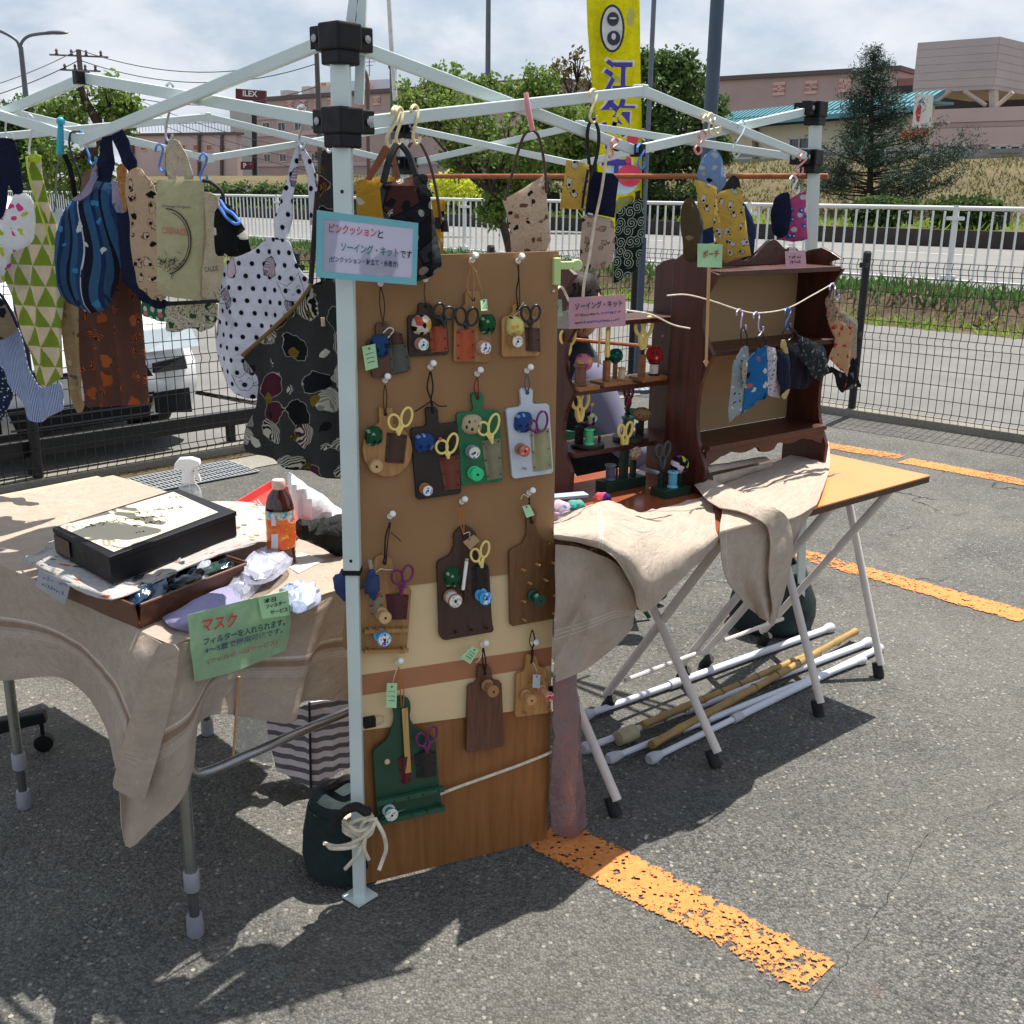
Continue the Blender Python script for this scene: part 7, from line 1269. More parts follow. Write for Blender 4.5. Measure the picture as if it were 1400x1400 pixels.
# ================================================================ SIGNS AND BANNER
def card(name,label,cat,pl,cs,mat,off=0,th=.0012,group=None):
    c=[pl.at(x,y,off) for x,y in cs]; t=thing(name,label,cat,(c[0]+c[1]+c[2]+c[3])/4,group); mb=MB(); mb.prism(c,-pl.n*th); mb.build('card',mat,t,smooth=False); return t
SP=Pl(V3(A0,0),8,.055)
PAP=F('white_paper',solid('#d9d9ea'),.55,.8,2000); TBL=plain('turquoise_tape','#6fb2bc',.6,0,.05)
S=card('price_sign','white sign with turquoise tape border taped to the near canopy leg','sign',SP,[(433,287),(572,305),(569.5,390),(431.7,379)],PAP)
o4=[(433,287),(572,305),(569.5,390),(431.7,379)]; i4=[(442.6,299),(565,312.6),(563,380),(441.4,371.4)]
for a in range(4):
    b=(a+1)%4; mb=MB(); mb.prism([SP.at(*o4[a],.0009),SP.at(*o4[b],.0009),SP.at(*i4[b],.0009),SP.at(*i4[a],.0009)],SP.n*.0006); mb.build('tape_border',TBL,S,smooth=False)
ltx('ピンクッション',SP,(449.5,318),(514.5,324.8),MRED,S,.001,hpx=13); ltx('と',SP,(516,325.2),(523.5,326),MBLK,S,.001,hpx=11)
ltx('ソーイング・キット',SP,(465.5,343.5),(544.5,352),MTEAL,S,.001,hpx=13); ltx('です',SP,(547,352.4),(562.5,353.6),MBLK,S,.001,hpx=10.5)
ltx('(ピンクッション・針立て・糸巻き)',SP,(450,359),(544,366.5),MNAV,S,.001,hpx=9.5)
GP=F('green_paper',solid('#cdeec8'),.5,.8,2000); 
K0=Vector((-.645,1.93,0)); e1=Vector((-.766,.643,0)); e2=Vector((.643,.766,0)); TH=.665
SQ=Pl(K0+e2*.0,52,.045)
gc=[(256.4,840.5),(325,823),(393,807),(398,851),(396,872),(391,890),(330,914),(266.7,932.4),(260,885)]
c=[SQ.at(x,y,.004*math.sin(i*1.4)) for i,(x,y) in enumerate(gc)]; M2=thing('price_sign','pale green handwritten sign leaning on the front of the left table','sign',SQ.at(325,930)); mb=cloth_mb(gc,SQ,fold=.003,nf=1,rnd_c=0,thick=.0008,crease=0); mb.build('card',GP,M2)
for s,a,b,m,h,o in (('マスク',(275,864.5),(322.6,856),MRED,19,.006),('フィルターを入れられます。',(277.6,883),(389,854.6),MNAV,10.5,.006),('4～5層で使用可能です。',(279,894.5),(386,865),plain('faded_marker','#44506e',.6),9,.006),('(フィルターはサービス)',(283,909),(378.5,881.5),plain('faded_red_marker','#a8604c',.6),8,.006)): ltx(s,SQ,a,b,m,M2,o,hpx=h)
S3=card('note_card','small pale green note reading a service notice, stuck on the large green sign','note',SQ,[(352.8,816.7),(392.6,807.7),(396.5,841),(358.6,846)],plain('green_note_paper','#a7d3a2',.75),.0075)
for s,a,b,h in (('本日',(360.5,825),(376.6,821.8),6.5),('フィルター',(363,832.5),(390.7,826),6),('サービス',(369,840.5),(393,835.5),6)): ltx(s,SQ,a,b,MBLK,S3,.0085,hpx=h)
mb=MB(); mb.tube([SQ.at(327,925,-.006),SQ.at(319,1033,-.02)],.0028,8); mb.build('stick',wood('pale_stick','#a67c50','#c39a6a'),None,'thin wooden stick below the large green sign, reaching the ground bag','stick')
PK=F('pink_paper',solid('#d9b3c0'),.35,.8,2000)
P3=Pl(HF.at(815,425,.04),20); S4=card('price_sign','pale pink handwritten sign taped to the rope before the left shelf','sign',P3,[(778,407),(855.7,402.5),(855,445.7),(778,450)],PK)
ltx('ソーイング・キット',P3,(786,424),(850.7,419),MNAV,S4,.001,hpx=10)
def strokes(pl,p,q,n,mat,par,h=1.5,off=.001,seed=1,r=.0004):
    rr=random.Random(seed); mb=MB(); p=Vector(p);q=Vector(q)
    for i in range(n):
        c=p.lerp(q,(i+.5)/n); w=(q-p).length/n*.4
        for k in range(3): mb.tube([pl.at(c.x+rr.uniform(-w,w),c.y+rr.uniform(-h,h),off+.0003),pl.at(c.x+rr.uniform(-w,w),c.y+rr.uniform(-h,h),off+.0003)],r,4)
    mb.build('small_handwriting',mat,par,kind='stuff')
strokes(P3,(786,431.5),(792,431),3,MRED,S4,1.7,seed=1,r=.0007); strokes(P3,(793,431),(820,428.8),11,MBLK,S4,1.7,seed=2,r=.0007); strokes(P3,(822,428.5),(849,426),10,MBLU,S4,1.7,seed=3,r=.0007); strokes(P3,(786,442),(801,440.5),6,MBLK,S4,1.7,seed=4,r=.0007); strokes(P3,(802,440.5),(848,436.5),18,MBLU,S4,1.7,seed=5,r=.0007)
mb=MB(); mb.tube(cr([PB_.at(757,398,.01),P3.at(768,390,-.01).lerp(P3.at(768,395,0),.5),P3.at(778,412,-.002)],3),.003,8); mb.tube(cr([P3.at(855,424,-.003),HF.at(890,430,-.0),HF.at(920,444,.01),HF.at(943,449,.012)],4),.0021,8); mb.build('rope',ROPE,None,'off white rope holding the pink sign between the board and the shelf','rope')
mb=MB(); mb.tube([P3.at(820,446,-.006),P3.at(818,502,-.01)],.0026,8); mb.build('stick',wood('pale_stick','#a67c50','#c39a6a'),None,'thin pale stick hanging down behind the pink sign','stick')
P5=Pl(HF.at(970,350,.06),25); S5=card('price_sign','small green sign with two red characters on a pale wooden stick','sign',P5,[(954,333),(988,334),(987,366),(953.6,365)],plain('green_sign_card','#a5cf9f',.75)); ltx('ポーチ',P5,(960.5,353),(982.5,352),plain('dark_red_marker','#b04440',.6),S5,.001,hpx=11)
mb=MB(); mb.prism([P5.at(x,y,-.003) for x,y in ((968,360),(972,360),(967.5,492),(969,495),(966,502),(962,495),(964.5,492))],-P5.n*.003); mb.build('stick',wood('pale_stick','#a67c50','#c39a6a'),S5,smooth=False)
P6=Pl(HF.at(1088,355,.0),38); S6=card('price_sign','small pale pink card on the top shelf of the right unit','sign',P6,[(1073.6,344),(1101,342),(1102.5,364),(1074.6,366.6)],PK,.004); strokes(P6,(1079,352),(1096,351),5,MBLK,S6,2.2,.0055,seed=7,r=.0009); strokes(P6,(1080,358.5),(1095,357.5),5,MBLK,S6,2.2,.0055,seed=8,r=.0009)
mb=MB(); mb.prism([P6.at(x,y,.0065) for x,y in ((1078,334),(1088,333),(1089,345),(1079,345))],P6.n*.0004); mb.build('clear_tape',glassy('clear_tape','#c9c4c4',.25),S6,smooth=False)
P7=Pl(H2P(0,-.01,0),H2A-20); S7=card('price_sign','small grey green card with a drawn circle on the left shelf panel','sign',P7,[(751,409),(768,410),(769,433),(752,431)],plain('grey_green_card','#8fae96',.75)); mb=MB(); mb.tube([P7.at(759.5+3.3*math.cos(a),420+6*math.sin(a),.001) for a in [k*math.pi/8 for k in range(16)]],.0009,5,closed=True); mb.tube([P7.at(757,415,.001),P7.at(759.5,420,.001),P7.at(762,415,.001)],.0009,5); mb.tube([P7.at(759.5,420,.001),P7.at(759.5,426,.001)],.0009,5); mb.build('drawn_mark',MBLK,S7)
mb=cloth_mb([(757,432),(775,424),(792,418),(800,430),(795,444),(776,450),(757,449)],P7,off=.02,fold=.006,rnd_c=1,thick=.0006,crease=.004); mb.build('plastic_sheet',glassy('clear_wrap','#b7bdb9',.28),None,'crumpled clear plastic sheet behind the pink sign at the left shelf','plastic sheet')
# banner
BN=Pl(yy(876,300,8.75),0,0); t=thing('nobori_banner','tall yellow banner with purple characters and a round crest','banner',Vector((yy(878,330,8.75).x,8.75,0))); YB=fab('yellow_banner_cloth',over(solid('#e0dc34'),blobs(.55,.09,['#c9c98a'],3.2,.9,seed=6,dens=.4)),.6)
ban=[(800,-60),(803,40),(807,100),(813,150),(816,200),(818,260),(820,330),(878,330),(878,250),(877,150),(875,60),(873,-60)]; cloth_mb(ban,BN,fold=.05,nf=1.5,rnd_c=0,cell=.06,seed=1).build('banner_cloth',YB,t)
BO=.075
mb=MB(); P_=Vector((yy(879,330,8.75).x,8.75,0)); mb.tube([P_,P_+Vector((0,0,3.6))],.018,12); mb.build('banner_pole',plain('grey_post','#5f6a74',.45),t); mb=MB(); mb.tube([P_,P_+Vector((0,0,1.2))],.028,12); mb.lathe([(.2,0),(.2,.03),(.06,.09),(.03,.12)],P_,n=20); mb.build('banner_base',PB,t)
PUR=plain('purple_print','#4a3f9c',.8); WPR=plain('white_outline_print','#dcdcd4',.8)
BOLD[0]=.034
for s,x0,x1,yb,h in (('江',825,866,127,46),('釣',820,867,192,58),('子',822,862,250,55)):
    ltx(s,BN,(x0-3,yb+2.5),(x1+3,yb+2.5),WPR,t,BO,hpx=h+6); ltx(s,BN,(x0,yb),(x1,yb),PUR,t,BO+.006,hpx=h)
BOLD[0]=.022
def disc(pl,x,y,rx,ry,off,m,nm,par,th=.004,hole=0):
    mb=MB(); mb.prism([pl.at(x+rx*math.cos(a),y+ry*math.sin(a),off) for a in [k*math.pi/16 for k in range(32)]],pl.n*th); mb.build(nm,m,par,smooth=False)
DG=plain('dark_crest_print','#3a3a48',.8)
disc(BN,837,39,17,33,BO,DG,'crest_ring',t); disc(BN,837,39,14,29.5,BO+.006,plain('crest_white','#cfcfca',.8),'crest_field',t); disc(BN,838,26,8,9.5,BO+.012,DG,'crest_shape',t); disc(BN,839,52,9,10,BO+.012,DG,'crest_shape',t); disc(BN,838,25,5,1.4,BO+.018,plain('crest_white','#cfcfca',.8),'crest_shape',t); disc(BN,839,50,3,4.5,BO+.018,plain('crest_white','#cfcfca',.8),'crest_shape',t)
PR2=plain('coral_print','#e0455f',.8); disc(BN,865,190,8,8,BO,PR2,'blossom_print',t); disc(BN,859,219,4,5,BO+.01,PR2,'blossom_print',t); disc(BN,850,244,24,22,BO-.002,plain('pale_blue_print','#bcd2dc',.8),'wave_print',t); disc(BN,861,240,17,15,BO+.006,PR2,'circle_print',t)
# ================================================================ LEFT TABLE
def kz(a,b,z): return K0+e1*a+e2*b+Vector((0,0,z))
ALU=plain('aluminium_leg','#8f8f8a',.3,.75,.08,20)
lt=thing('folding_table','left folding table with round metal legs under a beige tablecloth','folding table',kz(.45,.28,0))
mb=MB(); mb.prism([kz(-.01,-.01,TH-.03),kz(1.3,-.01,TH-.03),kz(1.3,.575,TH-.03),kz(-.01,.575,TH-.03)],(0,0,.026)); mb.build('tabletop',plain('beige_laminate','#bda88a',.5),lt,smooth=False)
for f in (V3(g(268,1278),0),V3(g(34,1104),0),V3(g(284,1004),0),kz(0.0,.56,0)):
    lg=(f-K0); top=f+Vector((0,0,TH-.04)); mb=MB(); mb.tube([f+Vector((0,0,.12)),top],.0125,16); mb.build('leg',ALU,lt); mb=MB(); mb.tube([f+Vector((0,0,.03)),f+Vector((0,0,.14))],.0105,14); mb.build('inner_leg',plain('dull_steel','#5f5f60',.4,.6),lt)
    mb=MB(); mb.lathe([(.0165,0),(.018,.004),(.0175,.035),(.016,.048)],f+Vector((0,0,.001)),n=18); mb.build('foot_cap',GREYP,lt); mb=MB(); mb.lathe([(.0150,0),(.0165,.003),(.0165,.042),(.015,.045)],f+Vector((0,0,.11)),n=18); mb.build('leg_collar',GREYP,lt)
PRt=Pl(K0,50,-.0); mb=MB(); mb.tube(cr([PRt.at(258,1046,.0),PRt.at(268,1057),PRt.at(290,1053),PRt.at(330,1036),PRt.at(400,1005),PRt.at(480,971),PRt.at(530,950)],5),.0105,12); mb.build('cross_tube',CHR,lt)
BEIGE=None
def clothbeige(name,bands,h='#c6b5a4',tr=.2):
    def f(t,uv,x,y):
        c=solid(h)(t,uv,x,y)
        c=dots('#d5c8b8',.055,.0018)(t,uv,x,y,c)
        for a,b,col in bands:
            m=t.ma('MULTIPLY',t.ma('GREATER_THAN',x if '_x' in name else y,5+a),t.ma('LESS_THAN',x if '_x' in name else y,5+b)); c=t.mix(t.ma('MULTIPLY',m,.85),c,C(col))
        return c
    return fab(name,f,tr,.93,1100)
lb=clothbeige('beige_tablecloth_x',[(.155,.161,'#e6e0d6'),(.167,.183,'#a08570'),(.195,.1965,'#e0dace'),(.200,.2015,'#e0dace'),(.205,.2065,'#e0dace'),(.210,.2115,'#e0dace')])
lb0=clothbeige('beige_tablecloth_plain',[])
rows=[]
PLf=Pl(K0,140,0); PLf.n=-PLf.n   # front-left face, normal towards the viewer
if PLf.n.y>0: PLf.n=-PLf.n
PCn=Pl(K0,0,.03)
def onedge(a): return kz(a,-.018,TH+.004)
def onedge2(b): return kz(-.018,b,TH+.004)
cols=[(onedge(1.25),PLf.at(-170,930,.02)),(onedge(1.0),PLf.at(-70,932,.03)),(onedge(.78),PLf.at(2,931,.012)),(onedge(.58),PLf.at(72,925,.03)),(onedge(.38),PLf.at(112,942,.012)),(onedge(.22),PLf.at(140,985,.03)),(onedge(.10),PCn.at(160,1055,.01)),(kz(.0,-.024,TH+.004),PCn.at(172,1156,.02)),(kz(-.016,-.02,TH+.004),PCn.at(212,1128,.045)),(kz(-.022,.03,TH+.004),PCn.at(250,1090,.03)),(onedge2(.08),PRt.at(264,1040,.035)),(onedge2(.14),PRt.at(270,992,.012)),(onedge2(.22),PRt.at(300,976,.03)),(onedge2(.30),PRt.at(345,982,.012)),(onedge2(.38),PRt.at(398,988,.035)),(onedge2(.43),PRt.at(412,960,.01)),(onedge2(.52),PRt.at(470,958,.028)),(onedge2(.58),PRt.at(500,958,.015))]
for (a,b) in cols:
    up=a+Vector((0,0,.004)); out=(Vector((b.x,b.y,0))-Vector((a.x,a.y,0))); r_=[a.lerp(b,0)]
    for f in (.12,.38,.68,1): r_.append(Vector((a.x+out.x*min(1,f**.7),a.y+out.y*min(1,f**.7),a.z+(b.z-a.z)*f)))
    rows.append(r_)
mb=patch_mb(rows,5,.0025,.004,16,3)
tcl=thing('tablecloth','beige tablecloth with pale stripes draped over the left table, one corner hanging low','tablecloth',kz(.3,.2,TH)); mb.build('drape',lb,tcl)
top=[[kz(a,b,TH+.0035+.003*mnoise.noise(Vector((a*9,b*9,1)))) for b in (-.018,.1,.25,.4,.52,.60)] for a in (-.018,.1,.25,.42,.6,.8,1.0,1.25)]
patch_mb(top,4,.0025,.0035,11,8).build('top_sheet',lb0,tcl)
# folded hem sheet over the corner
hang('corner_fold',None,None,PCn,[(218,878),(245,884),(240,930),(228,985),(214,1040),(200,1090),(178,1092),(153,1082),(152,1072),(163,1030),(184,965),(200,915)],lb0,None,tcl,off=.052,fold=.010,nf=1.3,seed=3)
# brown basket, packets, printed cloth, black box
WB=wood('basket_brown','#4a2a1c','#6e4630',.5,1,'X'); bk=thing('wooden_tray','brown wooden tray full of small packets on the left table','tray',g(200,820,TH))
N_=g(191,860,TH+.006);Rr=g(334,801,TH+.006);Lf=g(92,818,TH+.006); Bk=Rr+(Lf-N_)
for a,b in ((N_,Rr),(N_,Lf),(Lf,Bk),(Rr,Bk)):
    cen=(N_+Bk)/2; d=(b-a).normalized(); q=Vector((-d.y,d.x,0)); q=q if q.dot(cen-a)>0 else -q; fl=-q*.008
    mb=MB(); mb.prism([a+d*.004,b-d*.004,b-d*.004+q*.005,a+d*.004+q*.005],Vector((0,0,.050))+fl); mb.build('tray_side',WB,bk,smooth=False,bevel=.001)
    mb=MB(); mb.tube([a+Vector((0,0,.052))+fl,b+Vector((0,0,.052))+fl],.0035,8); mb.build('tray_rim',WB,bk)
mb=MB(); mb.prism([N_,Rr,Bk,Lf],(0,0,.004)); mb.build('tray_floor',WB,bk,smooth=False)
rr=random.Random(5); cols_=['#24405e','#5f7086','#1b2c3c','#3f5a50','#8c96a4','#222a44','#b4bcc6','#2f4a42']
ORD=['first','second','third','fourth','fifth','sixth','seventh','eighth','ninth']; CN=['navy','grey blue','dark teal','sage green','pale grey','indigo','silver','bottle green']
for i in range(27):
    u,v=.12+.76*(i%9)/8.+rr.uniform(-.02,.02),(.16,.45,.76)[i//9]+rr.uniform(-.05,.05); p=N_.lerp(Rr,u)+(Lf-N_)*v*.9+Vector((0,0,.034+rr.uniform(0,.014))); mb=MB(); M=Matrix.Rotation(rr.uniform(0,3),3,'Z')@Matrix.Rotation(rr.uniform(.6,1.4),3,'X'); mb.ball(p+Vector((0,0,.006)),(.021,.008,.033),14,10,M,nz=.55,seed=i); mb.build('wrapped_packet',glassy('pk'+str(i%8),cols_[i%8],.6,.12),None,f'{CN[i%8]} wrapped packet, {ORD[i%9]} from the left in the {["front","middle","back"][i//9]} row of the brown tray','packet','plastic wrapped packets in the brown tray')
LP_=F('white_autumn_leaf_print',over(solid('#cfcbc8'),blobs(.05,.011,['#c0602a','#8a8a5a','#c9a24a','#5f6a52'],2.0,1.1,seed=3,dens=.8)),.25)
zc=.735
rw=[[g(72,735,zc+.006),g(150,706,zc+.01),g(240,690,zc+.01),g(345,688,zc+.01),g(392,712,.70)],[g(58,752,zc),g(110,745,zc+.004),g(215,735,zc+.006),g(330,726,zc+.004),g(388,735,.705)],[g(36,760,.705),g(80,778,zc-.002),g(170,790,zc),g(290,758,zc),g(352,742,zc-.006)],[g(30,765,.69),g(76,790,zc-.012),g(152,819,zc-.004),g(250,779,zc-.006),g(344,744,zc-.012)]]
patch_mb(rw,5,.002,.004,20,4).build('cloth',LP_,None,'white cloth with autumn leaf print laid under the black box','cloth')
BB=plain('black_box_card','#090a12',.5,0,.1,spec=.3); zt_=.800; zb_=.741; TB=g(150,761,zt_);TR_=g(322,699,zt_);TL=g(73,721,zt_); TT=TR_+(TL-TB); H=zt_-zb_
bx=thing('black_box','black box with a handwritten cream sheet on its lid, on the left table','box',(TB+TT)/2-Vector((0,0,H)))
mb=MB(); mb.prism([p-Vector((0,0,H)) for p in (TB,TR_,TT,TL)],(0,0,H-.012)); mb.build('box_body',BB,bx,smooth=False,bevel=.0015)
cc=(TB+TT)/2; ex=lambda p,k:cc+(p-cc)*k
mb=MB(); mb.prism([ex(p,1.012)-Vector((0,0,.0115)) for p in (TB,TR_,TT,TL)],(0,0,.0115)); mb.build('lid',BB,bx,smooth=False,bevel=.0015)
PAPC=F('cream_paper',solid('#e6dcc0'),.2,.8,2000); def_=lambda u,v,z=.001:TB+(TR_-TB)*u+(TL-TB)*v+Vector((0,0,z))
mb=MB(); mb.prism([def_(.05,.05),def_(.90,.10),def_(.93,.93),def_(.03,.97)],(0,0,.0008)); mb.build('paper_sheet',PAPC,bx,smooth=False)
mb=MB(); rr=random.Random(8)
for (u0,v0,u1,v1,n,h) in ((.12,.78,.42,.62,6,.05),(.5,.72,.8,.5,6,.06),(.42,.55,.6,.42,4,.07),(.36,.42,.58,.3,5,.05),(.3,.27,.36,.24,3,.01),(.82,.82,.92,.72,3,.03)):
    for i in range(n):
        f=(i+.5)/n; u=u0+(u1-u0)*f; v=v0+(v1-v0)*f
        for k in range(3): a=(rr.uniform(-h*.5,h*.5),rr.uniform(-h,h)); b=(rr.uniform(-h*.5,h*.5),rr.uniform(-h,h)); mb.tube([def_(u+a[0],v+a[1],.0022),def_(u+(a[0]+b[0])/2+.005,v+(a[1]+b[1])/2,.0022),def_(u+b[0],v+b[1],.0022)],.0009,5)
mb.build('handwriting',MBLK,bx,kind='stuff')
mb=MB(); mb.prism([TL.lerp(TB,.02)+(TL-TT).normalized()*.003-Vector((0,0,H*.85)),TL.lerp(TB,.30)+(TL-TT).normalized()*.003-Vector((0,0,H*.85)),TL.lerp(TB,.30)+(TL-TT).normalized()*.003-Vector((0,0,.013)),TL.lerp(TB,.02)+(TL-TT).normalized()*.003-Vector((0,0,.013))],(TL-TT).normalized()*.001); mb.build('side_label',plain('brown_label','#4d3c34',.7),bx,smooth=False)
CP_=Pl(g(70,826,TH),-35,.0); S8=card('price_card','small white handwritten card leaning on the brown tray','card',CP_,[(53,780),(97,796),(89,827),(49,802)],F('white_card_paper',solid('#b9bcc0'),.3,.8,2000)); strokes(CP_,(57,789),(92,801),6,MBLU,S8,3,.001,seed=11,r=.0005); strokes(CP_,(57,798),(88,812),8,MBLU,S8,3,.001,seed=12,r=.0005)
# spray bottle
sb=g(262,716,TH+.005); t=thing('spray_bottle','clear spray bottle with a white trigger head behind the black box','spray bottle',sb); r=.031
mb=MB(); mb.lathe([(r*.9,0),(r,.006),(r,.075),(r*.93,.092),(r*.6,.108),(r*.42,.112),(r*.42,.12)],sb,n=24); mb.build('bottle',glassy('clear_bottle','#bcc8cc',.30,.06),t)
mb=MB(); mb.lathe([(r*.88,0),(r*.94,.003),(r*.94,.04),(r*.9,.042)],sb+Vector((0,0,.004)),n=20); mb.build('liquid',glassy('clear_liquid','#c9d3d4',.22,.05),t)
mb=MB(); mb.prism([sb+Vector((-r*1.0*math.sin(a)-.001*math.sin(a),-r*1.02*math.cos(a),.052)) for a in [R_(-15+k*10) for k in range(7)]]+[sb+Vector((-r*1.0*math.sin(a),-r*1.02*math.cos(a),.075)) for a in [R_(-15+k*10) for k in range(6,-1,-1)]],(0,-.0006,0)); mb.build('label',plain('mint_label','#6fbf9c',.6),t,smooth=False)
mb=MB(); mb.lathe([(.0165,0),(.0165,.022),(.013,.028),(.012,.05)],sb+Vector((0,0,.112)),n=18); mb.build('screw_cap',PINW,t); h0=sb+Vector((0,0,.158)); mb=MB()
mb.prism([h0+Vector((x,-.011,z)) for x,z in ((-.034,-.012),(-.030,.004),(-.018,.018),(.012,.020),(.032,.014),(.034,.0),(.018,-.004),(.010,-.020),(-.010,-.020),(-.014,-.012))],(0,.022,0)); mb.build('trigger_head',PINW,t,bevel=.003)
mb=MB(); mb.prism([h0+Vector((x,-.004,z)) for x,z in ((.014,-.004),(.022,-.004),(.030,-.030),(.033,-.044),(.026,-.042),(.020,-.025))],(0,.008,0)); mb.build('trigger',PINW,t,bevel=.001)
mb=MB(); mb.tube([sb+Vector((0,0,.01)),sb+Vector((.002,0,.12))],.002,8); mb.build('dip_tube',PINW,t)
# tea bottle
tb=g(386,771,TH+.005); t=thing('drink_bottle','orange labelled tea bottle with a pale pink cap on the left table','bottle',tb); r=.0325; Hh=.205
mb=MB(); mb.lathe([(r*.85,0),(r,.006),(r*.96,.012),(r,.018),(r*.96,.024),(r,.03),(r*.96,.036),(r,.042),(r,.135),(r*.98,.142),(r*.80,.165),(r*.45,.180),(r*.42,.188)],tb,n=28); TEA=NT('tea_plastic'); TEAM=TEA.end(TEA.pr(C('#3a120c'),.08,0,None,.8)); mb.build('bottle',TEAM,t)
def tea_lab():
    t_=NT('orange_tea_label'); o=t_.obj(); x=t_.xyz(o); n=t_.noise(o,60,4,.6,1); c=t_.mix(t_.rng(n,.4,.6),C('#d8521c'),C('#e87a28')); c=t_.mix(t_.ma('GREATER_THAN',t_.noise(o,45,2),.62),c,C('#f2b53a')); c=t_.mix(t_.ma('GREATER_THAN',x[2],.115),c,t_.mix(t_.rng(t_.noise(o,70,3),.45,.55),C('#2f93b4'),C('#d8c8a4'))); return t_.end(t_.pr(c,.3))
mb=MB(); mb.lathe([(r*1.012,.045),(r*1.015,.134)],tb,n=28,cap=False); mb.build('label',tea_lab(),t)
BPn=Pl(tb,15,r*1.03); ltx('む',BPn,(392,714),(403,716),MWHT,t,0,hpx=12)
for y0,y1,x0,x1 in ((703,719,371,382),(730,750,371,380)): mb=MB(); mb.prism([BPn.at(x0,y0,-.005),BPn.at(x1,y0,-.001),BPn.at(x1,y1,-.001),BPn.at(x0,y1,-.005)],-BPn.n*.0006); mb.build('white_panel',plain('white_label_patch','#d4d4d8',.5),t,smooth=False)
mb=MB(); mb.lathe([(.0145,0),(.0152,.002),(.0152,.018),(.0135,.021)],tb+Vector((0,0,.182)),n=24); mb.build('cap',plain('pale_pink_cap','#e0b9ac',.4,0,.02),t)
# red tray, bags, packets, papers
a_,b_,c_,d_=g(316,702,TH+.006),g(400,742,TH+.006),g(455,700,TH+.006),g(372,668,TH+.006); t=thing('red_tray','red plastic tray of coloured packets behind the tea bottle','tray',a_.lerp(c_,.5)); RD=plain('red_plastic','#b93a35',.4)
for p,q in ((a_,b_),(b_,c_),(c_,d_),(d_,a_)): m=(a_+c_)/2; mb=MB(); d=(q-p).normalized(); n=Vector((-d.y,d.x,0)); n=n if n.dot(m-p)>0 else -n; mb.prism([p,q,q+n*.004,p+n*.004],Vector((0,0,.022))-n*.006); mb.build('tray_side',RD,t,smooth=False)
mb=MB(); mb.prism([a_,b_,c_,d_],(0,0,.003)); mb.build('tray_floor',RD,t,smooth=False)
rr=random.Random(2)
for i,(x,y,cc_,nm) in enumerate(((340,702,'#d98a2a','orange'),(352,706,'#1f3a9c','deep blue'),(362,700,'#2f55b8','blue'),(366,712,'#d8d4cc','white'),(350,716,'#c9b8a0','beige'),(376,714,'#e0a030','yellow'))): mb=MB(); mb.ball(g(x,y,TH+.022),(.018,.012,.010),10,8,Matrix.Rotation(rr.uniform(0,3),3,'Z'),nz=.5,seed=i); mb.build('sweet_packet',plain('wrap_'+nm,cc_,.3),None,f'{nm} wrapped packet in the red tray','packet','packets in the red tray')
mb=MB(); PX_=Pl(g(372,730,TH),10); mb.tube([PX_.at(348,685,.0),PX_.at(366,712,0)],.0022,6); mb.tube([PX_.at(352,683,.0),PX_.at(368,706,0)],.0022,6); mb.build('plastic_straw',PINW,None,'two thin white straws leaning out of the red tray','straw')
WBG=glassy('white_plastic_film','#d9dbe0',.72,.35)
WBp=Pl(g(430,722,TH),8); cloth_mb([(392,646),(402,650),(420,664),(445,680),(462,694),(474,702),(474,708),(448,706),(420,716),(410,716),(402,690),(394,670)],WBp,bulge=.03,fold=.012,nf=3,crease=.012,cell=.012,seed=4).build('plastic_bag',WBG,None,'crumpled white plastic bag behind the tea bottle','plastic bag')
GBP=Pl(g(440,764,TH),20); cloth_mb([(404,708),(430,712),(455,706),(475,702),(478,765),(455,758),(430,744),(405,735)],GBP,bulge=.03,fold=.01,crease=.01,cell=.012,seed=6).build('black_bag',F('dark_green_print',over(solid('#0f1512'),blobs(.05,.012,['#4f6a58','#0f1512'],2.5,1.2,seed=3,dens=.5)),.05,.5),None,'dark green printed bag beside the canopy leg on the left table','bag')
mb=MB(); mb.prism([g(388,772,TH+.006),g(408,784,TH+.006),g(444,766,TH+.006),g(412,756,TH+.006)],(0,0,.0012)); mb.build('paper',plain('white_paper_sheet','#d3cfc9',.7),None,'white folded paper under the tea bottle','paper')
CLR=glassy('clear_packet_film','#c3c6d6',.28,.08)
def packet(label,px,z,h,m,seed,inner=None):
    c=[g(x,y,z) for x,y in px]; cen=sum(c,Vector())/len(c); t=thing('packet',label,'packet',cen,'plastic packets beside the green sign'); mb=MB(); n=len(c); L_=[]
    for k in range(7):
        f=1-(k/6)**1.6; hh=h*math.sqrt(k/6); q=cr([cen.lerp(p,f)+Vector((0,0,hh)) for p in c],4,True); L_.append([p+Vector((mnoise.noise(p*70),mnoise.noise(p*70+Vector((5,0,0))),mnoise.noise(p*55+Vector((0,9,0)))))*h*.42*(1 if 0<k<6 else .2) for p in q])
    m_=len(L_[0]); mb.add(sum(L_,[]),[(i*m_+j,i*m_+(j+1)%m_,(i+1)*m_+(j+1)%m_,(i+1)*m_+j) for i in range(6) for j in range(m_)]+[tuple(range(m_))[::-1]]); mb.build('film',m,t,ang=25)
    if inner: mb=MB(); mb.prism([p.lerp(cen,.22)+Vector((0,0,.004)) for p in c],(0,0,h*.45)); mb.build('contents',inner,t,smooth=False,bevel=.002)
packet('clear packet of grey cloths, nearest the brown tray',[(300,812),(318,780),(350,768),(372,778),(352,806),(325,828)],TH+.008,.036,CLR,1,plain('greyblue_cloth','#6d7288',.7)); packet('upper clear packet tied near the tea bottle',[(330,790),(345,762),(375,752),(400,768),(378,790),(350,800)],TH+.03,.03,CLR,2,plain('lavender_label','#a9a9c0',.6))
packet('blue white packet lying right of the green note',[(384,812),(400,802),(432,806),(438,822),(412,838),(392,832)],TH+.008,.028,glassy('pale_blue_film','#a9b4cc',.7,.2),3)
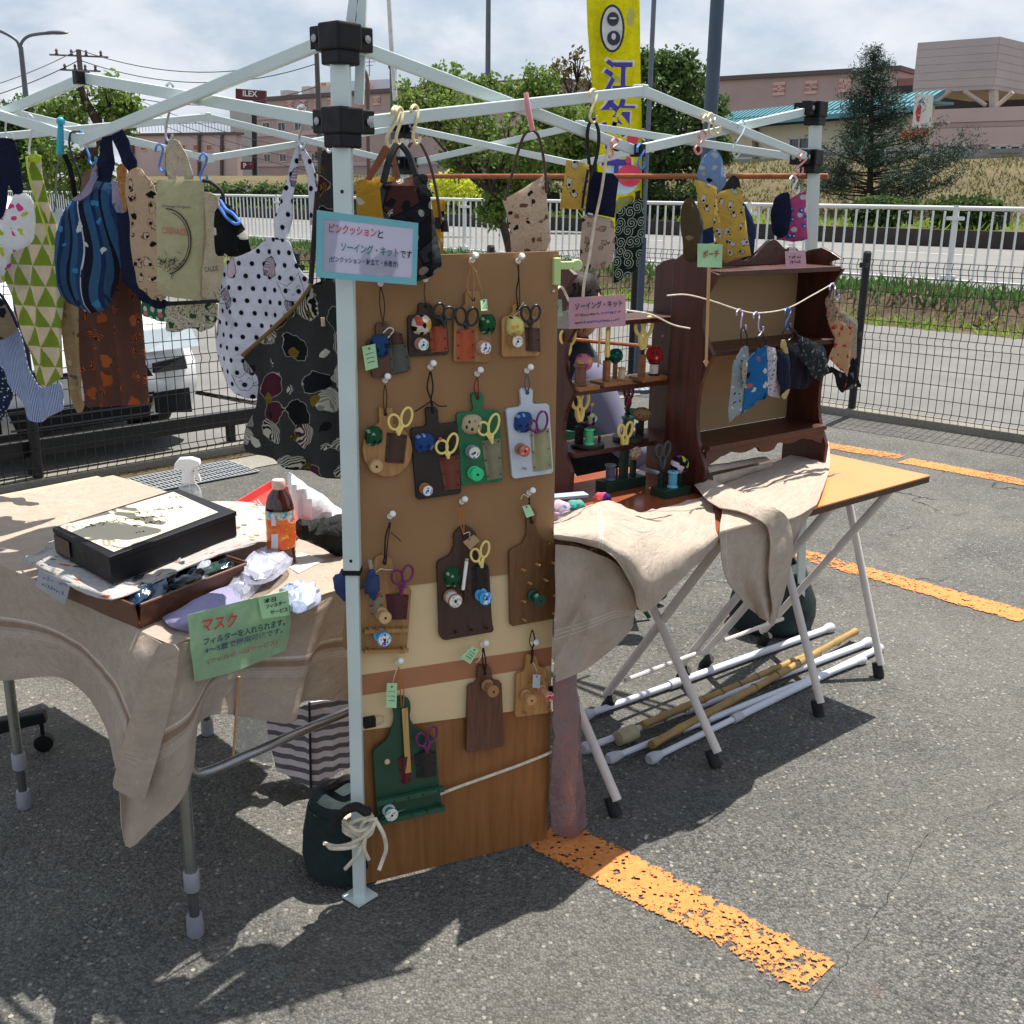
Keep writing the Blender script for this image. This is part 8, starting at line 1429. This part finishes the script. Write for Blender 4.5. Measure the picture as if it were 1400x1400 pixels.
lv=[[g(222,846,TH+.01),g(245,835,TH+.02),g(280,815,TH+.03),g(322,797,TH+.02)],[g(230,853,TH+.015),g(255,848,TH+.035),g(290,832,TH+.04),g(326,810,TH+.02)],[g(248,862,TH+.008),g(268,862,TH+.012),g(300,850,TH+.02),g(330,828,TH+.01)]]
patch_mb(lv,5,.006,.004,22,2).build('cloth',F('lilac_cloth',solid('#aaa6cf'),.2),None,'folded lilac cloth between the brown tray and the green sign','cloth')
# below the left table
SBm=F('grey_striped_bag',over(solid('#8a8488'),stripes([(0,'#f2eaee'),(.55,'#7d787e')],.031,90)),.1,.6)
q0=g(425,1077); BLp=Pl(q0,-22);BRp=Pl(q0,25); t=thing('shopping_bag','grey and white striped shopping bag under the left table','shopping bag',q0)
cloth_mb([(366,985),(395,975),(423,960),(424,1010),(425,1076),(400,1064),(378,1051),(370,1020)],BLp,fold=.006,seed=2,rnd_c=0,thick=.004).build('left_side',SBm,t); cloth_mb([(423,960),(450,957),(482,956),(484,1010),(482,1046),(452,1062),(425,1077),(424,1010)],BRp,fold=.006,seed=4,rnd_c=0,thick=.004).build('right_side',SBm,t)
mb=MB(); mb.tube(cr([BLp.at(423,960,.004),BLp.at(424,1010,.008),BLp.at(425,1077,.004)],4),.0035,6); mb.build('corner_piping',plain('dark_piping','#2d292d',.8),t); mb=MB(); a_=BLp.at(378,1051);b_=BRp.at(482,1046); mb.add([q0,a_,a_+(b_-q0),b_,Vector((a_.x,a_.y,.02))],[(0,1,2,3)]); mb.build('bag_floor',SBm,t,smooth=False)
mb=cloth_mb([(322,968),(345,965),(364,985),(374,1045),(350,1040),(335,1028),(324,1035)],Pl(g(350,1042),-25),fold=.004,thick=.002); mb.build('plastic_case',glassy('clear_case','#b4bab8',.35,.1),None,'clear plastic case leaning beside the striped bag under the table','plastic case')
cb=g(57,1031); t=thing('caster_base','black five arm caster base of a chair behind the left table','chair base',Vector((cb.x-.25,cb.y+.05,0)))
for a,b in (((63,978),(-40,1000)),((-40,1000),(-90,960))): mb=MB(); A=Pl(cb,10).at(*a);B=Pl(cb,10).at(*b); mb.tube([A,B],[.022,.03],4,sq=True); mb.build('arm',BLKP,t,smooth=False,bevel=.004)
mb=MB(); w=Vector((cb.x,cb.y+.02,.026)); mb.lathe([(.015,-.012),(.025,-.011),(.026,0),(.025,.011),(.015,.012)],w,(.3,-1,0),20); mb.tube([w+Vector((0,0,.0)),w+Vector((0,0,.06))],.006,8); mb.build('caster_wheel',BLKP,t)
# ================================================================ RIGHT TABLECLOTHS, BASKET
def FP(x,y,o=0): return TF.at(x,y,o)
rb=clothbeige('beige_linen',[(.11,.1125,'#ece6dc'),(.118,.1205,'#ece6dc')],'#d9c9b8',.28)
colz=[[g(756,703,.73),g(757,718,.772),FP(757,729,.012),FP(757,735,.016)],[g(800,692,.775),g(800,710,.79),FP(799,732,.02),FP(800,743,.022)],[g(832,686,.79),g(838,710,.785),FP(838,742,.03),FP(836,760,.04)],[g(862,697,.75),g(868,720,.755),FP(866,764,.06),FP(864,800,.05)],[g(885,700,.73),g(890,725,.735),FP(884,782,.055),FP(879,836,.035)],[g(925,690,.712),g(935,714,.712),FP(928,757,.02),FP(928,796,.03)],[g(968,676,.706),g(976,700,.706),FP(979,728,.004),FP(982,740,.012)]]
tc2=thing('tablecloth','beige linen cloth rucked over the left end of the right table','tablecloth',T3(1.1,.1,TZ)); patch_mb(colz,6,.003,.007,14,5).build('upper_fold',rb,tc2)
lowr=[[FP(759,744,.004),FP(759,800,.01),FP(759,870,.015),FP(759,932,.008)],[FP(790,748,.008),FP(790,800,.02),FP(788,860,.0),FP(788,921,.02)],[FP(815,757,.012),FP(818,800,.0),FP(816,850,.025),FP(815,905,.01)],[FP(842,770,.014),FP(846,800,.02),FP(844,840,.004),FP(843,882,.02)],[FP(872,806,.02),FP(873,820,.02),FP(868,840,.015),FP(864,858,.015)]]
patch_mb(lowr,6,.003,.005,12,9).build('lower_drape',clothbeige('beige_linen_lower_x',[(.16,.1622,'#ddd4c8'),(.168,.1702,'#ddd4c8'),(.176,.1782,'#ddd4c8')],'#c6b5a4',.18),tc2)
mb=cloth_mb([(811,768),(806,790),(790,850),(757,900),(757,925),(772,880),(800,815)],TF,off=.03,fold=.006,nf=1,cell=.015,rnd_c=0); mb.build('side_fold',clothbeige('beige_linen_plain',[],'#c6b5a4',.18),tc2)
rc=clothbeige('beige_linen_two',[(.02,.0222,'#ece6dc'),(.33,.332,'#ece6dc')],'#d9c9b8',.28)
cc2=[[g(955,668,.707),g(985,692,.709),FP(984,722,.010),FP(984,738,.022),FP(993,790,.035),FP(1027,833,.03)],[g(1000,650,.709),g(1020,676,.72),FP(1020,712,.018),FP(1020,728,.03),FP(1014,790,.02),FP(1037,842,.02)],[g(1045,640,.713),g(1060,664,.722),FP(1055,706,.02),FP(1055,722,.035),FP(1040,790,.045),FP(1050,849,.045)],[g(1090,622,.711),g(1100,650,.724),FP(1088,700,.018),FP(1085,716,.03),FP(1066,782,.02),FP(1060,853,.02)],[g(1133,606,.709),g(1134,642,.712),FP(1120,682,.010),FP(1108,702,.02),FP(1084,748,.035),FP(1069,802,.03)]]
tc3=thing('tablecloth','beige linen cloth rolled and hanging over the middle front edge of the right table','tablecloth',T3(.55,.1,TZ)); patch_mb([[p+Vector((0,0,.007)) if i<2 else p for i,p in enumerate(r_)] for r_ in cc2],6,.003,.004,15,2).build('hanging_sheet',rc,tc3)
roll=[]; A=g(961,653,.745);B=g(1038,634,.738); ax=(B-A).normalized(); sx=Vector((0,0,1)).cross(ax).normalized(); up=ax.cross(sx)
for k in range(11):
    a=R_(-200+k*34); rr_=.037-.0008*k; row=[]
    for f in (0,.33,.66,1.1): row.append(A.lerp(B,f)+(sx*math.cos(a)*(rr_*(1-.25*f))+up*math.sin(a)*rr_*(1-.45*f)))
    roll.append(row)
patch_mb(roll,4,.003,.003,20,3).build('rolled_end',rc,tc3)
fl=[[g(950,664,.722),g(968,655,.745)],[g(975,690,.73),g(1000,668,.745)],[FP(1030,706,.035),FP(1050,690,.03)],[FP(1052,730,.055),FP(1078,712,.045)],[FP(1052,790,.06),FP(1084,760,.045)],[FP(1058,851,.05),FP(1066,830,.04)]]
fl=[[r_[0].lerp(r_[1],f)+Vector((0,0,.004*math.sin(f*3.1))) for f in (0,.35,.7,1)] for r_ in fl]; patch_mb(fl,5,.003,.004,18,6).build('folded_flap',rc,tc3)
WK=NT('wicker_weave'); o=WK.obj(); x=WK.xyz(o); wv=WK.ma('MULTIPLY',WK.ma('SINE',WK.ma('MULTIPLY',WK.ma('ADD',x[0],x[1]),520)),WK.ma('SINE',WK.ma('MULTIPLY',x[2],700))); WKm=WK.end(WK.pr(WK.mix(WK.rng(wv,-.4,.5),C('#2a1a10'),C('#7a5a3a')),.7,0,WK.bump(wv,.9,.006)))
t=thing('wicker_basket','dark wicker basket half covered by the beige cloth on the right table','basket',T3(1.28,.14,TZ)); Ba=1.42;Bb=1.29
for k in range(5):
    z=TZ+.006+k*.0085; mb=MB(); pts=[T3(Ba,.012,z),T3(Bb,.012,z),T3(Bb,.16,z),T3(Ba,.16,z)]; n_=18
    P4=[]; 
    for i in range(4):
        for j in range(n_): p=pts[i].lerp(pts[(i+1)%4],j/n_); P4.append(p+Vector((0,0,0))+(pts[i]-T3((Ba+Bb)/2,.11,z)).normalized()*.0025*(1 if (j+k)%2 else -1))
    mb.tube(P4,.0048,6,closed=True); mb.build('woven_strand',plain('dark_wicker','#523821',.7,0,.3,60),t)
for j in range(26):
    a=Ba+(Bb-Ba)*j/25; mb=MB(); mb.tube([T3(a,.0115,TZ),T3(a,.0115,TZ+.046)],.0028,6); (mb.build('upright_stake',plain('light_wicker','#8a6a44',.7,0,.2,60),t))
mb=MB(); mb.prism([T3(Ba,.02,TZ+.003),T3(Bb,.02,TZ+.003),T3(Bb,.155,TZ+.003),T3(Ba,.155,TZ+.003)],(0,0,.004)); mb.build('basket_floor',WKm,t,smooth=False)
for x_,y_,r_,m_,l_ in ((764,697,.030,F('pink_floral_cotton',over(solid('#cfb5c8'),blobs(.02,.007,['#a85a90','#5a7ab0','#e0d8dc'],1.3,.9,seed=2)),.1),'round pink floral pincushion in the basket beside the board'),(788,694,.026,F('teal_floral_cotton',over(solid('#63b0a4'),blobs(.018,.006,['#2f8a80','#a9d0c4'],1.3,.9,seed=3)),.1),'round teal floral pincushion in the basket'),(823,683,.024,F('multi_ball',cells(['#e0607a','#e88a3a','#4a1f6a','#e8704a','#d94a6a'],60,3),.1),'pink, orange and purple pincushion ball behind the cloth fold'),(760,712,.026,F('mauve_floral',over(solid('#bfa6b4'),blobs(.02,.006,['#4a3448','#e0d4dc'],1.3,.9,seed=6)),.1),'mauve patterned pincushion nearest the board edge')):
    p=g(x_,y_,TZ+.045); mb=MB(); mb.ball(p,(r_,r_,r_*.8),18,12,nz=.15,seed=x_); mb.uv=[(5+(v-p).x,5+(v-p).z+(v-p).y*.4) for v in mb.v]; mb.build('pincushion',m_,None,l_,'pincushion')
mb=MB(); q=g(775,678,TZ+.05); mb.box(q,(.11,.035,.008),20); mb.build('paper_box',plain('pale_blue_card','#9fb0c4',.6),None,'pale blue card box at the back of the basket','box',bevel=.001)
# pink plastic bag on the ground
PPB=glassy('mauve_plastic','#7a6164',.85,.22); TBg=Pl(g(800,1142),38); PBG_=patch_mb([[TBg.at(757,922,.0),TBg.at(757,980,.012),TBg.at(757,1040,-.004),TBg.at(757,1100,.01),TBg.at(758,1143,.0)],[TBg.at(770,917,.014),TBg.at(770,985,-.01),TBg.at(768,1050,.014),TBg.at(776,1105,-.012),TBg.at(778,1145,.006)],[TBg.at(780,912,-.004),TBg.at(782,975,.012),TBg.at(786,1040,-.008),TBg.at(790,1095,.012),TBg.at(795,1143,.004)],[TBg.at(787,908,.0),TBg.at(791,965,.0),TBg.at(797,1030,.0),TBg.at(801,1085,.0),TBg.at(805,1134,.0)]],3,.0015,.004,30,2); cloth_mb([(757,925),(768,918),(786,908),(790,960),(796,1020),(800,1070),(805,1132),(797,1143),(780,1144),(762,1143),(757,1140)],TBg,bulge=.012,fold=.012,nf=1.5,crease=.01,seed=7).build('plastic_bag',PPB,None,'mauve pink plastic bag hanging down to the ground behind the board','plastic bag')
# ================================================================ CAR, BEAM
CW=NT('white_car_paint'); CWm=CW.end(CW.pr(C('#eff1f2'),.25,0,None,.6,Coat_Weight=.6)); 
cf=Vector((-1.83,6.55,0)); dL2=-dL; dn=nL
def cp(a,b,z): return cf+dL2*a+dn*b+Vector((0,0,z))   # a across the nose, b back along the car
car=thing('parked_car','white hatchback nosing up to the black mesh fence at the left','car',cp(.82,1.9,0)); Wc=1.66
prof=[(0.06,.22),(0.0,.34),(0.0,.50),(.05,.62),(.10,.70),(.45,.86),(.95,.98),(1.45,1.38),(1.85,1.49),(2.6,1.52),(3.3,1.46),(3.65,1.05),(3.75,.6),(3.7,.25)]
vs=[];fs=[];ac=[0,.05,.22,.5,.78,.95,1]
for a in ac:
    e=abs(a-.5)*2; tk=e**4; 
    for (b,z) in prof:
        zz=z-(.05*tk if z>.6 else 0)-(.10*tk if z>1.2 else 0); inn=.10*max(0,(z-.9))/.6 if z>.9 else 0; bb=b+(.20*e**3.5 if b<.6 else (-.12*e**3 if b>3.4 else 0)); aa=(a-.5)*(Wc-2*inn)+Wc/2; vs.append(cp(aa,bb,zz))
m_=len(prof)
for i in range(len(ac)-1):
    for j in range(m_-1): fs.append((i*m_+j,i*m_+j+1,(i+1)*m_+j+1,(i+1)*m_+j))
fs+=[tuple(range(m_)),tuple((len(ac)-1)*m_+j for j in range(m_))[::-1]]
mb=MB(); mb.add(vs,fs); body=mb.build('body',CWm,car,ang=30)
def cq(pts,name,mat,th=.012,par=None): mb=MB(); mb.prism([cp(*p) for p in pts],-dn*th); return mb.build(name,mat,par or car,smooth=False,bevel=.004)
GLS=plain('car_glass','#2a3a44',.06,0,.05,1,spec=1); 
mb=MB(); mb.prism([cp(.14,.93,1.0),cp(Wc-.14,.93,1.0),cp(Wc-.22,1.40,1.37),cp(.22,1.40,1.37)],-dn*.012+Vector((0,0,.012))); mb.build('windscreen',GLS,car,smooth=False)
cq([(.40,-.012,.47),(1.26,-.012,.47),(1.22,-.012,.54),(.44,-.012,.54)],'upper_grille',BLKP); cq([(.45,-.014,.23),(1.2,-.014,.23),(1.25,-.014,.38),(.4,-.014,.38)],'lower_grille',BLKP)
for k in range(3): mb=MB(); mb.tube([cp(.42,-.028,.26+k*.05),cp(1.24,-.028,.26+k*.05)],.006,6); mb.build('grille_bar',plain('grille_bar_grey','#3a3c40',.4),car)
cq([(.16,.02,.485),(.40,-.012,.485),(.40,-.012,.545),(.16,.05,.56)],'side_slot',BLKP); cq([(1.26,-.012,.485),(1.59,.02,.485),(1.59,.05,.56),(1.26,-.012,.545)],'side_slot',BLKP); cq([(.15,.02,.22),(.40,-.006,.25),(.40,-.006,.37),(.15,.035,.37)],'fog_lamp_recess',BLKP); cq([(1.28,-.006,.25),(1.6,.03,.22),(1.6,.045,.37),(1.28,-.006,.37)],'fog_lamp_recess',BLKP)
for a0,a1 in ((.03,.42),(1.24,1.63)):
    mb=MB(); s=1 if a0<.5 else -1; xx=(a0,a1); mb.prism([cp(a0,.09 if s>0 else .03,.60),cp(a1,.03 if s>0 else .09,.60),cp(a1,.11 if s>0 else .2,.72),cp(a0,.2 if s>0 else .11,.72)],-dn*.02); mb.build('headlight',plain('headlight_lens','#aab4ba',.08,.3,.05,3),car,smooth=False,bevel=.006)
mb=MB(); mb.box(cp(.83,-.02,.425),(.33,.012,.165),46); mb.build('number_plate',plain('plate_white','#c9ccc4',.5),car,smooth=False)
for a in (.0,Wc-.17):
    for b in (.75,3.05): mb=MB(); mb.lathe([(.2,0),(.29,.01),(.3,.05),(.3,.12),(.29,.16),(.2,.17)],cp(a,b,.3),dL2,24); w=mb.build('wheel',plain('tyre','#141414',.8),car)
for a in (-.12,Wc+.02): mb=MB(); mb.ball(cp(a+.05,1.15,1.02),(.1,.06,.07)); mb.build('wing_mirror',CWm,car)
bb=g(311,600); b0_=V3(FL0+dL*.6,0)
bm_=thing('barrier_beam','low black barrier beam between the white car and the mesh fence','barrier',V3(cp(.8,-.35,0),0)); A=V3(cp(-.30,-.19,0),.195);B=V3(cp(2.7,-.19,0),.195); mb=MB(); mb.box((A+B)/2,((A-B).length,.045,.09),46); mb.build('beam',plain('black_beam','#101114',.4),bm_,smooth=False,bevel=.006)
for f in (.1,.5,.9): p=A.lerp(B,f); mb=MB(); mb.tube([V3(p,0)+dn*.03,V3(p,.2)+dn*.03],.03,10); mb.build('beam_post',plain('black_beam','#101114',.4),bm_)
CW2=plain('pale_car_paint','#b9c2c6',.3); 
# ================================================================ PERSON SEATED BEHIND THE LEFT SHELF
def skin_mesh(name,nodes,edges,mat,parent,sub=2,root=0):
    o=ORG[parent.name]; me=bpy.data.meshes.new(name); me.from_pydata([Vector(n[0])-o for n in nodes],edges,[]); ob=bpy.data.objects.new(name,me); COL.objects.link(ob); ob.parent=parent; ORG[ob.name]=o
    me.materials.append(mat); sm=ob.modifiers.new('skin','SKIN'); sm.use_smooth_shade=True
    for i,n in enumerate(nodes): v=me.skin_vertices[0].data[i]; r=n[1]; v.radius=(r,r) if not hasattr(r,'__len__') else r; v.use_root=(i==root)
    s=ob.modifiers.new('sub','SUBSURF'); s.levels=sub; s.render_levels=sub
    dg=bpy.context.evaluated_depsgraph_get(); m2=bpy.data.meshes.new_from_object(ob.evaluated_get(dg)); ob.modifiers.clear(); ob.data=m2; m2.name=name
    return ob
SKINM=plain('skin_tone','#b98a6c',.55,0,.05,30); LAV=F('lavender_knit',over(solid('#77758c'),lines('#4c4a60',40,.05,2,2)),.1); NVY=plain('dark_navy_wool','#141722',.9,0,.15,20,.4); HAIR=plain('dark_brown_hair','#1c100c',.6,0,.25,90,.6,300,spec=.2)
hp_=H2O+h2v*.62
px_=Vector((.29,4.02,0)) # seat position
def q_(x,y,z): return px_+Vector((x,y,z))
per=thing('person','person with dark hair in a lavender top and navy apron seated behind the left shelf','person',px_)
pel=q_(0,0,.47); ch=q_(-.07,-.02,.80); nk=q_(-.07,-.03,.99); hd=q_(-.05,-.06,1.12)
nodes=[(pel,.14),(q_(-.03,0,.62),.125),(ch,.14),(nk,.055),(q_(-.06,-.05,1.04),.05),(q_(-.01,-.17,.87),.06),(q_(.08,-.22,.68),.045),(q_(.20,-.30,.60),.032),(q_(-.12,.15,.87),.06),(q_(-.02,.2,.66),.045),(q_(.14,.12,.58),.032),(q_(.08,-.11,.47),.085),(q_(.20,-.14,.48),.068),(q_(.16,-.14,.10),.045),(q_(.08,.1,.47),.085),(q_(.20,.12,.48),.068),(q_(.16,.12,.10),.045)]
skin_mesh('body',nodes,[(0,1),(1,2),(2,3),(3,4),(2,5),(5,6),(6,7),(2,8),(8,9),(9,10),(0,11),(11,12),(12,13),(0,14),(14,15),(15,16)],NVY,per)
skin_mesh('sleeve',[(nodes[5][0]+Vector((-.03,.06,.02)),.075),(nodes[5][0],.075),(nodes[6][0],.066),(nodes[7][0],.055)],[(0,1),(1,2),(2,3)],LAV,per); skin_mesh('sleeve',[(nodes[8][0]+Vector((-.03,-.06,.02)),.075),(nodes[8][0],.072),(nodes[9][0],.062),(nodes[10][0],.05)],[(0,1),(1,2),(2,3)],LAV,per); skin_mesh('shawl_end',[(q_(.16,-.28,.60),.06),(q_(.24,-.30,.52),.05),(q_(.27,-.30,.44),.035)],[(0,1),(1,2)],LAV,per)
skin_mesh('apron',[(q_(.02,-.015,.50),(.165,.15)),(q_(-.0,-.02,.62),(.14,.14)),(q_(-.04,-.03,.74),(.135,.145)),(q_(.10,-.02,.50),(.16,.13)),(q_(.18,-.02,.50),(.15,.10)),(q_(.23,-.02,.36),(.14,.06))],[(0,1),(1,2),(0,3),(3,4),(4,5)],NVY,per)
mb=MB(); mb.ball(hd,(.075,.088,.105),20,16,Matrix.Rotation(R_(20),3,'Z'))
for i,v in enumerate(mb.v):
    d=v-hd
    if d.z<-.03: mb.v[i]=hd+Vector((d.x*.86+.006,d.y*.86,d.z*1.05))
mb.ball(hd+Vector((.074,-.01,-.01)),(.014,.010,.016),10,8); mb.build('head',SKINM,per)
for s in (-1,1): mb=MB(); mb.ball(hd+Vector((.066,-.01+.03*s,.012)),(.008,.013,.008),10,8); mb.build('eye',BLKP,per)
mb=MB(); mb.ball(hd+Vector((.066,-.01,-.05)),(.008,.02,.005),10,8); mb.build('mouth',plain('lip_tone','#8f5248',.5),per)
for s in (-1,1): mb=MB(); mb.ball(hd+Vector((-.005,.083*s,-.005)),(.014,.008,.022),10,8); mb.build('ear',SKINM,per)
mb=MB(); mb.ball(hd+Vector((-.016,0,.022)),(.092,.102,.105),26,18,nz=.08); mb.tube(cr([hd+Vector((-.07,0,.0)),hd+Vector((-.10,0,-.08)),hd+Vector((-.09,-.01,-.18)),hd+Vector((-.07,-.01,-.26))],4),[.075]*4+[.07]*3+[.06]*3+[.05]*2+[.03],12)
for i in range(160):
    a=rnd.uniform(0,6.28); b=rnd.uniform(-.2,1.2); p=hd+Vector((-.016+.09*math.cos(a)*math.cos(b),.102*math.sin(a)*math.cos(b),.022+.105*math.sin(b))); 
    if p.x-hd.x>.055 and p.z<hd.z+.05: continue
    mb.tube(cr([p,p+Vector((-.02,0,-.05)),p+Vector((-.035,rnd.gauss(0,.01),-.13))],3),[.004,.004,.004,.004,.003,.002,.001],5)
mb.build('hair',HAIR,per)
def hand(name,w,d,side,par):
    d=Vector(d).normalized(); s=d.cross(Vector((0,0,1))).normalized()*side; dn_=Vector((0,0,-1)); nodes=[(w,.02),(w+d*.035,(.03,.016)),(w+d*.07,(.034,.015))]; ed=[(0,1),(1,2)]
    for k,(o,L) in enumerate(((-.026,.05),(-.009,.06),(.009,.058),(.026,.045))):
        b=w+d*.07+s*o; n=len(nodes); nodes+=[(b+d*.012,.0085),(b+d*(L*.5)+dn_*.008,.008),(b+d*(L*.85)+dn_*.026,.0068)]; ed+=[(2,n),(n,n+1),(n+1,n+2)]
    n=len(nodes); nodes+=[(w+d*.035-s*.035,.0095),(w+d*.062-s*.045+dn_*.008,.008)]; ed+=[(1,n),(n,n+1)]
    return skin_mesh(name,nodes,ed,SKINM,par,2)
hand('hand',q_(.20,-.30,.60),(.85,.0,-.25),1,per); hand('hand',q_(.14,.12,.58),(.9,-.1,-.2),-1,per)
for s in (-.12,.12): mb=MB(); f=q_(.14,s,.04); mb.ball(f+Vector((.05,0,0)),(.12,.045,.042),14,10); mb.build('shoe',BLKP,per)
chg=thing('camp_chair','green fabric folding chair under the seated person','chair',px_); GC=plain('green_webbing','#0f5a3c',.6,0,.1,20)
for s in (-1,1): mb=MB(); mb.prism([q_(-.26,.28*s,.72),q_(.30,.28*s,.68),q_(.30,.28*s,.645),q_(-.26,.28*s,.685)],(0,.02,0)); mb.build('arm_band',GC,chg,smooth=False)
mb=MB(); mb.prism([q_(-.24,-.27,.34),q_(.26,-.27,.36),q_(.26,.27,.36),q_(-.24,.27,.34)],(0,0,.012)); mb.build('seat',plain('dark_seat_cloth','#10141a',.85),chg,smooth=False); mb=MB(); mb.prism([q_(-.26,-.27,.42),q_(-.26,.27,.42),q_(-.32,.27,.86),q_(-.32,-.27,.86)],(.012,0,0)); mb.build('backrest',plain('dark_seat_cloth','#10141a',.85),chg,smooth=False)
for x0,y0,x1,y1 in ((-.25,-.28,.28,-.28),(.28,-.28,-.25,-.28),(-.25,.28,.28,.28),(.28,.28,-.25,.28)): mb=MB(); mb.tube([q_(x0*.8,y0,.01),q_(x1*.8,y1,.60)],.009,8); mb.build('frame_tube',plain('green_tube','#1d4a36',.4,.2),chg)
mb=MB(); mb.tube([Pl(H2P(0,.36,0),H2A).at(770,463),Pl(H2P(0,.36,0),H2A).at(912,476)],.006,8); mb.build('wooden_rod',ROD,None,'thin orange brown rod crossing behind the upper shelf of the left unit','rod')
